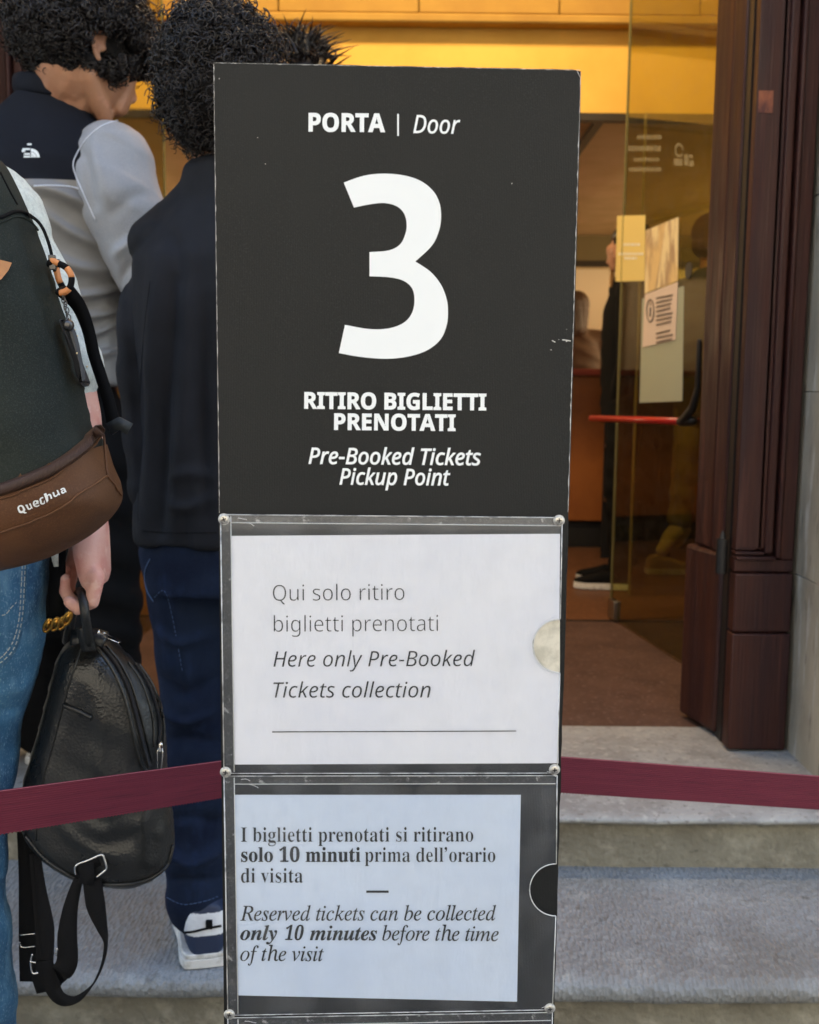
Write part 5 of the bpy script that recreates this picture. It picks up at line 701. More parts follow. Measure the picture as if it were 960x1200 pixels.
  'm': [525,44,380,-8,399,-8,350,-8,335,42,335,9,335,51,343,85,338,66,348,103,364,154,355,126,372,177,387,222,379,199,391,234,393,247,393,242,393,257,380,261,389,261,361,261,318,214,341,245,296,182,250,62,273,132,243,41,230,0,236,21,204,0,152,0,178,0,175,74,220,222,198,148,224,234,226,247,226,243,226,257,213,261,221,261,202,261,177,244,190,255,164,232,136,190,151,214,122,166,97,107,109,139,85,76,66,0,75,40,39,0,-14,0,13,0,5,70,42,211,24,141,46,223,50,240,48,233,51,247,52,254,52,252,52,266,24,273,43,273,22,273,18,273,20,273,18,278,17,289,17,284,56,294,151,310,101,301,139,271,116,193,128,232,141,233,187,281,165,263,209,300,256,310,232,310,289,310,306,260,306,293,306,251,299,217,304,237,320,249,361,287,341,272,380,302,422,310,401,310,456,310,473,260,473,293,473,242,452,171,466,212,441,139,420,76,430,107,419,73,417,66,418,70,416,63,416,58,416,60,416,48,426,44,419,44,433,44,446,56,439,48,449,59,457,70,453,64,461,76,471,91,466,83,476,87,486,81,481,84,467,51,433,14,450,29,417,-1],
  'n': [357,30,213,-9,232,-9,183,-9,168,41,168,7,168,51,175,84,170,65,180,103,197,153,187,126,205,176,220,222,212,199,224,233,226,246,226,242,226,256,213,261,221,261,190,261,136,190,164,237,122,166,97,107,109,139,85,76,66,0,75,40,39,0,-14,0,13,0,5,70,42,211,24,141,46,223,50,240,48,233,51,247,52,254,52,252,52,266,24,273,43,273,22,273,18,273,20,273,18,278,17,289,17,284,56,294,151,310,101,301,139,271,116,193,128,232,141,233,187,281,165,263,209,300,256,310,232,310,289,310,306,259,306,293,306,252,301,226,305,241,298,211,285,170,292,192,261,97,248,57,248,60,248,48,260,43,252,43,266,43,279,55,273,47,286,63,304,90,294,74,309,87,319,80,314,83,300,50,266,13,282,28,249,-2],
  'o': [316,12,96,-9,122,-9,65,-9,20,20,40,0,0,39,-10,98,-10,65,-10,123,6,172,-5,147,16,197,48,241,30,220,66,262,107,291,86,278,129,303,175,310,152,310,210,310,256,281,237,300,275,262,285,203,285,236,285,179,270,130,280,155,260,105,228,61,246,82,211,40,168,10,191,23,146,-3,12,103,13,81,13,114,13,134,30,124,19,143,41,162,74,153,56,170,92,184,132,178,111,191,152,200,191,196,172,204,211,206,240,206,227,206,272,172,288,194,288,162,288,141,272,151,283,131,261,113,229,122,247,104,212,90,172,97,193,84,151,75,111,79,131,71,91,69,58,69,74,69,28],
  's': [253,33,91,-9,110,-9,75,-9,28,5,54,-5,24,6,15,7,20,7,6,7,-7,-7,-1,3,-13,-6,-24,-4,-18,-5,-18,34,-7,109,-13,71,0,108,13,105,6,107,17,45,81,14,40,14,107,14,120,52,120,27,120,60,114,77,118,68,110,86,95,106,104,95,86,117,69,138,77,128,56,155,39,185,46,171,32,200,28,228,28,214,28,251,53,286,37,271,70,301,116,309,91,309,133,309,179,298,154,305,182,297,186,296,184,297,188,295,192,295,190,295,201,295,212,307,208,299,218,307,230,307,224,307,225,273,215,205,220,239,209,206,197,207,203,206,188,261,134,288,167,288,123,288,107,278,114,285,100,272,97,255,97,264,97,240,124,202,106,223,131,193,146,176,139,184,153,167,165,149,159,158,173,138,183,116,179,127,188,105,190,82,190,94,190,65,177,36,186,49,169,22,142,3,157,11,127,-5],
  't': [185,20,30,-9,51,-9,0,-9,-15,39,-15,7,-15,43,-14,52,-15,47,-14,58,-11,70,-13,64,8,138,45,273,26,206,34,273,13,273,24,273,13,281,13,297,13,289,60,313,134,398,101,347,143,398,162,398,153,398,152,365,134,300,143,333,151,300,187,300,169,300,184,291,179,273,182,282,162,273,126,273,144,273,110,216,77,103,93,160,74,93,70,77,72,84,68,69,67,56,67,62,67,46,77,41,71,41,88,41,128,95,105,59,133,91,144,85,139,88,125,54,88,14,106,30,70,-1],
  'u': [357,30,46,-9,70,-9,12,-9,-5,41,-5,7,-5,49,0,75,-3,60,4,90,15,130,9,108,22,157,38,211,30,184,43,231,46,254,46,246,46,266,19,273,37,273,17,273,13,273,15,273,13,278,12,289,12,284,30,292,73,298,51,294,96,301,146,310,120,305,124,233,81,79,102,156,77,69,76,53,76,60,76,44,89,40,80,40,111,40,167,113,137,64,196,163,236,301,219,225,262,301,316,301,289,301,272,142,251,57,251,61,251,54,254,48,252,51,256,45,261,44,258,44,267,44,280,56,273,48,284,59,292,70,288,64,296,76,306,91,301,83,311,87,321,81,316,84,302,51,268,13,284,29,251,-2,215,-9,234,-9,201,-9,182,4,190,-5,173,12,169,40,169,25,169,45,181,103,173,66,158,65,114,18,136,36,93,0],
  'y': [281,39,-30,-140,-14,-140,-45,-140,-66,-129,-58,-136,-75,-121,-80,-99,-80,-111,-80,-88,-69,-72,-76,-79,-61,-65,-41,-61,-52,-61,-32,-61,-8,-73,-21,-65,5,-81,20,-85,14,-85,25,-85,38,-77,31,-83,45,-72,58,-56,52,-65,65,-48,76,-30,71,-39,80,-21,83,-6,83,-13,83,0,79,30,81,12,77,47,70,90,74,67,66,112,58,156,62,135,53,178,44,213,49,197,40,229,33,251,36,241,29,260,24,269,26,266,19,275,-1,277,11,278,-4,276,-9,276,-6,276,-9,282,-9,294,-9,288,2,295,22,298,13,296,32,300,48,304,41,302,62,308,85,310,75,310,95,310,112,254,104,291,116,235,127,181,121,211,133,151,148,75,140,116,186,143,205,211,205,188,205,221,187,238,199,230,174,246,168,269,168,256,168,281,179,298,172,291,187,306,210,310,197,310,223,310,240,298,233,306,247,290,251,265,251,279,251,254,241,219,247,239,234,199,214,152,225,177,202,127,174,74,189,101,159,47,126,-5,143,21,109,-30,74,-74,92,-53,55,-94,20,-122,38,-110,3,-134],
 },
}

def _glyph(face, ch):
    if ch == "'":
        return .17, [[(a, b, a, b, a, b) for a, b in ((.02, .30), (.065, .345), (.078, .385), (.045, .385), (.018, .42), (.035, .465), (.085, .475), (.120, .44), (.110, .37), (.07, .32))]]
    if ch == '|': return .38, [[(x, z, x, z, x, z) for x, z in ((.175, -.15), (.205, -.15), (.205, .72), (.175, .72))]]
    v = [q / 1000 for q in GLYPHS[face][ch]]
    adv = v[0]; i = 1; sp = []
    while i < len(v):
        n = int(round(v[i] * 1000)); i += 1; q = []
        for _ in range(n): q.append(tuple(v[i:i + 6])); i += 6
        sp.append(q)
    return adv, sp
ORI = 1          # outlines run clockwise: the left normal points outwards
def text_mesh(runs, offset=0.0, shear=0.0, track=0.0):
    """runs: [(face, text, offset)]; returns flat verts (em units), faces, width"""
    V_, F_ = [], []; x = 0; xmax = 0
    for face, s, off in runs:
        for ch in s:
            loops = []
            if ch == ' ': x += .18; continue
            adv, sp = _glyph(face, ch)
            for q in sp:
                P_ = []
                for i in range(len(q)):                     # flatten the curve
                    k0, k1 = q[i], q[(i + 1) % len(q)]
                    p0, p1, p2, p3 = (np.array(w) for w in (k0[0:2], k0[4:6], k1[2:4], k1[0:2]))
                    straight = abs(np.cross(p1 - p0, p3 - p0)) + abs(np.cross(p2 - p0, p3 - p0)) < 2e-5
                    for t in ([0] if straight else np.arange(6) / 6): P_.append(p0 * (1 - t) ** 3 + 3 * p1 * t * (1 - t) ** 2 + 3 * p2 * t * t * (1 - t) + p3 * t ** 3)
                P_ = [p for i, p in enumerate(P_) if np.linalg.norm(p - P_[i - 1]) > .0012]
                A_ = np.array(P_)
                if off and ch != "'":                                      # fatten or thin the outline
                    e1 = A_ - np.roll(A_, 1, 0); e1 /= np.linalg.norm(e1, axis=1)[:, None]; e2 = np.roll(e1, -1, 0)
                    n1 = np.stack([-e1[:, 1], e1[:, 0]], 1); n2 = np.stack([-e2[:, 1], e2[:, 0]], 1); nn = n1 + n2
                    nn /= np.maximum((nn * n1).sum(1), .55)[:, None]
                    A_ = A_ + nn * off * ORI * (np.array([1.0, .25]) if off < 0 and face == 'TB' else 1)
                loops.append([Vector((k[0] + x + shear * k[1], k[1])) for k in A_])
            allp, ed = [], []
            for lp in loops:
                n0 = len(allp); allp += lp; ed += [(n0 + i, n0 + (i + 1) % len(lp)) for i in range(len(lp))]
            r = delaunay_2d_cdt(allp, ed, [], 0, 1e-6); vv_ = np.array([tuple(q) for q in r[0]]); keep_ = []
            for t in r[2]:
                cx, cy = vv_[list(t)].mean(0); odd = 0
                for lp in loops:
                    a_ = np.array([tuple(q) for q in lp]); b_ = np.roll(a_, -1, 0)
                    odd += int((((a_[:, 1] > cy) != (b_[:, 1] > cy)) & (cx < (b_[:, 0] - a_[:, 0]) * (cy - a_[:, 1]) / (b_[:, 1] - a_[:, 1] + 1e-15) + a_[:, 0])).sum())
                if odd % 2: keep_.append(t)
            n = len(V_); V_ += [(q[0], q[1], 0) for q in r[0]]; F_ += [tuple(i + n for i in t) for t in keep_]
            x += adv + track
    v = np.array(V_); v[:, 0] -= v[:, 0].min()
    return v, F_
def put_text(name, runs, start, end, em, place, mat, parent, off, shear=0.0, track=0.0):
    """lettering whose baseline runs from start to end (places in the photograph), em = type size in the same unit"""
    v, f = text_mesh(runs, shear=shear, track=track)
    w = v[:, 0].max(); s, e = np.array(start, float), np.array(end, float); d = (e - s) / w; up = np.array([d[1], -d[0]]); up = up / np.linalg.norm(up) * em * 1.48
    pts = [place(*(s + d * q[0] + up * q[1]), off) for q in v]
    # face the viewer
    a, b, c = (Vector(pts[i]) for i in f[0][:3]); nn = (b - a).cross(c - a)
    if nn.y > 0: f = [q[::-1] for q in f]
    return mesh(name, pts, f, mat, parent, False)

# ============================================================ THE SIGN
PHI = radians(1.5); S0 = P(465, 600, .957); SU = Vector((cos(PHI), sin(PHI), 0)); SN = Vector((sin(PHI), -cos(PHI), 0))
def S(px, py, off=0.0):
    r = ray(px, py); o = Vector((0, 0, CAMZ)); return o + r * ((S0 + SN * off - o).dot(SN) / r.dot(SN))
def splate(name, poly, off, th, mat, parent, bev=0, mat_edge=None):
    """flat piece on the sign: outline given in the photograph, front face off in front of the board plane"""
    n = len(poly); fr = [S(*q, off) for q in poly]; bk = [p - SN * th for p in fr]
    f = [tuple(range(n))] + [tuple(range(2 * n - 1, n - 1, -1))] + [(i, i + n, (i + 1) % n + n, (i + 1) % n) for i in range(n)]
    a, b, c = fr[:3]
    if (b - a).cross(c - a).dot(SN) < 0: f = [q[::-1] for q in f]
    o = mesh(name, fr + bk, f, [mat, mat_edge or mat], parent, False, [0, 0] + [1] * n)
    if bev: bevel(o, bev)
    return o
sign_black = M('sign_black_print', (.0098, .0104, .0104), .42, .2, var=[((.020, .021, .0205), 900, .52, .72, None, 2), ((.0135, .014, .0136), 5, .4, .7)], bump=[('noise', 700, .0004, .35), ('X', 210, .00015, .25, None, .5)])
foam_white = M('sign_board_edge', (.62, .60, .56), .7, var=[((.3, .28, .25), 90, .5, .65)])
white_ink = M('white_print', (.78, .80, .80), .5)
black_ink = M('black_print', (.012, .012, .014), .6, .2)
def paper_mat(name, col, c2):
    return M(name, col, .7, .3, var=[(c2, 6, .42, .68)], bump=[('noise', 7, .010, .5), ('noise', 4, .02, .35, (3, 1, 1))])
paper1_m = paper_mat('laminated_paper', (.80, .80, .86), (.74, .75, .84))
paper2_m = paper_mat('blueish_paper', (.60, .68, .83), (.53, .62, .80))
acrylic = thin_glass('clear_acrylic', (.985, .99, .99), .04, 1.4, dust=.022)
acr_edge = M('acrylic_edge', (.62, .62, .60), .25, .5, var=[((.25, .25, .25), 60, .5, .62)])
scratch_m = M('scratched_acrylic', (.022, .022, .021), .3, .4, var=[((.30, .30, .29), 140, .62, .70, (1, 1, 1)), ((.06, .06, .057), 300, .52, .66)], bump=[('noise', 300, .001, .5)])
screw_m = M('screw_steel', (.55, .53, .48), .32, .5, .9, var=[((.2, .19, .17), 200, .5, .65)])
weld_m = M('cloudy_glue', (.66, .66, .64), .35)

base = S(460, 1500); base.z = 0
sgn = thing('information_sign', (base.x, base.y, 0), 'tall dark grey sign board reading PORTA Door 3 with two clear pockets screwed below', 'sign')
TL, TR = (250, 72.5), (682, 81)
zb = .05
bl = S(262.5, 1215); brr = S(648.5, 1215)
def down(px_a, px_b, z):      # continue a board edge to the floor
    a, b = S(*px_a), S(*px_b); t = (z - b.z) / (a.z - b.z); return b + (a - b) * t
bot_l = down((250, 72.5), (262.5, 1215), zb); bot_r = down((682, 81), (649, 1215), zb)
fr = [bot_l, bot_r, S(*TR), S(*TL)]
jag = []                                         # chipped corners and edges
top = [S(250 + (682 - 250) * t, 72.5 + 8.5 * t + (0.7 * random.random() if 0 < t < 1 else 0)) for t in np.linspace(0, 1, 40)]
top[0] = S(250.6, 74); top[-1] = S(681, 83.5)
rgt = [S(682 - 33 * t + (-1.1 * random.random() ** 4 if 0 < t < 1 else 0), 84 + (1215 - 84) * t) for t in np.linspace(0, 1, 60)][1:]
ring_ = [bot_l] + top + rgt + [bot_r]
n = len(ring_); bk = [p - SN * .0045 for p in ring_]
mesh('board', ring_ + bk, [tuple(range(n))[::-1], tuple(range(n, 2 * n))] + [(i, (i + 1) % n, (i + 1) % n + n, i + n) for i in range(n)], [sign_black, foam_white], sgn, False, [0, 0] + [1] * n)
# pale worn rims along the edges of the front
def edge_strip(a, b, w, mat, parent, off=.0003, name='worn_edge', seedn=0):
    g = np.random.default_rng(seedn); k = 90; P0, P1 = np.array(a, float), np.array(b, float); d = P1 - P0; nn = np.array([-d[1], d[0]]); nn /= np.linalg.norm(nn)
    v, f = [], []
    for i in range(k + 1):
        t = i / k; q = P0 + d * t; ww = w * (.35 + 1.3 * g.random() ** 3)
        v += [S(*q, off), S(*(q + nn * ww), off)]
    for i in range(k): f.append((2 * i, 2 * i + 2, 2 * i + 3, 2 * i + 1))
    A_, B_, C_ = (Vector(v[i]) for i in f[0][:3])
    if (B_ - A_).cross(C_ - A_).dot(SN) < 0: f = [q[::-1] for q in f]
    return mesh(name, v, f, mat, parent, False)
edge_strip((250.3, 74.5), (257, 601), -.55, foam_white, sgn, seedn=1)
edge_strip((251, 73.3), (680, 81.8), .5, foam_white, sgn, seedn=2)
edge_strip((681, 84), (666, 600), .7, foam_white, sgn, seedn=3)
chips = MB()
for q in [(655, 398), (660, 399), (664, 400), (257, 92), (302, 161), (311, 192), (441, 145), (600, 215), (664, 386), (646, 410)]:
    a = random.random() * 6; rr_ = .3 + .4 * random.random()
    c = [S(q[0] + rr_ * cos(t + a) * (1 + .5 * random.random()), q[1] + rr_ * sin(t + a), .0004) for t in np.linspace(0, 2 * pi, 6, False)]
    chips.add((c, [tuple(range(6))[::-1]]))
for a, b in (((659, 398), (669, 399.5)), ((676, 82), (681, 92)), ((647, 399), (651, 401))):
    c = [S(a[0], a[1] - .5, .0004), S(b[0], b[1] - .6, .0004), S(b[0], b[1] + .5, .0004), S(a[0], a[1] + .5, .0004)]; chips.add((c, [(3, 2, 1, 0)]))
chips.build('paint_chips', foam_white, sgn, False)['kind'] = 'stuff'

T = lambda nm, runs, s, e, em, m=white_ink, par=sgn, off=.0006, **k: put_text(nm, runs, s, e, em, S, m, par, off, **k)
T('lettering', [('SB', 'PORTA', .012)], (361.5, 153.6), (451.5, 154.4), 29.6)
splate('divider_line', [(465.6, 133.4), (467.6, 133.4), (467.6, 159), (465.6, 159)], .0008, .0004, white_ink, sgn)
T('lettering', [('SI', 'Door', .006)], (484.3, 155.6), (539.2, 156.6), 29.4)
T('lettering', [('SB', 'RITIRO BIGLIETTI', .012)], (356.5, 478.6), (570, 480.6), 26.6)
T('lettering', [('SB', 'PRENOTATI', .012)], (391.5, 503.4), (534, 504.8), 26.4)
T('lettering', [('SI', 'Pre-Booked Tickets', .012)], (361.5, 543.3), (563.8, 545), 26)
T('lettering', [('SI', 'Pickup Point', .012)], (397.8, 567.6), (527.8, 568.6), 26)
def z5(x, y): return (240 + x / 2.087, 50 + y / 2.087)
three_o = [(340, 342), (390, 325), (440, 320), (490, 325), (530, 339), (560, 364), (575, 395), (578, 430), (572, 463), (555, 497), (515, 535)]
three_o2 = [(515, 535), (552, 560), (578, 592), (592, 628), (595, 660), (592, 690), (578, 724), (548, 750), (505, 766), (450, 773), (385, 769), (328, 759)]
three_i = [(343, 690), (400, 700), (448, 699), (485, 686), (506, 663), (513, 632), (508, 602), (488, 583), (455, 574), (403, 571)]
three_i2 = [(403, 512), (450, 508), (477, 494), (490, 470), (494, 445), (488, 418), (470, 400), (440, 392), (405, 395), (365, 403)]
out = []
for seg in (three_o, three_o2, three_i, three_i2): out += [z5(*q) for q in cr(seg, 5)]
splate('number_three', out, .0007, .0004, white_ink, sgn)

def pocket(tl, tr, br, bl_, papers, cut_c, cut_r, seed):
    """clear acrylic pocket: front plate, bright sawn edges, scratched rims, thumb cut-out, screws"""
    (xl, yt), (xr, yt2), (xr2, yb), (xl2, yb2) = tl, tr, br, bl_
    f_off = .0050
    t = splate('pocket_plate', [(xl2, yb2), (xr2, yb)] + [(cut_c[0] + cut_r * cos(a) * 1.0, cut_c[1] - cut_r * sin(a)) for a in np.linspace(-pi / 2, -3 * pi / 2, 22)] + [(xr, yt2), (xl, yt)], f_off, .0018, acrylic, sgn)
    # sawn edges catch the light
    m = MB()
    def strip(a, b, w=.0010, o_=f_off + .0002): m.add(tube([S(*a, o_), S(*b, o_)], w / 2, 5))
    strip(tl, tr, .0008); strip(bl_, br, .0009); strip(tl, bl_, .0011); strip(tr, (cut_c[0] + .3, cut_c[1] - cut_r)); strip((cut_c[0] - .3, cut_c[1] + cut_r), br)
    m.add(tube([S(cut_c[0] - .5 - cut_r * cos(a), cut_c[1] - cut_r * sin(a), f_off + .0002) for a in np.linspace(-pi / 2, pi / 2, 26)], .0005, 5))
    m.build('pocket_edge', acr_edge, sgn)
    # glued spacer rims inside the pocket
    wl = 12
    splate('spacer', [(xl2 + 1, yb2 - 1), (xl2 + wl, yb2 - 1), (xl + wl, yt + 1), (xl + 1, yt + 1)], .0030, .0028, scratch_m, sgn)
    splate('spacer', [(xl + wl + 1, yt + 9), (xr - 2, yt2 + 9), (xr - 2, yt2 + 1), (xl + wl + 1, yt + 1)], .0030, .0028, scratch_m, sgn)
    m2 = MB()
    m2.add(tube([S(xl + wl, yt + 2, .0035), S(xl2 + wl, yb2 - 2, .0035)], .00045, 4)); m2.add(tube([S(xl + wl, yt + 9.5, .0035), S(xr - 2, yt2 + 9.5, .0035)], .00045, 4))
    g = np.random.default_rng(seed)
    # crazed cracks near the corners
    for (cx, cy, dx, dy) in ((xl + 20, yt + 4, 1, 1), (xr - 18, yb - 2, 1, 1), (xl + 30, yt + 10, 1, 1)):
        q = np.array([cx, cy], float); pl = [q.copy()]
        an = g.uniform(-.6, .3)
        for _ in range(4): q = q + np.array([cos(an), sin(an)]) * g.uniform(2, 4); an += g.uniform(-.1, .35); pl.append(q.copy())
        m2.add(tube([S(*p, f_off + .0003) for p in cr(pl, 4)], .00022, 4))
    m2.build('glue_line', weld_m, sgn)
    return t
pocket((258.5, 603), (659, 606.5), (653, 906), (262.5, 906.5), None, (656.5, 757), 31.5, 5)
pocket((262.5, 909.5), (653, 909), (647.5, 1183.5), (267, 1190), None, (651.8, 1043), 30.5, 6)
pocket((267, 1193), (647.5, 1186.5), (642, 1462), (271, 1472), None, (645, 1325), 30.5, 7)
splate('pocket_backing', [(656.3, 787)] + [(656 - 30.5 * sin(a), 757 + 30.5 * cos(a)) for a in np.linspace(.05, pi - .05, 20)] + [(656.3, 727)], .0034, .0004, M('yellowed_back', (.62, .58, .48), .6, var=[((.45, .42, .34), 40, .45, .6)]), sgn)

def curled_paper(name, corners, off, mat, seed, amp=.0012, label=None):
    """a sheet with slight waves; corners bl, br, tr, tl in the photograph"""
    g = np.random.default_rng(seed); nx, ny = 40, 30; v, f = [], []
    bl_, br_, tr_, tl_ = (np.array(c, float) for c in corners); k = [(g.normal(size=2) * 5, g.uniform(0, 6)) for _ in range(5)]
    for j in range(ny + 1):
        for i in range(nx + 1):
            s_, t_ = i / nx, j / ny; q = (bl_ * (1 - s_) + br_ * s_) * (1 - t_) + (tl_ * (1 - s_) + tr_ * s_) * t_
            w = sum(sin(a[0] * s_ + a[1] * t_ + b) for a, b in k) / 5
            v.append(S(*q, off + amp * w * sin(pi * s_) ** .3 * sin(pi * t_) ** .3))
    for j in range(ny):
        for i in range(nx): a = j * (nx + 1) + i; f.append((a, a + 1, a + nx + 2, a + nx + 1))
    o = mesh(name, v, f, mat, None, True)
    return tag(o, label, 'paper notice')
p1 = curled_paper('paper_notice', [(272, 896), (654.5, 894.5), (656.5, 625.5), (270.5, 628)], .0022, paper1_m, 3, .0006, 'white sheet with Qui solo ritiro biglietti prenotati in the upper clear pocket')
p2 = curled_paper('paper_notice', [(275, 1166.5), (606, 1174), (610.5, 931.5), (273, 931.5)], .0022, paper2_m, 8, .0006, 'pale blue-white sheet with I biglietti prenotati si ritirano in the lower clear pocket')
K = lambda runs, s, e, em, par, **k: T('lettering', runs, s, e, em, black_ink, par, .0029, **k)
K([('SR', 'Qui solo ritiro', -.010)], (320, 704.2), (474, 703.2), 26.3, p1)
K([('SR', 'biglietti prenotati', -.010)], (321, 740.5), (513.5, 739.6), 26.3, p1)
K([('SI', 'Here only Pre-Booked', -.002)], (320.5, 781.4), (557, 780.6), 25.3, p1)
K([('SI', 'Tickets collection', -.002)], (320.5, 817.6), (504.8, 817.4), 25.3, p1)
splate('rule_line', [(319, 858.4), (605, 857.3), (605, 856.3), (319, 857.3)], .0031, .0002, black_ink, p1)
K([('TB', 'I biglietti prenotati si ritirano', -.008)], (282.5, 986.6), (554.8, 986.2), 25, p2)
K([('TB', 'solo 10 minuti', .004)], (282.5, 1010), (422.5, 1010), 25, p2)
K([('TB', "prima dell'orario", -.008)], (427.6, 1010), (580.6, 1010.2), 25, p2)
K([('TB', 'di visita', -.008)], (282.5, 1034.4), (355, 1034.4), 25, p2)
splate('dash', [(429.3, 1046.4), (455.6, 1046.4), (455.6, 1043.8), (429.3, 1043.8)], .0031, .0002, black_ink, p2)
K([('TI', 'Reserved tickets can be collected', .003)], (281.5, 1079.0), (581.5, 1078.6), 25, p2)
K([('TJ', 'only', .004), ('TB', ' ', .0)], (281.5, 1101.6), (325, 1101.7), 25, p2)
K([('TB', '10', .002)], (334, 1101.7), (356, 1101.8), 25, p2, shear=.22)
K([('TJ', 'minutes', .004)], (363, 1101.8), (442, 1102), 25, p2)
K([('TI', 'before the time', .003)], (448, 1102), (584.5, 1103), 25, p2)
K([('TI', 'of the visit', .003)], (281.5, 1126), (379.5, 1126.4), 25, p2)

def screw(px, py):
    c = S(px, py, .0054); m = MB()
    r_ = lambda a, R: SU * (R * cos(a)) + Vector((0, 0, R * sin(a)))
    prof = [(0, .0043), (.0006, .0043), (.0012, .0036), (.0014, .0018)]
    v = []; nn = 20
    for h_, R in prof: v += [c + SN * h_ + r_(a, R) for a in np.arange(nn) * 2 * pi / nn]
    f = [(i * nn + k, i * nn + (k + 1) % nn, (i + 1) * nn + (k + 1) % nn, (i + 1) * nn + k) for i in range(3) for k in range(nn)] + [tuple(range(3 * nn, 4 * nn))]
    o = mesh('screw', v, [q[::-1] for q in f], screw_m, sgn, True)
    x = MB()
    a0 = random.random() * 1.5
    for a in (a0, a0 + pi / 2):
        d, e = r_(a, .0022), r_(a + pi / 2, .0005); q = c + SN * .0015
        x.add(([q - d - e, q + d - e, q + d + e, q - d + e], [(3, 2, 1, 0)]))
    x.build('screw_slot', black_m, o, False)
    mesh('washer', [c + r_(a, .0052) - SN * .0002 for a in np.arange(20) * 2 * pi / 20], [tuple(range(19, -1, -1))], acr_edge, sgn, False)
for q in ((262.5, 608.5), (655.3, 610), (264.5, 905), (650, 902), (268.8, 1189), (644.6, 1182)): screw(*q)
bx_ = Vector((base.x, base.y, 0))
box('base_plate', (-.24, .24, -.20, .20, .004, .016), iron, sgn, .003, lambda a, b, z: tuple(bx_ + SU * a - SN * b + V(0, 0, z)))
box('rear_post', (-.02, .02, .006, .04, .017, 1.5), iron, sgn, .003, lambda a, b, z: tuple(bx_ + SU * a - SN * b + V(0, 0, z)))

# ============================================================ BELT BARRIER
belt_m = M('maroon_belt', (.105, .010, .024), .65, .3, var=[((.135, .016, .032), 30, .4, .7, (.2, 1, 6)), ((.075, .007, .018), 120, .5, .7, (.1, 1, 3))], bump=[('Z', 120, .0006, .35, None, .3), ('X', 260, .0004, .4, None, .1)])
hem_m = M('belt_hem', (.38, .12, .15), .7)
def post(x, y, label):
    t = thing('barrier_post', (x, y, 0), label, 'barrier post', 'belt barrier posts')
    m = MB(); m.add(tube([(x, y, .004), (x, y, .02), (x, y, .035)], [.16, .155, .04], 40)); m.build('base', iron, t, sharp=40)
    m = MB(); m.add(tube([(x, y, .036), (x, y, .70)], .022, 24)); m.build('pole', iron, t, sharp=40)
    m = MB(); m.add(tube([(x, y, .701), (x, y, .705), (x, y, .80), (x, y, .805)], [.02, .032, .032, .026], 28)); m.build('belt_head', iron, t, sharp=40)
pc = P(458, 905, 1.36); post(pc.x, pc.y, 'dark belt barrier post standing hidden behind the tall sign')
def belt(A_, B_, label, sag=.0):
    N_ = 160; A_, B_ = Vector(A_), Vector(B_); pts = []
    for i in range(N_ + 1):
        t = i / N_; p = A_.lerp(B_, t); p.z -= sag * sin(pi * t); pts.append(p)
    o = mesh('barrier_belt', *ribbon(pts, (0, 0, 1), .050, .0014), belt_m, None, False)
    tag(o, label, 'belt barrier', 'maroon barrier belts')
    q_ = (B_ - A_).normalized(); Rb = Matrix((q_, Vector((-q_.y, q_.x, 0)).normalized(), q_.cross(Vector((-q_.y, q_.x, 0)).normalized()))).transposed()
    o.data.transform(Rb.inverted().to_4x4()); o.rotation_euler = Rb.to_euler(); rb_kids = Rb.inverted().to_4x4()
    m = MB(); nd = (B_ - A_).normalized(); L_ = (B_ - A_).length; k = int(L_ / .0045)
    for i in range(k):
        t = i / k; p = A_.lerp(B_, t); p.z -= sag * sin(pi * t) + .0252
        m.add(([p + nd * .0002, p + nd * .0030, p + nd * .0016 - V(0, 0, .0018), p + V(0, -.0009, 0)], [(0, 2, 1), (0, 3, 2), (3, 1, 2)]))
    fe = m.build('frayed_edge', belt_m, o, False); fe['kind'] = 'stuff'; fe.matrix_parent_inverse = rb_kids
    m = MB(); m.add(tube([Vector(q) + V(0, -.0009, .0247) for q in pts], .0004, 4)); m.build('woven_edge', hem_m, o, False).matrix_parent_inverse = rb_kids
lA = P(257, 913.5, 1.345); lB = P(0, 952, 1.14); dl = lB - lA
fl = pc + V(-.028, 0, 0); fl.z = (lA - dl * ((fl.x - lA.x) / -dl.x * -1 * -1)).z if False else lA.z - dl.z * 0 + 0
tt = (pc.x - .03 - lA.x) / dl.x; l0 = lA + dl * tt; lend = lA + dl * 2.1
belt(l0, lend, 'maroon belt running from behind the sign across the black bag at the left')
rA = P(656, 907.5, 1.39); rB = P(960, 929, 1.49); dr = rB - rA; tt = (pc.x + .03 - rA.x) / dr.x
belt(rA + dr * tt, rA + dr * 2.6, 'maroon belt running from behind the sign across the stone steps at the right')
q = rA + dr * 2.63; post(q.x, q.y, 'dark belt barrier post beyond the right edge'); q = lA + dl * 2.13; post(q.x, q.y, 'dark belt barrier post beyond the left edge')

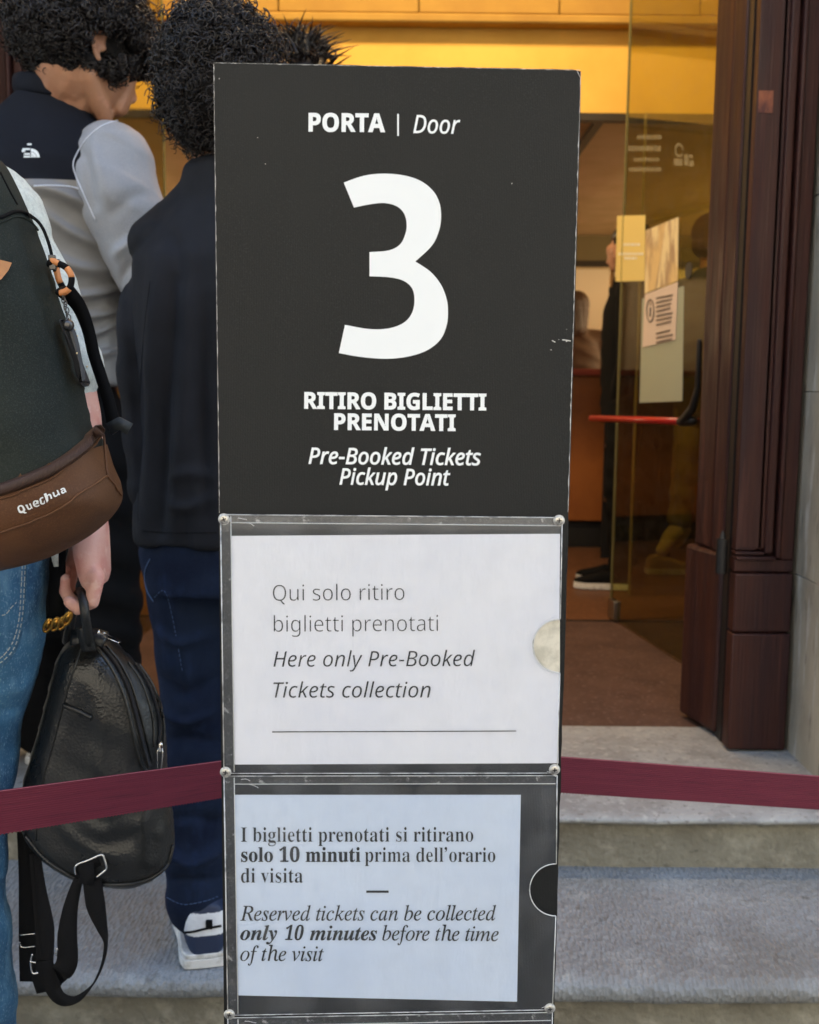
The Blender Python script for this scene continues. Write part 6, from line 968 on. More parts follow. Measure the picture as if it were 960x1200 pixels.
# ============================================================ SURFACE DRAWING
def caster(o):
    from mathutils.bvhtree import BVHTree
    l = wloc(o); me = o.data
    return BVHTree.FromPolygons([v.co + l for v in me.vertices], [tuple(p.vertices) for p in me.polygons])
def on(bvh, px, py, off=0.0, fallback=1.4):
    """point of a surface seen at a place in the photograph, lifted off along its normal"""
    r = ray(px, py); h = bvh.ray_cast(Vector((0, 0, CAMZ)), r)
    if h[0] is None: return P(px, py, fallback) - r * off
    n = h[1]
    if n.dot(r) > 0: n = -n
    return h[0] + n * off
def seam(name, bvh, pts, r, mat, parent, off=None, n=6, closed=False, fallback=1.4, dash=None):
    q = [on(bvh, x, y, r * .4 if off is None else off, fallback) for x, y in cr(pts, n, closed)]
    m = MB()
    if dash:
        L = 0; cur = [q[0]]
        for a, b in zip(q[:-1], q[1:]):
            k = max(1, int((b - a).length / (dash * .5)))
            for i in range(k):
                if int(L / dash) % 3 != 2: m.add(tube([a.lerp(b, i / k), a.lerp(b, (i + 1) / k)], r, 4))
                L += (b - a).length / k
        o = m.build(name, mat, parent); o['kind'] = 'stuff'; return o
    m.add(tube(q, r, 6)); return m.build(name, mat, parent)

# ============================================================ PEOPLE
def frame_of(fwd, down=0.0, roll=0.0):
    f = Vector(fwd).normalized(); r = f.cross(V(0, 0, 1)).normalized(); f2 = (f * cos(down) - V(0, 0, 1) * sin(down)).normalized(); u = r.cross(f2)
    m = Matrix((r, f2, u)).transposed(); return m @ Matrix.Rotation(roll, 3, 'Y')
def head_prims(C, R, s=1.0):
    C = Vector(C); g = lambda x, y, z: C + R @ (Vector((x, y, z)) * s)
    E_ = lambda c, r: ellip(g(*c), tuple(k * s for k in r), R)
    Cp = lambda a, b, ra, rb: capsule(g(*a), g(*b), ra * s, rb * s)
    pr = [E_((0, -.014, .035), (.076, .097, .088)), E_((0, .038, -.012), (.060, .056, .088)), E_((0, .067, -.100), (.021, .017, .017)), E_((0, -.02, -.03), (.066, .075, .07))]
    for k in (-1, 1):
        pr += [Cp((k * .052, .0, -.055), (k * .016, .062, -.102), .021, .018), E_((k * .038, .058, -.022), (.026, .026, .028)),
               Cp((k * .012, .088, .026), (k * .040, .076, .026), .009, .009), E_((k * .011, .099, -.041), (.009, .010, .008)),
               E_((k * .033, .074, .006), (.017, .014, .012))]
        ear = [(k * .074, .010, .020), (k * .082, -.002, .030), (k * .086, -.016, .024), (k * .086, -.020, .004), (k * .081, -.012, -.014), (k * .075, .002, -.030)]
        pr.append(tube([g(*q) for q in cr(ear, 4)], [.0045 * s, .0052 * s, .0050 * s, .0045 * s, .0060 * s], 8)); pr.append(E_((k * .076, -.003, .003), (.0045, .015, .024))); pr.append(E_((k * .077, .003, -.027), (.006, .007, .008)))
        pr.append(E_((k * .075, .010, -.003), (.006, .005, .008)))
    pr += [Cp((0, .088, .012), (0, .112, -.034), .009, .0115), Cp((-.020, .089, -.066), (.020, .089, -.066), .0065, .0065), Cp((-.016, .088, -.077), (.016, .088, -.077), .0075, .0075), Cp((0, .083, .02), (0, .086, -.06), .03, .026)]
    return pr
def hand_prims(w, d, palm, side, curl=.5, s=1.0):
    """w wrist, d hand direction, palm = way the palm faces, side = thumb side"""
    w = Vector(w); d = Vector(d).normalized(); palm = Vector(palm).normalized(); side = Vector(side).normalized(); pr = []
    pr.append(capsule(w, w + d * .075 * s, .026 * s, .036 * s, 14, .5, ref=side))
    for i, (o, L) in enumerate(((-.030, .062), (-.010, .074), (.011, .080), (.031, .072))):
        p = w + d * (.082 + .006 * (i == 2)) * s + side * o * s; a = curl * .7; q = p
        for k, (fr_, rr_) in enumerate(((.45, .0088), (.30, .0080), (.25, .0072))):
            dd = d * cos(a) + palm * sin(a); e = q + dd * L * fr_ * s; pr.append(capsule(q, e, rr_ * s, (rr_ - .0008) * s, 8)); q = e; a += curl
    t0 = w + d * .02 * s + side * .024 * s; t1 = t0 + (d * .6 + side * .6 + palm * .4).normalized() * .038 * s; t2 = t1 + (d * .9 + side * .1 + palm * .35).normalized() * .030 * s; t3 = t2 + (d * .9 - side * .1 + palm * .4).normalized() * .024 * s
    pr += [capsule(t0, t1, .014 * s, .011 * s, 8), capsule(t1, t2, .0105 * s, .0095 * s, 8), capsule(t2, t3, .0095 * s, .008 * s, 8)]
    return pr
def body_prims(J, Rt, hands=True, k=1.0):
    """J: joints (points). k thins the parts that are under clothes"""
    r, g = Rt; pr = []
    hc = (J['hR'] + J['hL']) / 2; ch = (J['sR'] + J['sL']) / 2
    pr.append(loft([(hc - V(0, 0, .06), r, g, .12 * k, .09 * k), (hc + V(0, 0, .05), r, g, .15 * k, .10 * k), (hc.lerp(ch, .45), r, g, .13 * k, .09 * k), (hc.lerp(ch, .8), r, g, .15 * k, .105 * k), (ch + V(0, 0, .01), r, g, .13 * k, .085 * k), (ch + V(0, 0, .07), r, g, .06, .055)]))
    pr.append(capsule(ch + V(0, 0, .0), J['head'] - V(0, 0, .045), .058, .054))
    for a in 'LR':
        pr.append(chain([J['s' + a], J['e' + a], J['w' + a]], [.046, .040, .027], 12)); pr.append(capsule(ch, J['s' + a], .05, .046))
        pr.append(chain([J['h' + a], J['k' + a], J['a' + a]], [.075 * k, .050 * k, .036], 12))
        f = J.get('f' + a, V(g[0], g[1], 0)); an = J['a' + a]
        pr.append(chain([an, an + V(0, 0, -.045) + f * .02, an + V(0, 0, -.06) + f * .13], [.034, .034, .022], 10))
        if hands: pr += hand_prims(J['w' + a], J.get('d' + a, V(0, 0, -1)), r * (1 if a == 'L' else -1), g, .5)
    return pr
def torso_shell(c_hem, c_sh, Rt, w_hem, w_waist, w_chest, d_hem, d_chest, neck, shoulder=.0):
    r, g = Rt
    R_ = []
    for t, w, d in ((0, w_hem, d_hem), (.02, w_hem * 1.01, d_hem), (.22, w_waist, d_hem * .98), (.45, (w_waist + w_chest) / 2, d_chest * .98), (.72, w_chest, d_chest), (.88, w_chest * .98, d_chest * .95), (.97, w_chest * .80, d_chest * .82)):
        R_.append((c_hem.lerp(c_sh, t), r, g, w, d))
    R_.append((c_sh.lerp(neck, .35), r, g, w_chest * .52, d_chest * .68)); R_.append((neck, r, g, .075, .075))
    return loft(R_, 32)

def fast_mesh(name, v, quads, mat, parent):
    off = np.array(wloc(parent)); c = v.mean(0) - off; vv = (v - off - c).astype(np.float32)
    me = bpy.data.meshes.new(name); me.vertices.add(len(vv)); me.vertices.foreach_set('co', vv.ravel())
    me.loops.add(quads.size); me.loops.foreach_set('vertex_index', quads.ravel().astype(np.int32))
    me.polygons.add(len(quads)); me.polygons.foreach_set('loop_start', np.arange(len(quads), dtype=np.int32) * quads.shape[1])
    me.update(calc_edges=True); me.validate(); me.materials.append(mat)
    me.polygons.foreach_set('use_smooth', np.ones(len(me.polygons), dtype=bool))
    o = bpy.data.objects.new(name, me); COL.objects.link(o); o.location = tuple(c); o.parent = parent
    return o
def curls(C, R, s, mat, parent, n, keep, length, vol, seed, hel=(.005, .010), tr=.0010, loose=.12, base_mat=None, turns=(1.2, 2.6), droop=.25):
    """head of curls: every curl a coiled tube that starts on the scalp"""
    g = np.random.default_rng(seed); Rm = np.array(R); C = np.array(C)
    q = g.normal(size=(n * 3, 3)); q /= np.linalg.norm(q, axis=1)[:, None]
    el = np.array([.080, .100, .092]); c0 = np.array([0, -.014, .035]); p = q * el + c0
    k, ln = keep(p); p, q, ln = p[k][:n], q[k][:n], ln[k][:n]; N_ = len(p)
    nrm_ = q / el; nrm_ /= np.linalg.norm(nrm_, axis=1)[:, None]
    lift = vol * ln * g.uniform(.35, 1.35, N_) ** .8
    start = p + nrm_ * lift[:, None] * .75
    out_ = np.where(g.random(N_) < .05, .8, .12)[:, None]; dr = nrm_ * out_ + g.normal(size=(N_, 3)) * .62 + np.array([0, 0, -droop]); dr /= np.linalg.norm(dr, axis=1)[:, None]
    L = length * ln * g.uniform(.6, 1.2, N_)
    u = np.cross(dr, g.normal(size=(N_, 3))); u /= np.linalg.norm(u, axis=1)[:, None]; w = np.cross(dr, u)
    K_, S_ = 26, 4; t = np.linspace(0, 1, K_)
    hr = g.uniform(*hel, N_); tn = g.uniform(*turns, N_) * 2 * pi; ph = g.uniform(0, 6.28, N_)
    hr = np.where(g.random(N_) < loose, hr * 1.4, hr)
    ang = ph[:, None] + tn[:, None] * t
    cen = start[:, None] + dr[:, None] * (L[:, None] * t)[..., None] * .8 + np.array([0, 0, -1.0]) * ((L[:, None] * t) ** 2)[..., None] * 3.0 * droop
    rad = hr[:, None] * (1.0 - .25 * t)
    path = cen + u[:, None] * (rad * np.cos(ang))[..., None] + w[:, None] * (rad * np.sin(ang))[..., None]
    T_ = np.gradient(path, axis=1); T_ /= np.linalg.norm(T_, axis=2)[..., None] + 1e-9
    a1 = np.cross(T_, np.broadcast_to(dr[:, None], T_.shape)); a1 /= np.linalg.norm(a1, axis=2)[..., None] + 1e-9; a2 = np.cross(T_, a1)
    th = tr * g.uniform(.7, 1.5, N_)[:, None] * (1 - .6 * t ** 5)
    vs = np.stack([path + (a1 * cos(b) + a2 * sin(b)) * th[..., None] for b in np.arange(S_) * 2 * pi / S_], 2)
    v = vs.reshape(-1, 3) * s @ Rm.T + C
    i0 = (np.arange(N_)[:, None, None] * K_ + np.arange(K_ - 1)[None, :, None]) * S_; kk = np.arange(S_)[None, None]
    Q = np.stack([i0 + kk, i0 + (kk + 1) % S_, i0 + S_ + (kk + 1) % S_, i0 + S_ + kk], -1).reshape(-1, 4)
    o = fast_mesh('hair', v, Q, mat, parent)
    # dark mass underneath
    pr = []
    m_ = min(420, N_)
    for i in range(m_):
        c = p[i] + nrm_[i] * (vol * ln[i] * .62 - .004); pr.append(ellip(tuple((c * s) @ Rm.T + C), tuple([(.010 + .012 * ln[i]) * s] * 3), None, 8, 6))
    pr.append(ellip(tuple((np.array([0, -.016, .040]) * s) @ Rm.T + C), tuple(np.array([.079, .098, .090]) * s), R))
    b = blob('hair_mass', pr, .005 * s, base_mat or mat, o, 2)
    return o
skin_a = M('warm_brown_skin', (.42, .215, .125), .5, .4, var=[((.34, .16, .09), 12, .4, .65), ((.48, .24, .15), 30, .55, .7)], bump=[('noise', 220, .0006, .4)])
skin_b = M('light_pink_skin', (.66, .36, .29), .5, .4, var=[((.60, .27, .22), 22, .45, .62), ((.72, .46, .38), 60, .55, .7)], bump=[('noise', 260, .0006, .5), ('voronoi', 400, .0004, .3)])
for m_ in (skin_a, skin_b):
    m_.node_tree.nodes['Principled BSDF'].inputs['Subsurface Weight'].default_value = .12; m_.node_tree.nodes['Principled BSDF'].inputs['Subsurface Radius'].default_value = (.01, .004, .002); m_.node_tree.nodes['Principled BSDF'].inputs['Subsurface Scale'].default_value = .5
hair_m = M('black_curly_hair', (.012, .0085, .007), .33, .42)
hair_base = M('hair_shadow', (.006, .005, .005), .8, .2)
navy_cloth = M('navy_shell', (.007, .0085, .014), .8, .15, var=[((.009, .011, .018), 8, .4, .65)], bump=[('noise', 900, .0004, .4)])
grey_cloth = M('silver_grey_fleece', (.27, .28, .305), .5, .4, var=[((.22, .23, .25), 7, .4, .65), ((.36, .37, .40), 700, .5, .7)], bump=[('noise', 700, .0008, .5)], sheen=.15)
grey_satin = M('silver_grey_satin', (.21, .205, .20), .36, .5, var=[((.16, .155, .15), 5, .4, .65)], bump=[('noise', 600, .0004, .3)])
piping_m = M('pale_piping', (.62, .66, .75), .6)
shirt_m = M('heather_tee', (.60, .63, .58), .85, .3, var=[((.47, .50, .47), 170, .42, .62, (1, 1, .5)), ((.66, .70, .64), 420, .5, .65)], bump=[('noise', 500, .0012, .6), ('X', 400, .0005, .4)])
over_m = M('dark_navy_twill', (.0095, .0105, .0150), .72, .22, var=[((.0038, .0042, .0065), 6, .4, .65), ((.014, .015, .020), 800, .55, .75)], bump=[('X', 650, .0004, .4, (1, 1, 1)), ('noise', 300, .0005, .4)])
jean_d = M('dark_denim', (.012, .020, .043), .85, .12, var=[((.006, .010, .026), 7, .4, .62), ((.018, .034, .085), 13, .55, .75, (1, 1, .5)), ((.030, .045, .09), 900, .55, .8)], bump=[('X', 600, .0005, .5, (1, 1, 1.4)), ('noise', 60, .002, .4)])
jean_l = M('blue_denim', (.055, .165, .29), .8, .3, var=[((.026, .085, .17), 8, .38, .6), ((.14, .28, .40), 30, .52, .75, (1, 1, .4)), ((.26, .40, .50), 420, .55, .75, (1, 1, .6))], bump=[('X', 520, .0008, .7, (1, 1, 1.4)), ('noise', 90, .003, .5), ('noise', 30, .006, .3)])
black_cloth = M('black_cloth', (.0055, .0055, .006), .85, .12, bump=[('noise', 300, .0006, .4)])
stitch_m = M('pale_stitching', (.42, .45, .42), .8); stitch_b = M('blue_stitching', (.06, .11, .22), .8)
white_lea = M('white_leather', (.72, .74, .76), .45, .5, var=[((.60, .62, .65), 30, .45, .65)], bump=[('noise', 250, .0006, .4)])
navy_lea = M('navy_leather', (.012, .024, .062), .5, .5, bump=[('noise', 300, .0006, .4)])
sole_m = M('white_rubber', (.68, .68, .66), .6, .4, var=[((.45, .44, .40), 50, .5, .68)])

def shoe(parent, heel, d, L, up_mats, sole, W=1.0, H=.075, matfn=None, z0=None, name='shoe'):
    """heel: ground point under the heel; d: direction of the foot"""
    d = Vector((d[0], d[1], 0)).normalized(); r = Vector((d.y, -d.x, 0)); h = Vector(heel)
    prof = [(.0, .020, .055), (.04, .031, H), (.12, .036, H + .012), (.25, .037, H + .012), (.38, .038, H + .002), (.5, .042, .070), (.65, .047, .055), (.8, .047, .045), (.92, .038, .038), (1.0, .018, .028)]
    rings = []
    for t, w, hh in prof:
        c = h + d * L * t + V(0, 0, .014 + hh / 2); rings.append((c, r, V(0, 0, 1), w * W, hh / 2))
    v, f = loft(rings, 24, 2.6)
    sh = thing(name, h, None, None) if False else None
    up = blob(name, [(v, f)], .004, up_mats, parent, 5, matfn=(lambda c: matfn((c - np.array(h)) @ np.array(d), (c - np.array(h)) @ np.array(r), c[:, 2] - h.z)) if matfn else None)
    out = [(h + d * L * t, w * W + .005) for t, w, _ in prof]; m = MB()
    for k, (za, zb_, ex) in enumerate(((0.001, .020, .003), (.0205, .030, .0))):
        n = len(out); ring = [c + r * (w + ex) for c, w in out] + [c - r * (w + ex) for c, w in out[::-1]]; ring = [Vector(q) for q in cr(ring, 4, True)]; n = len(ring)
        vv = [q + V(0, 0, za) for q in ring] + [q + V(0, 0, zb_) for q in ring]
        m.add((vv, [tuple(range(n - 1, -1, -1)), tuple(range(n, 2 * n))] + [(i, (i + 1) % n, (i + 1) % n + n, i + n) for i in range(n)]))
    s_ = m.build('sole', sole, up, sharp=40); bevel(s_, .002, 2)
    return up

X_, Y_ = V(1, 0, 0), V(0, 1, 0)
# ------------------------------------------------------------ person in the navy and silver jacket
p1t = thing('person', P(80, 925, 2.62), 'person with black curls bent to the right, in a navy and silver-grey jacket', 'person')
p1t.location.z = Z2
D = 2.40; s1 = 1.08
f1 = V(cos(radians(38)), sin(radians(38)), 0); R1 = frame_of(f1, radians(17), radians(-4)); C1 = P(99, 66, D)
rt = (V(.96, -.10, 0).normalized(), V(.10, .96, 0).normalized())
J = dict(head=C1 - V(.02, 0, .03), sR=P(128, 188, D), sL=P(-62, 185, D + .05), eR=P(182, 325, D + .03), wR=P(215, 372, D + .22), eL=P(-95, 350, D + .05), wL=P(-85, 470, D + .02),
         hR=P(88, 520, D + .06), hL=P(5, 520, D + .08), kR=P(116, 720, D + .06), kL=P(50, 720, D + .12), aR=P(116, 905, D + .18), aL=P(52, 900, D + .25), fR=V(.5, .8, 0), fL=V(.2, .95, 0))
for a in 'RL': J['a' + a].z = Z2 + .09
J['dR'] = V(.3, .9, -.2)
pr = head_prims(C1, R1, s1) + body_prims(J, rt)
pr.append(capsule(P(66, 118, D + .03), C1 + R1 @ V(0, -.02, -.05), .068, .066)); pr.append(capsule(P(85, 118, D + .04), C1 + R1 @ V(0, .0, -.06), .055, .05))
body1 = blob('body', pr, .0045, skin_a, p1t, 4)
hemc = P(42, 452, D + .06); shc = P(44, 158, D + .03); nk = P(70, 105, D + .03)
fb = folds(.019, [((.28, 0, 1), .10, 1), ((-.25, 0, 1), .075, .5), ((.1, 0, 1), .16, .7)], 5)
cz1 = creases(2.40, [([(58, 228), (90, 236), (142, 262)], .012, .016), ([(62, 252), (100, 280), (140, 296)], .010, .012), ([(70, 300), (105, 318), (145, 318)], .012, .012), ([(84, 346), (112, 349), (146, 336)], .007, .016), ([(90, 370), (115, 372), (146, 362)], .007, .016), ([(104, 400), (124, 388), (146, 370)], .006, .014), ([(60, 330), (90, 334)], .012, -.01), ([(100, 420), (125, 415), (146, 405)], .008, .010)])
def d1(v, n):
    z = v[:, 2]; t = np.clip((P(0, 216, D).z - z) / .05, .10, 1); return fb(v, n) * t * .5 + cz1(v, n)
yz = P(60, 219, D).z
jk = blob('jacket', [torso_shell(hemc, shc, rt, .215, .205, .225, .135, .135, nk), capsule(P(60, 168, D + .02), P(118, 190, D), .075, .08), capsule(P(40, 168, D + .04), P(-60, 190, D + .05), .075, .08),
    chain([P(-62, 195, D + .05), J['eL'], J['wL']], [.078, .068, .05])], .006, [grey_satin, navy_cloth], p1t, 8, d1, matfn=lambda c: (c[:, 2] > yz).astype(int))
cl = MB()      # stand-up collar
cv = []
ax = (P(78, 90, D) - P(62, 118, D)).normalized()
cc = P(68, 110, D + .03)
for k in range(24):
    a = 2 * pi * k / 24; b = cc + rt[0] * .088 * cos(a) + rt[1] * .085 * sin(a) + V(0, 0, .012 * cos(a) * -1.2)
    cv.append(b)
cl.add(tube([*cv, cv[0], cv[1]], [(.021, .008)] * 26, 10, ref=(0, 0, 1), caps=False)); cl.build('collar', navy_cloth, p1t)
fs1 = folds(.005, [((.4, 0, 1), .12, 1), ((1, 0, .3), .10, .5)], 9)
cz2 = creases(2.33, [([(96, 178), (108, 205), (116, 245)], .012, -.010), ([(112, 170), (124, 200), (134, 240)], .012, .008), ([(190, 262), (160, 285), (138, 300)], .011, .012), ([(176, 300), (156, 312), (142, 330)], .010, -.010), ([(185, 225), (160, 235), (140, 255)], .014, -.007)])
def fs(v, n): return fs1(v, n) + cz2(v, n)
slv = blob('sleeve', [chain([P(131, 192, D - .025), P(141, 240, D - .03), P(182, 332, D - .01), P(214, 376, D + .18)], [.088, .094, .078, .05], 18)], .006, grey_cloth, p1t, 8, fs)
bv = caster(slv)
from mathutils.bvhtree import BVHTree
def caster2(*os):
    vs, fs_ = [], []
    for o_ in os:
        n_ = len(vs); l_ = wloc(o_); vs += [v_.co + l_ for v_ in o_.data.vertices]; fs_ += [tuple(i + n_ for i in p_.vertices) for p_ in o_.data.polygons]
    return BVHTree.FromPolygons(vs, fs_)
bvj = caster2(jk, slv)
seam('piping', bvj, [(112, 258), (96, 222), (86, 196), (90, 180), (103, 161), (120, 147), (138, 141)], .0013, piping_m, p1t, fallback=D)
seam('piping', bvj, [(40, 218), (60, 217.5), (80, 218.5), (92, 221)], .0016, piping_m, p1t, fallback=D)
# chest logo: quarter dome with bands and two short lines of type
lg = MB()
def arcband(r0, r1):
    o_ = []
    for t in np.linspace(0, pi / 2, 10): o_.append((45 - 0 - 0 + 1 - r0 * (1 - cos(t)) - r1 * 0 - (r1 - r0) * 0, 0))
def lgp(x, y): return on(bvj, x, y, .0012, D)
def arc_quad(xc, yc, ra, rb):
    v, f = [], []; T_ = np.linspace(0, pi / 2, 9)
    for t in T_: v += [lgp(xc + ra * cos(t), yc - ra * sin(t)), lgp(xc + rb * cos(t), yc - rb * sin(t))]
    for i in range(8): f.append((2 * i, 2 * i + 1, 2 * i + 3, 2 * i + 2))
    lg.add((v, f))
arc_quad(36.5, 184.5, 6.7, 10.2); arc_quad(36.5, 184.5, 3.3, 6.2); arc_quad(36.5, 184.5, .2, 2.9)
for (x0, y0, w) in ((32.2, 168.3, 5), (26.6, 174, 9), (25.8, 176.2, 4), (28.6, 179.6, 7), (28.0, 182.6, 8)): lg.add(([lgp(x0, y0), lgp(x0 + w, y0), lgp(x0 + w, y0 + 2.0), lgp(x0, y0 + 2.0)], [(0, 1, 2, 3)]))
o = lg.build('jacket_emblem', M('white_embroidery', (.75, .80, .82), .6), p1t, False); o['kind'] = 'stuff'
blob('trousers', [chain([J['hR'] + V(.03, 0, 0), J['kR'] + V(.012, 0, 0), J['aR'] + V(.02, 0, 0)], [.122, .088, .080], 16), chain([J['hL'], J['kL'], J['aL']], [.115, .088, .075], 16), loft([(hemc - V(0, 0, .22), *rt, .175, .13), (hemc - V(0, 0, .08), *rt, .185, .14), (hemc + V(0, 0, .04), *rt, .18, .125)])], .009, black_cloth, p1t, 6, folds(.006, [((.3, 0, 1), .1, 1)], 3))
for a in 'RL': shoe(p1t, (J['a' + a].x, J['a' + a].y - .05, Z2 + .001), J['f' + a], .29, [black_cloth], sole_m)
def keep1(p):
    x, y, z = p[:, 0], p[:, 1], p[:, 2]
    k = (z > -.045 + .30 * np.clip(y + .02, 0, .2)) & ~((y > .052) & (z < .055)) & (z > -.05)
    ear = (np.sqrt((y + .0) ** 2 + (z - 0) ** 2) < .036) | ((y > .016) & (z < .038)) | ((np.abs(x) > .055) & (y > -.035) & (y < .03) & (z < .030))
    k &= ~(ear & (np.abs(x) > .06)); k |= (y > .03) & (z > .045)
    ln = np.clip(.25 + (z + .05) / .07, .22, 1); ln = np.where((y > .02) & (z > .03), 1.15, ln)
    return k, ln
def keep1n(p):
    x, y, z = p[:, 0], p[:, 1], p[:, 2]; k = (y < -.03) & (z < .02) & (np.abs(x) < .06); return k, np.full(len(p), .35)
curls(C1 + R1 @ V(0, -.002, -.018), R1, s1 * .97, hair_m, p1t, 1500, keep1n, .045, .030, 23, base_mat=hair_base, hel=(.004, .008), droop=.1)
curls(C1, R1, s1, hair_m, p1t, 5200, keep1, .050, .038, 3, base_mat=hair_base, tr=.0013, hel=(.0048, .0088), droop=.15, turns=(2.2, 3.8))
g1 = lambda *q: C1 + R1 @ (Vector(q) * s1)
# curls hanging over the brow
def keep1b(p):
    x, y, z = p[:, 0], p[:, 1], p[:, 2]; k = (y > .045) & (z > .045) & (z < .10) & (np.abs(x) < .055); return k, np.full(len(p), 1.0)
o = curls(g1(.0, .036, -.004), R1, s1 * 1.02, hair_m, p1t, 900, keep1b, .05, .03, 13, base_mat=hair_base, hel=(.0045, .009), droop=.5)
for k in (-1, 1):
    ey = mesh('eye', *ellip(g1(k * .030, .0745, .004), (.0105 * s1,) * 3), white_lea, p1t); mesh('iris', *ellip(g1(k * .030, .0805, .003), (.0048 * s1,) * 3), black_m, ey)

# ------------------------------------------------------------ person in the dark overshirt
p2t = thing('person', (P(265, 1000, 1.97).x, 2.0, Z1), 'curly-haired person in dark navy overshirt and jeans, half behind the sign', 'person')
D = 1.97; C2 = P(259, 108, D); R2 = frame_of(V(-.08, 1, 0), radians(10)); rt = (X_, Y_)
J = dict(head=C2 - V(0, 0, .03), sL=P(196, 285, D), sR=P(342, 285, D), eL=P(170, 430, D), wL=P(180, 572, D - .02), eR=P(372, 430, D), wR=P(368, 572, D), hL=P(221, 640, D), hR=P(316, 640, D),
         kL=P(233, 850, D + .0), kR=P(322, 850, D + .02), aL=P(238, 1040, D + .03), aR=P(322, 1030, D + .10), fL=V(-.28, .95, 0), fR=V(.15, .95, 0))
for a in 'LR': J['a' + a].z = Z1 + .10
body2 = blob('body', head_prims(C2, R2, .94) + body_prims(J, rt), .005, skin_a, p2t, 4)
fo = folds(.013, [((1, 0, .12), .12, 1), ((.8, 0, .5), .2, .6), ((.1, 0, 1), .3, .35)], 21)
fo0 = fo
cz3 = creases(1.90, [([(192, 300), (186, 400), (176, 520), (172, 620)], .014, .012), ([(208, 330), (204, 450), (192, 620)], .010, -.010), ([(222, 300), (228, 420), (214, 560), (208, 630)], .016, .011), ([(246, 360), (240, 470), (248, 600)], .013, -.009), ([(200, 270), (215, 300), (222, 340)], .012, -.007), ([(205, 560), (228, 552), (252, 556)], .012, .007), ([(202, 588), (226, 592), (252, 580)], .010, .007)])
def fo(v, n): return fo0(v, n) * .5 + cz3(v, n)
hem = P(268, 634, D); shc = P(266, 262, D); nk = P(262, 196, D)
tor = blob('overshirt', [torso_shell(hem, shc, rt, .168, .165, .170, .120, .125, nk), capsule(P(235, 262, D), J['sL'], .060, .066), capsule(P(295, 262, D), J['sR'], .060, .066), capsule(P(245, 222, D), P(200, 268, D), .05, .05), capsule(P(275, 222, D), P(330, 268, D), .05, .05),
    tube([P(262, 205, D), P(262, 188, D)], .068, 20)], .006, over_m, p2t, 8, fo)
for a, b in (('L', .0), ('R', .0)):
    blob('sleeve', [chain([J['s' + a] + V(.022 if a == 'L' else -.022, 0, -.012), J['e' + a].lerp(J['s' + a], .5) + V(-.006 if a == 'L' else .006, 0, 0), J['e' + a], J['w' + a]], [.061, .058, .056, .045], 18)], .006, over_m, p2t, 6, folds(.005, [((.3, 0, 1), .09, .6), ((1, 0, .1), .05, .8)], 31))
bvo = caster(tor)
seam('back_seam', bvo, [(176, 330), (168, 400), (163, 500), (162, 610)], .0006, black_cloth, p2t, fallback=D)
seam('hem_seam', bvo, [(166, 622), (190, 624), (220, 624.5), (255, 624)], .0008, black_cloth, p2t, fallback=D)
fj = folds(.014, [((.35, 0, 1), .14, .8), ((-.3, 0, 1), .09, .6), ((1, 0, .2), .07, .35)], 41)
cz4 = creases(1.90, [([(184, 740), (210, 752), (250, 742)], .010, .010), ([(190, 800), (215, 812), (256, 796)], .012, -.010), ([(192, 838), (216, 846), (244, 838)], .009, .011), ([(194, 872), (222, 866), (256, 876)], .010, -.009), ([(196, 918), (220, 930), (256, 920)], .010, .011), ([(194, 965), (224, 960), (256, 972)], .011, -.009), ([(196, 1000), (218, 1012), (256, 1004)], .009, .012), ([(198, 1036), (224, 1032), (256, 1040)], .008, -.008), ([(206, 690), (214, 760), (224, 860)], .010, .007)])
def fj2(v, n): return cz4(v, n) + .45 * fj(v, n) * np.clip((Z1 + .55 - v[:, 2]) / .4 + .25, .25, 1.0) * np.clip((v[:, 2] - Z1 - .05) / .12, .15, 1)
jn = blob('jeans', [chain([J['hL'], P(228, 740, D), J['kL'], P(230, 950, D), P(231, 1058, D - .01)], [.092, .078, .068, .066, .060], 18), chain([J['hR'], J['kR'], J['aR']], [.092, .068, .064], 18), loft([(J['hL'].lerp(J['hR'], .5) - V(0, 0, .08), *rt, .155, .115), (hem + V(0, 0, .05), *rt, .155, .11)])], .006, jean_d, p2t, 6, fj2)
bvn = caster(jn)
seam('pocket_stitching', bvn, [(181, 700), (196, 698), (214, 787)], .0007, stitch_b, p2t, dash=.003, fallback=D)
seam('pocket_stitching', bvn, [(176, 655), (170, 670), (172, 690), (180, 705)], .0012, stitch_b, p2t, fallback=D)
seam('hem_stitching', bvn, [(196, 1052), (215, 1060), (240, 1056), (257, 1050)], .0008, stitch_b, p2t, dash=.003, fallback=D)
hp = PZ(247, 1140, Z1 + .002)
def sm(a, r, z):      # 0 navy, 1 white
    side_panel = (z > .064 + .35 * np.maximum(np.abs(a - .03) - .03, 0)) & (z < .106)
    toe = (a > .17)
    return np.where(side_panel | toe, 1, 0)
s2 = shoe(p2t, (P(243, 1100, 1.90).x, 1.895, Z1 + .001), (-.22, .97), .29, [navy_lea, white_lea], sole_m, 1.2, .106, sm)
bs = caster(s2)
seam('shoe_strap', bs, [(216, 1093), (228, 1091.5), (240, 1088.5), (259, 1085)], .0022, black_cloth, s2, fallback=D, off=.0012)
a = on(bs, 245, 1083, .002, D)
box('heel_tab', (a.x - .006, a.x + .006, a.y - .003, a.y + .004, a.z - .009, a.z + .008), black_cloth, s2, .001)
shoe(p2t, (P(330, 1100, D).x, 2.10, Z1 + .001), (.15, .95), .29, [navy_lea, white_lea], sole_m, 1.0, .088, sm)
def keep2(p):
    x, y, z = p[:, 0], p[:, 1], p[:, 2]; k = ~((y > .045) & (z < .05)); ln = np.clip(.65 + (z + .06) / .12, .7, 1.05); return k, ln
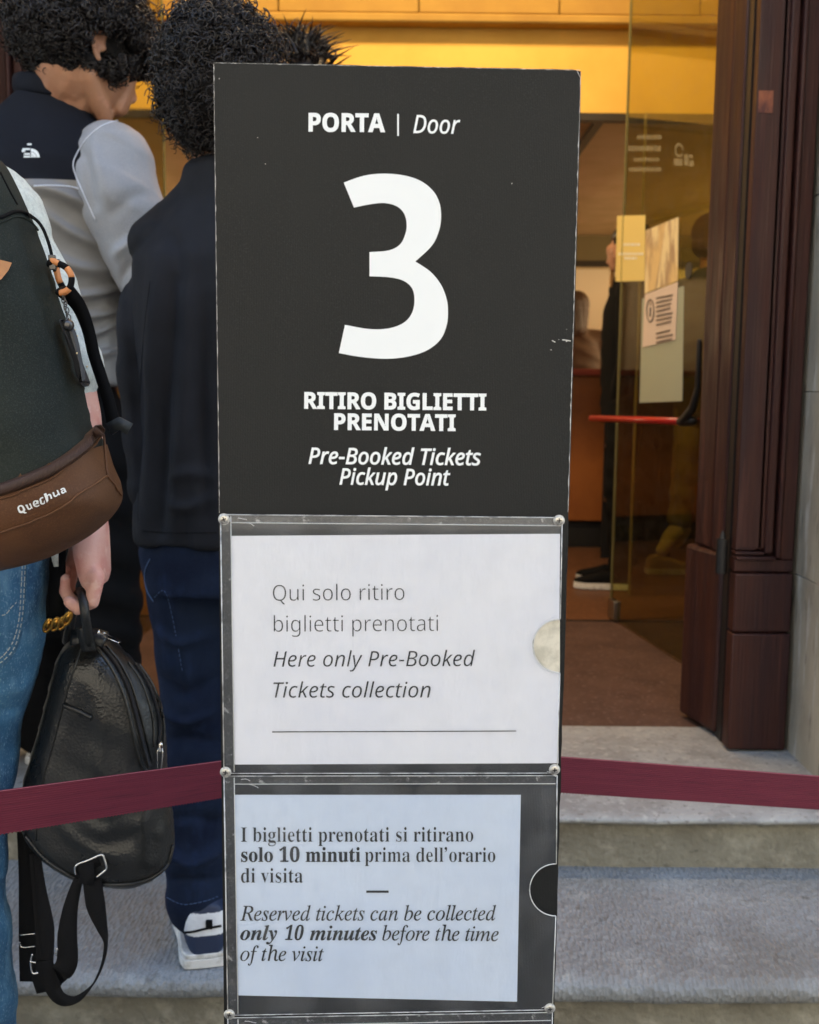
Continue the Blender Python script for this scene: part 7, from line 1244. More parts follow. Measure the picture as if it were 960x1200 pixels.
curls(C2, R2, .94, hair_m, p2t, 4300, keep2, .050, .024, 5, base_mat=hair_base, tr=.0015, hel=(.0060, .0105), turns=(2.0, 3.6), droop=.5)
def keep2n(p):
    x, y, z = p[:, 0], p[:, 1], p[:, 2]; k = (y < .0) & (z < .02); return k, np.full(len(p), 1.0)
curls(C2 - V(0, 0, .035), R2, .95, hair_m, p2t, 1300, keep2n, .05, .028, 15, base_mat=hair_base, hel=(.0045, .009), turns=(1.6, 3.0), droop=.6)

# ------------------------------------------------------------ person behind the sign, only the spiky hair shows
p4t = thing('person', (P(372, 800, 2.75).x, 2.75, Z2), 'person behind the sign, only spiky black hair showing above its top edge', 'person')
D = 2.75; C4 = P(362, 128, D); R4 = frame_of(V(.1, 1, 0), 0); x4 = C4.x
def simple_joints(x, y, z0, H, r, g, spread=.5, fwd=V(0, 1, 0)):
    c = V(x, y, z0); hh = H
    return dict(head=c + V(0, 0, hh * .93), sR=c + r * .175 + V(0, 0, hh * .81), sL=c - r * .175 + V(0, 0, hh * .81), eR=c + r * .23 + V(0, 0, hh * .62), eL=c - r * .23 + V(0, 0, hh * .62),
                wR=c + r * .12 + g * .04 + V(0, 0, hh * .53), wL=c - r * .12 + g * .04 + V(0, 0, hh * .53), hR=c + r * .09 + V(0, 0, hh * .52), hL=c - r * .09 + V(0, 0, hh * .52),
                kR=c + r * .10 + g * .02 + V(0, 0, hh * .28), kL=c - r * .10 + g * .02 + V(0, 0, hh * .28), aR=c + r * .10 + V(0, 0, .09), aL=c - r * .10 + V(0, 0, .09), fR=fwd, fL=fwd)
def simple_person(t, x, y, z0, H, yaw, top_m, leg_m, shoe_m, skin, R=None, vox=.010, s=.96, J=None, legs=True, hair=None, seed=1):
    g = V(-sin(yaw), cos(yaw), 0); r = V(cos(yaw), sin(yaw), 0)
    J = J or simple_joints(x, y, z0, H, r, g, fwd=g); C = J['head'] + g * .01
    blob('body', head_prims(C, R or frame_of(g), s) + body_prims(J, (r, g), k=.85), .006, skin, t, 4)
    hc = (J['hL'] + J['hR']) / 2; ch = (J['sL'] + J['sR']) / 2
    pr = [torso_shell(hc - V(0, 0, .10), ch, (r, g), .175, .165, .178, .125, .130, ch + V(0, 0, .095))]
    for a in 'LR': pr += [capsule(ch + V(0, 0, .01), J['s' + a], .074, .064), chain([J['s' + a], J['e' + a], J['w' + a]], [.062, .052, .040], 14)]
    blob('jacket', pr, vox, top_m, t, 6, folds(.006, [((.3, .3, 1), .1, 1), ((1, .3, .2), .13, .5)], seed))
    blob('trousers', [chain([J['h' + a], J['k' + a], J['a' + a]], [.09, .068, .055], 14) for a in 'LR'] + [loft([(hc - V(0, 0, .08), r, g, .15, .11), (hc + V(0, 0, .04), r, g, .15, .11)])], vox, leg_m, t, 5, folds(.005, [((.3, .3, 1), .1, 1)], seed + 1))
    for a in 'LR':
        if ('lift' + a) not in J: shoe(t, tuple(J['a' + a] - J['f' + a].normalized() * .05 - V(0, 0, .089)), J['f' + a], .27, [shoe_m], sole_m, H=.07)
    for k in (-1, 1): mesh('eye', *ellip(C + (R or frame_of(g)) @ (V(k * .030, .0765, .004) * s), (.0108,) * 3, None, 10, 8), white_lea, t)
    return J, C
H4 = (C4.z - Z2) / .93
J4, _ = simple_person(p4t, x4, D, Z2, H4, 0, black_cloth, black_cloth, black_cloth, skin_a, seed=3)
g = np.random.default_rng(3); V4, Q4 = [], []
sp_ = []
for i in range(420):
    a = g.uniform(0, 2 * pi); e = g.uniform(.0, 1.15); q = Vector((sin(e) * cos(a), sin(e) * sin(a), cos(e)))
    tuft = g.random() < .55
    if tuft:
        b = C4 + V(g.normal() * .020 - .022, -.03 + g.normal() * .03, .115); q = Vector((g.normal() * .55, g.normal() * .25, 1)).normalized(); L = g.uniform(.04, .088)
    else: b = C4 + V(q.x * .078, q.y * .098 - .012, q.z * .088 + .033); L = g.uniform(.02, .05)
    w_ = Vector((g.normal(), g.normal(), 0)) * .012; c = cr([b - q * .02, b + q * L * .4, b + q * L * .8 + w_, b + q * L + w_ * 2.2], 3)
    sp_.append(tube(c, [.0035, .0030, .0018, .0003], 5))
mh = MB()
for q in sp_: mh.add(q)
mh.add(ellip(C4 + V(0, -.012, .033), (.083, .103, .094))); o = mh.build('hair', hair_m, p4t); o['kind'] = 'stuff'

# ------------------------------------------------------------ people in the hall
def cap_hair(t, C, R, mat, s=1.0, long=0):
    pr = [ellip(C + R @ (V(0, -.020, .042) * s), (.083 * s, .098 * s, .090 * s), R), ellip(C + R @ (V(0, -.045, -.01) * s), (.074 * s, .065 * s, .07 * s), R)]
    if long: pr.append(capsule(C + R @ V(0, -.05, 0), C + R @ V(0, -.07, -long), .075, .06))
    return blob('hair', pr, .006, mat, t, 2, folds(.003, [((1, .4, .1), .014, 1), ((.3, 1, 0), .02, .7)], 5))
Dm = 5.15; xm = P(730, 600, Dm).x; t = thing('person', (xm, Dm, Z2), 'person in black seen from the side at the ticket counter, wearing white-soled sneakers', 'person')
Hm = (P(722, 262, Dm).z - Z2); Rm_ = frame_of(V(-1, .25, 0), radians(12))
J, C = simple_person(t, xm, Dm, Z2, Hm, radians(78), black_cloth, black_cloth, black_cloth, skin_a, R=Rm_, seed=6); cap_hair(t, C, Rm_, hair_m)
xb = P(668, 600, 7.2).x; t = thing('person', (xb, 7.2, Z2), 'brown-haired person in a brown jacket behind the counter, just right of the sign', 'person')
brown_j = M('brown_jacket', (.11, .055, .025), .7); brown_h = M('brown_hair', (.10, .045, .018), .45, bump=[('X', 200, .002, .6)])
Hb = P(668, 345, 7.2).z - Z2; J, C = simple_person(t, xb, 7.2, Z2, Hb, radians(10), brown_j, M('rust_trousers', (.12, .035, .015), .8), black_cloth, skin_b, seed=8); cap_hair(t, C, frame_of(V(-.2, 1, 0)), brown_h, 1.02, .12)
Dk = 5.05; khaki = M('khaki_cloth', (.17, .13, .075), .8); dkg = M('dark_green_jacket', (.035, .04, .028), .8)
xk = P(822, 600, Dk).x; t = thing('person', (xk, Dk, Z2), 'person in khaki trousers and pale shoes stepping inside, behind the glass door at the right', 'person')
g_ = V(.9, .45, 0).normalized(); r_ = V(g_.y, -g_.x, 0); J = simple_joints(xk, Dk, Z2, 1.76, r_, g_, fwd=g_)
J['kL'] = P(806, 520, Dk - .05); J['aL'] = P(796, 612, Dk - .05); J['liftL'] = 1; J['fL'] = V(-.1, 0, 0)
J, C = simple_person(t, xk, Dk, Z2, 1.76, math.atan2(-g_.x, g_.y), dkg, khaki, khaki, skin_b, J=J, seed=9); cap_hair(t, C, frame_of(g_), brown_h)
tan_l = M('tan_suede', (.36, .26, .15), .7)
a, b, c = P(798, 618, Dk - .05), P(786, 630, Dk - .08), P(776, 645, Dk - .10)
blob('shoe', [chain([a, b, c], [.045, .042, .03], 12), capsule(P(803, 622, Dk - .05), P(793, 634, Dk - .06), .03, .035)], .006, tan_l, t, 4)
shoe(t, tuple(PZ(757, 672, Z2 + .002)), (1, .1), .26, [tan_l], sole_m)

# ------------------------------------------------------------ person at the left edge with the rucksack
D = 1.42; rt = (X_, Y_)
p3t = thing('person', (P(-140, 900, D).x, D, 0), 'person in heather-grey tee and blue jeans at the left edge, back turned, wearing a rucksack', 'person')
J = dict(head=P(-140, -5, D) , sR=P(-10, 238, D), sL=P(-282, 228, D), eR=P(70, 432, D - .01), wR=P(101, 596, D), eL=P(-350, 432, D), wL=P(-375, 590, D + .05),
         hR=P(-36, 640, D), hL=P(-130, 640, D), kR=P(-58, 960, D + .02), kL=P(-150, 960, D + .02), aR=P(-46, 1300, D + .02), aL=P(-150, 1300, D + .08), fR=V(.15, .98, 0), fL=V(-.1, .98, 0))
for a in 'LR': J['a' + a].z = .09
hands = []
# right hand: hangs down, palm to the thigh, the fingers hooked round the handle of the black bag
w = J['wR']; hd = []
hd.append(capsule(P(101, 590, D), P(106, 640, D), .0335, .030, 16, .80, ref=Y_))
hd.append(loft([(P(103, 600, D), Y_, X_, .024, .024), (P(106, 622, D), Y_, X_, .032, .0235), (P(108, 648, D), Y_, X_, .039, .0215), (P(111, 672, D), Y_, X_, .041, .0180), (P(112, 684, D), Y_, X_, .038, .013)], 20, 2.4))
for i, (dy, pts_) in enumerate(((-.036, [(113, 680), (108, 705), (91, 713), (81, 705)]), (-.013, [(111, 681), (104, 707), (84, 706), (76.5, 693), (77, 678)]),
                               (.010, [(111, 680), (103, 706), (82, 702), (75, 686), (77, 668)]), (.033, [(111, 678), (103, 703), (82, 698), (76, 682), (78, 666)]))):
    rr = [.0108, .0096, .0090, .0082, .0074]
    for k in range(len(pts_) - 1):
        a_, b_ = P(*pts_[k], D + dy), P(*pts_[k + 1], D + dy - .002); hd.append(capsule(a_, b_, rr[k], rr[k + 1], 12)); 
        if k: hd.append(ellip(a_, (rr[k] * 1.06,) * 3, None, 12, 8))
for k, (x, y) in enumerate(((112, 676), (114, 672))): hd.append(ellip(P(x, y, D - .033 + .022 * k), (.0125, .0125, .0135), None, 12, 8))
t0, t1, t2, t3 = P(98, 618, D + .026), P(91, 645, D + .042), P(84, 668, D + .040), P(80, 690, D + .034)
hd += [capsule(t0, t1, .017, .013, 10), capsule(t1, t2, .0125, .0115, 10), capsule(t2, t3, .0112, .009, 10)]
hd += hand_prims(J['wL'], V(0, 0, -1), X_, Y_, .5)
bp3 = head_prims(J['head'], frame_of(V(0, 1, 0)), 1.0) + body_prims(J, rt, hands=False)
bp3.append(chain([J['eR'], J['eR'].lerp(J['wR'], .35), J['wR']], [.041, .042, .029], 16))
body3 = blob('body', bp3 + hd, .0030, skin_b, p3t, 4, sf=.5)
nails = body3
bvh3 = caster(body3)
for q in ((75.5, 683),): pass
shirt = blob('tee', [torso_shell(P(-140, 655, D), P(-140, 215, D), rt, .185, .175, .175, .12, .12, P(-140, 130, D)), capsule(P(-100, 200, D), P(-12, 240, D), .055, .060), capsule(P(-190, 195, D), P(-282, 228, D), .055, .062),
    chain([P(-11, 240, D), P(34, 325, D), P(66, 400, D - .01), P(74, 445, D - .01)], [.059, .053, .050, .051], 18), chain([P(-282, 226, D), J['eL']], [.06, .05], 18)], .005, shirt_m, p3t, 6, folds(.004, [((.5, 0, 1), .07, 1), ((-.4, 0, 1), .11, .6)], 51))
blob('hair', [ellip(J['head'] + V(0, -.02, .045), (.085, .105, .095)), ellip(J['head'] + V(0, -.05, -.01), (.075, .06, .07))], .006, brown_h, p3t, 2, folds(.003, [((1, .4, .1), .014, 1)], 5))
for k in (-1, 1): mesh('eye', *ellip(J['head'] + V(k * .030, .0765, .004), (.0108,) * 3, None, 10, 8), white_lea, p3t)
cz5 = creases(1.33, [([(34, 800), (20, 815), (-8, 822)], .010, .010), ([(36, 840), (14, 850), (-8, 846)], .008, -.008), ([(30, 875), (10, 892), (-8, 900)], .009, .010), ([(50, 700), (40, 760), (30, 820)], .010, .006), ([(14, 1070), (6, 1110), (2, 1170)], .010, -.010)])
fj30 = folds(.0042, [((.5, 0, 1), .10, .8), ((-.45, 0, 1), .065, .6), ((1, 0, .3), .09, .35)], 61)
def fj3(v, n): return fj30(v, n) + cz5(v, n)
j3 = blob('jeans', [chain([P(-34, 640, D), P(-38, 760, D), P(-50, 860, D), P(-58, 985, D), P(-56, 1080, D), P(-50, 1260, D + .01)], [.104, .098, .082, .072, .078, .085], 22), chain([P(-130, 640, D), P(-150, 960, D), P(-150, 1260, D + .05)], [.105, .08, .085], 20),
    loft([(P(-84, 700, D), *rt, .15, .12), (P(-84, 600, D), *rt, .155, .12), (P(-84, 560, D), *rt, .15, .12)])], .005, jean_l, p3t, 5, fj3)
bj = caster(j3)
seam('pocket_stitching', bj, [(26, 655), (24.5, 690), (22, 725), (15, 752), (4, 768), (-8, 776)], .0008, stitch_m, p3t, dash=.0026)
seam('pocket_stitching', bj, [(29.5, 655), (28, 690), (25.5, 725), (17.5, 757), (5, 773), (-8, 781)], .0008, stitch_m, p3t, dash=.0026)
seam('pocket_edge', bj, [(31, 652), (30, 690), (27, 728), (19, 760), (6, 777), (-8, 785)], .0016, jean_l, p3t)
seam('pocket_stitching', bj, [(-6, 722), (6, 720), (13, 712), (19, 706)], .0008, stitch_m, p3t, dash=.0026)
seam('pocket_stitching', bj, [(-6, 666), (10, 662), (24, 659)], .0008, stitch_m, p3t, dash=.0026)
for a in 'LR': shoe(p3t, (J['a' + a].x, J['a' + a].y - .05, .001), J['f' + a], .29, [white_lea], sole_m)
# leather tag and key ring beside the belt loop
tg = thing('key_ring', P(64, 690, 1.40), 'bunch of brass keys hanging from a dark strap beside the jeans', 'keys')
m = MB(); m.add(ribbon([P(68, 640, 1.415), P(67.5, 690, 1.41), P(67, 722, 1.405)], X_, .020, .004)); m.build('strap', black_cloth, tg)
m = MB(); m.add(ribbon([P(62, 636, 1.40), P(64, 650, 1.398), P(66, 664, 1.40)], X_, [.014, .010, .006], .002)); m.build('paper_tag', shirt_m, tg)
brass = M('brass', (.62, .34, .07), .28, .5, 1, var=[((.40, .20, .04), 90, .45, .6)])
for i, (x, y) in enumerate(((56, 733), (65, 731.5), (73, 730), (79, 725))):
    mm_ = MB(); c = P(x, y, 1.39 - .004 * i); u = V(.45, -.3, 1).normalized()
    mm_.add(tube([c + u * .0105 + 0 * X_] + [c + u * .0105 * cos(t_) + X_ * .0045 * sin(t_) for t_ in np.linspace(0, 2 * pi, 14)][1:], .0022, 7)); mm_.add(tube([c - u * .004, c + u * .009], .003, 8))
    mm_.build('key', brass, tg)

# ------------------------------------------------------------ the rucksack
DR = 1.235
pack = thing('rucksack', P(-80, 660, DR), 'dark green-grey rucksack with a tan-brown bottom pocket and white lettering', 'rucksack')
pack_m = M('pack_fabric', (.023, .028, .023), .85, .15, var=[((.016, .020, .018), 7, .4, .65), ((.040, .045, .040), 650, .5, .72)], bump=[('noise', 800, .0007, .6), ('noise', 14, .006, .35)])
brown_m = M('pack_brown', (.125, .052, .019), .6, .35, var=[((.085, .034, .013), 9, .4, .65), ((.14, .062, .026), 500, .5, .75)], bump=[('noise', 700, .0006, .5), ('noise', 18, .005, .4)])
zip_m = M('brown_zip', (.060, .026, .014), .55, .5, bump=[('X', 260, .0012, .8, None, .2)])
outl = [(-60, 178), (-20, 178), (3, 190), (18, 214), (36, 254), (54, 300), (66, 340), (80, 385), (94, 435), (103, 478), (109, 502), (117, 508), (123, 526), (131, 552), (140, 578), (133, 597), (112, 618), (84, 636), (50, 652), (5, 664), (-60, 675), (-150, 682), (-230, 676), (-285, 630), (-305, 500), (-300, 350), (-270, 240), (-200, 190), (-130, 176)]
o2 = [(q.x, q.z) for q in (P(x, y, DR) for x, y in cr(outl, 4, True))]
def split_z(x):       # where the dark cloth ends and the brown pocket starts
    q = [(-300, 600), (-100, 590), (0, 570), (30, 559), (60, 545), (85, 529), (106, 511), (118, 497), (145, 480)]
    xs = [P(a, b, DR - .10).x for a, b in q]; zs = [P(a, b, DR - .10).z for a, b in q]; return np.interp(x, xs, zs)
v, f, surf = inflate(o2, .085, .105, DR, .010, .55)
v = v.copy(); cen = v.copy()
fp = folds(.0035, [((.6, 0, 1), .10, 1), ((1, 0, -.2), .07, .6), ((-.5, 0, 1), .16, .6)], 71)
v[:, 1] -= fp(v, v) * (v[:, 1] < DR - .03)
zz = np.array([v[list(q)].mean(0) for q in f]); mi = (zz[:, 2] < split_z(zz[:, 0])).astype(int)
ruck = mesh('pack_body', v, f, [pack_m, pack_m], pack, True, mi); 
bk_ = caster(ruck)
sel = [q for q, k in zip(f, mi) if k]; used = sorted({i for q in sel for i in q}); ix = {a: b for b, a in enumerate(used)}
nrmv = np.zeros_like(v)
for q in f:
    n_ = np.cross(v[q[1]] - v[q[0]], v[q[2]] - v[q[0]]); nrmv[list(q)] += n_
nrmv /= np.linalg.norm(nrmv, axis=1)[:, None] + 1e-12
pv = v[used] + nrmv[used] * .004
mesh('brown_pocket', pv, [tuple(ix[i] for i in q) for q in sel], brown_m, pack)
zl = [(-60, 587), (0, 570), (30, 559), (60, 545), (85, 529), (106, 511), (117, 500)]
seam('pocket_zip', bk_, [(x, y + 4) for x, y in zl], .0068, zip_m, pack, off=.0035, fallback=1.2)
seam('pocket_piping', bk_, [(x, y + 14 - (4 if x > 80 else 0)) for x, y in zl], .0014, brown_m, pack, off=.0048, fallback=1.2)
seam('pocket_piping', bk_, [(-40, 634), (0, 621), (30, 611), (60, 598), (92, 578), (122, 559)], .0013, brown_m, pack, off=.0048, fallback=1.2)
seam('pocket_piping', bk_, [(117, 505), (119, 530), (122, 558), (131, 570), (138, 580)], .0013, brown_m, pack, off=.0048, fallback=1.2)
seam('pocket_seam', bk_, [(-40, 266), (0, 255), (18, 248), (34, 252), (48, 264), (58, 288), (64, 318)], .0020, black_cloth, pack, fallback=1.2)
seam('pocket_seam', bk_, [(-40, 272), (0, 261), (18, 254), (33, 258), (45, 270)], .0012, pack_m, pack, fallback=1.2)
seam('side_seam', bk_, [(0, 202), (10, 222), (20, 240)], .0012, black_cloth, pack, fallback=1.2)
put_text('lettering', [('SB', 'Quechua', .004)], (22.5, 600), (76, 577), 12, lambda px, py, off: on(bk_, px, py, off, 1.2), white_ink, pack, .0055, track=.03)
# leather patch
lp = [on(bk_, x, y, .0015, 1.2) for x, y in ((-20, 300), (0, 306), (12, 309), (8, 318), (0, 328), (-20, 340))]
lea = M('tan_leather', (.42, .19, .07), .6, .4, bump=[('noise', 200, .001, .5)])
o = mesh('leather_patch', lp, [tuple(range(6))], lea, pack, False); so = o.modifiers.new('s', 'SOLIDIFY'); so.thickness = .002
# zip pull: sliders, orange cord loop, chain, curved side pocket
zp = thing('zip_pull', on(bk_, 68, 320, .004, 1.2), 'orange and black cord loop with a small chain on the rucksack zip', 'zip pull')
dk_metal = M('dark_metal', (.10, .095, .09), .3, .5, .9)
m = MB()
ring = cr([(60, 306), (57, 318), (61, 334), (70, 343), (81, 338), (84, 325), (78, 314), (69, 309)], 5, True)
pts = [on(bk_, x, y, .010, 1.2) for x, y in ring]
for k in range(0, len(pts), 5):
    seg = [pts[(k + i) % len(pts)] for i in range(6)]
    mm_ = MB(); mm_.add(tube(seg, .0036, 8)); mm_.build('cord', M('orange_cord', (.58, .22, .07), .6) if 'orange_cord' not in bpy.data.materials and (k // 5) % 2 else (bpy.data.materials['orange_cord'] if (k // 5) % 2 else black_cloth), zp)
for (x, y) in ((61, 303), (66, 308), (62, 312)):
    q = on(bk_, x, y, .009, 1.2); b_ = MB(); b_.add(boxvf(q.x - .004, q.x + .004, q.y - .002, q.y + .002, q.z - .004, q.z + .004)); bevel(b_.build('slider', dk_metal, zp), .001)
for k in range(9):
    x, y = 73 + k * 1.0 + (1 if k % 2 else -1) * .6, 343 + k * 4.2
    c = on(bk_, x, y, .009, 1.2); a_ = k * 1.4
    mm_ = MB(); mm_.add(tube([c + V(.0022 * cos(t_) * cos(a_), .0022 * cos(t_) * sin(a_), .0036 * sin(t_)) for t_ in np.linspace(0, 2 * pi, 12)], .0007, 5)); mm_.build('chain_link', dk_metal, zp)
mm_ = MB(); mm_.add(ellip(on(bk_, 80, 381, .011, 1.2), (.0065,) * 3)); mm_.build('bead', dk_metal, zp)
flap = [on(bk_, x, y, .006, 1.2) for x, y in cr([(66, 376), (74, 384), (84, 384), (90, 400), (94, 420), (98, 442), (96, 454), (88, 446), (82, 425), (76, 405), (70, 390)], 4, True)]
o = mesh('side_zip_flap', flap, [tuple(range(len(flap)))], M('grey_flap', (.035, .036, .040), .5), pack, False); so = o.modifiers.new('s', 'SOLIDIFY'); so.thickness = .004; so.offset = 0
seam('side_zip', bk_, [(66, 377), (70, 392), (77, 412), (84, 432), (88, 450)], .0022, black_cloth, pack, off=.008, fallback=1.2)
for i, (x, y) in enumerate(((75, 402), (81, 419), (84, 426), (89, 441), (91, 446), (79, 389), (82, 397), (90, 414), (93, 432))):
    mm_ = MB(); mm_.add(ellip(on(bk_, x, y, .0095, 1.2), (.0012,) * 3, None, 8, 6)); mm_.build('stud', M('gold_stud', (.7, .55, .3), .3, .5, 1) if i == 0 else bpy.data.materials['gold_stud'], pack)
# shoulder strap webbing
sp_ = [P(76, 340, 1.33), P(92, 358, 1.345), P(103, 385, 1.355), P(110, 415, 1.36), P(118, 440, 1.36), P(126, 465, 1.36), P(132, 492, 1.36), P(134, 503, 1.36)]
st = MB(); st.add(ribbon(cr(sp_, 6), V(1, 0, .35), [.024, .018, .0155, .015, .015, .015, .016, .016], .0022)); st.build('shoulder_strap', black_cloth, pack)
st = MB(); st.add(ribbon([P(128, 503, 1.355), P(140, 496, 1.35), P(152, 503, 1.35)], V(-.2, 0, 1), .016, .004)); st.build('strap_end', M('strap_grey', (.03, .034, .034), .6), pack)

# ------------------------------------------------------------ the black leather bag
DB = 1.455
bag = thing('bag', P(110, 1030, DB), 'small black leather backpack held by its top handle, straps hanging down', 'backpack')
lea_b = M('black_leather', (.009, .0095, .0095), .36, .5, var=[((.017, .018, .017), 7, .42, .65), ((.006, .006, .0065), 14, .5, .7)], bump=[('voronoi', 260, .0008, .5), ('noise', 16, .004, .3), ('noise', 60, .001, .3)], rvar=(9, .25, .5))
bo = [(76, 756), (90, 748), (112, 746), (132, 752), (150, 768), (168, 788), (182, 812), (191, 840), (195, 870), (196, 900), (199, 935), (204, 965), (204, 995), (197, 1015), (182, 1029), (160, 1036), (130, 1037), (100, 1031), (72, 1018), (48, 1000), (30, 975), (24, 945), (28, 915), (38, 880), (48, 845), (58, 805), (66, 775)]
o3 = [(q.x, q.z) for q in (P(x, y, DB) for x, y in cr(bo, 4, True))]
v, f, surf = inflate(o3, .055, .052, DB, .007, .9)
fl3 = folds(.0030, [((1, 0, .6), .07, 1), ((.5, 0, 1), .05, .6), ((1, 0, -.1), .045, .5)], 81)
cz6 = creases(DB - .05, [([(96, 960), (120, 972), (150, 966)], .006, .004), ([(110, 985), (135, 990), (170, 972)], .006, -.004), ([(180, 940), (165, 970), (172, 1000)], .006, .005), ([(120, 900), (136, 930), (130, 970)], .007, .004), ([(60, 950), (90, 985), (120, 1000)], .006, .004), ([(192, 960), (176, 985), (180, 1015)], .005, -.004), ([(105, 800), (118, 850), (120, 900)], .010, .004)])
v = v.copy(); v[:, 1] -= cz6(v, np.tile([0, -1.0, 0], (len(v), 1))) * (v[:, 1] < DB - .02)
v[:, 1] -= fl3(v, v) * (v[:, 1] < DB - .02) * np.clip((P(0, 760, DB).z - v[:, 2]) / .15, .2, 1)
bgo = mesh('bag_body', v, f, lea_b, bag); bb = caster(bgo)
zb_m = M('black_zip', (.012, .012, .014), .45, .5, bump=[('Z', 300, .001, .8, None, .2)])
nick = M('nickel', (.72, .70, .66), .18, .5, 1)
S_b = lambda nm, pts, r, mat, **k: seam(nm, bb, pts, r, mat, bag, fallback=DB - .03, **k)
S_b('piping', [(96, 757), (90, 775), (80, 805), (72, 835), (60, 880), (50, 915), (44, 950), (42, 985)], .0014, lea_b)
S_b('piping', [(112, 758), (126, 775), (140, 800), (150, 830), (158, 865), (166, 895), (172, 905)], .0026, lea_b)
S_b('zip', [(118, 757), (134, 776), (148, 802), (158, 832), (166, 865), (175, 898)], .0032, zb_m)
S_b('piping', [(124, 757), (140, 776), (154, 802), (164, 834), (172, 866), (178, 892)], .0022, lea_b)
S_b('zip', [(158, 778), (172, 800), (182, 826), (186, 850), (185, 872)], .0030, zb_m)
S_b('piping', [(150, 776), (165, 798), (175, 825), (180, 850), (180, 875)], .0020, lea_b)
S_b('piping', [(163, 778), (178, 800), (188, 826), (192, 852), (191, 880)], .0018, lea_b)
S_b('piping', [(30, 978), (50, 1003), (75, 1021), (102, 1033), (132, 1036), (160, 1034), (181, 1026), (196, 1012), (202, 990)], .0028, lea_b)
S_b('pocket_welt', [(75, 826), (90, 832), (108, 841)], .0034, lea_b)
S_b('pocket_slot', [(76, 829), (90, 835), (107, 844)], .0016, zb_m)
# zip pulls
def pull(x, y, x2, y2, d=DB - .06, L=None):
    m = MB(); a, b = on(bb, x, y, .006, d), on(bb, x2, y2, .008, d)
    m.add(capsule(a, a.lerp(b, .2), .0035, .0028, 10, .6)); c = a.lerp(b, .12)
    u = (b - c).normalized(); s_ = u.cross(V(0, 1, 0)).normalized()
    m.add(tube([c + s_ * .0028, c + u * .006 + s_ * .0038, b + s_ * .0024, b - s_ * .0024, c + u * .006 - s_ * .0038, c - s_ * .0028], .0009, 6)); m.build('zip_pull', nick, bag)
pull(116, 741, 136, 757); pull(184, 872, 182, 905)
# handle
hl = cr([(80, 752), (82, 738), (83, 720), (86, 700), (92, 692), (98, 702), (101, 725), (105, 756)], 5)
hpts = [P(x, y, d_) for (x, y), d_ in zip(hl, np.concatenate([np.linspace(DB + .005, D - .0, len(hl) // 2), np.linspace(D - .0, DB - .055, len(hl) - len(hl) // 2)]))]
hpts = []
H_ = [(78, 752, DB + .02), (82, 735, DB - .00), (86, 715, D + .028), (90, 699, D + .012), (94, 693, D - .010), (97, 700, D - .040), (100, 722, D - .050), (105, 754, DB - .052)]
h3 = [P(*q) for q in H_]
m = MB(); m.add(tube(cr(h3, 6), .0062, 10)); m.build('handle', lea_b, bag)
m = MB(); m.add(ribbon(cr([P(97, 735, DB - .058), P(101, 748, DB - .056), P(105, 762, DB - .050)], 4), X_, .018, .008)); m.build('handle_end', lea_b, bag)
m = MB(); m.add(ribbon(cr([P(84, 748, DB - .035), P(104, 745, DB - .04), P(124, 750, DB - .04)], 4), V(0, .6, .8), .022, .006)); m.build('top_patch', lea_b, bag)
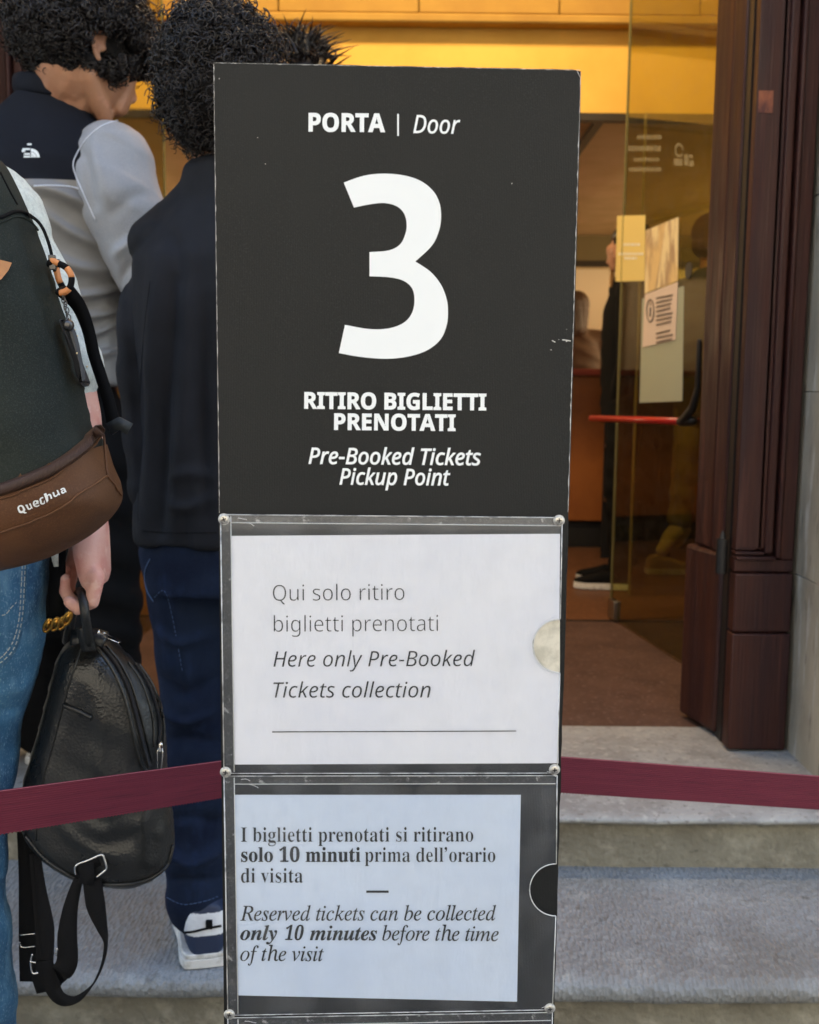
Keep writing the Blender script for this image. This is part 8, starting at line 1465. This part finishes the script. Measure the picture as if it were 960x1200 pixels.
# straps hanging below
web = M('black_webbing', (.006, .006, .007), .75, .2, bump=[('X', 500, .0006, .6, None, .3), ('Z', 300, .0005, .4, None, .3)])
def strap(pts, w, side=(1, 0, 0), d=DB - .02, th=.0022, nm='strap', mat=web):
    m = MB(); q = [P(*(p if len(p) == 3 else (*p, d))) for p in pts]; m.add(ribbon(cr(q, 6), side, w, th)); return m.build(nm, mat, bag)
strap([(30, 975), (32, 1030), (32, 1095), (33, 1150)], .024, d=DB - .005)
strap([(42, 985, DB - .03), (48, 1040, DB - .035), (54, 1085, DB - .04), (53, 1128, DB - .04)], [.006, .014, .024, .024], side=(1, -.2, 0))
strap([(38, 1000, DB - .03), (45, 1050, DB - .03), (50, 1090, DB - .035), (52, 1125, DB - .038)], [.008, .016, .02, .022], side=(1, .3, 0), d=DB - .03)
strap([(92, 1030, DB - .045), (83, 1062, DB - .045), (79, 1095, DB - .045), (78, 1130, DB - .043), (62, 1146, DB - .04), (40, 1154, DB - .03)], [.012, .020, .027, .030, .030, .026], side=[(1, 0, 0), (1, 0, 0), (1, 0, 0), (.8, 0, -.5), (.3, 0, 1), (.2, 0, 1)])
strap([(108, 1030, DB - .048), (112, 1060, DB - .05), (119, 1085, DB - .05), (124, 1105, DB - .05), (120, 1130, DB - .048), (108, 1155, DB - .046), (88, 1172, DB - .045), (68, 1168, DB - .043), (55, 1140, DB - .042), (52, 1126, DB - .042)], [.026, .027, .016, .006, .005, .006, .010, .020, .026, .024], side=[(1, 0, 0), (1, 0, 0), (1, .6, 0), (.6, 1, 0), (.4, 1, .2), (.4, .8, .5), (.1, .5, 1), (.6, 0, .8), (1, 0, .2), (1, 0, 0)])
def wire(pts, r=.0013, closed=False, d=DB - .055):
    q = [P(*(p if len(p) == 3 else (*p, d))) for p in pts]; m = MB(); c = cr(q, 6, closed); c = np.vstack([c, c[:1]]) if closed else c; m.add(tube(c, r, 8)); m.build('ring', nick, bag)
wire([(89, 1025), (88, 1018), (91, 1013), (104, 1008), (115, 1003), (120, 1002), (122, 1006), (125, 1017), (121, 1022), (113, 1028)], .0016)
wire([(38, 1118), (36, 1128), (38, 1140), (45, 1140)], .0013, d=DB - .058); wire([(35, 1127), (42, 1128)], .001, d=DB - .059); wire([(64, 1118), (67, 1111), (66, 1120)], .0014, d=DB - .058)
wire([(23, 1096), (42, 1094)], .0009, d=DB - .02); wire([(23, 1104), (26, 1110), (41, 1109)], .0009, d=DB - .02)
strap([(90, 1021, DB - .052), (104, 1014, DB - .054), (116, 1008, DB - .052)], .016, side=(.2, 0, 1), nm='ring_tab')
strap([(101, 1012, DB - .056), (102, 1024, DB - .058), (100, 1036, DB - .056)], .020, side=(1, 0, 0), nm='ring_tab')
# group the repeated steps, lamps and posts
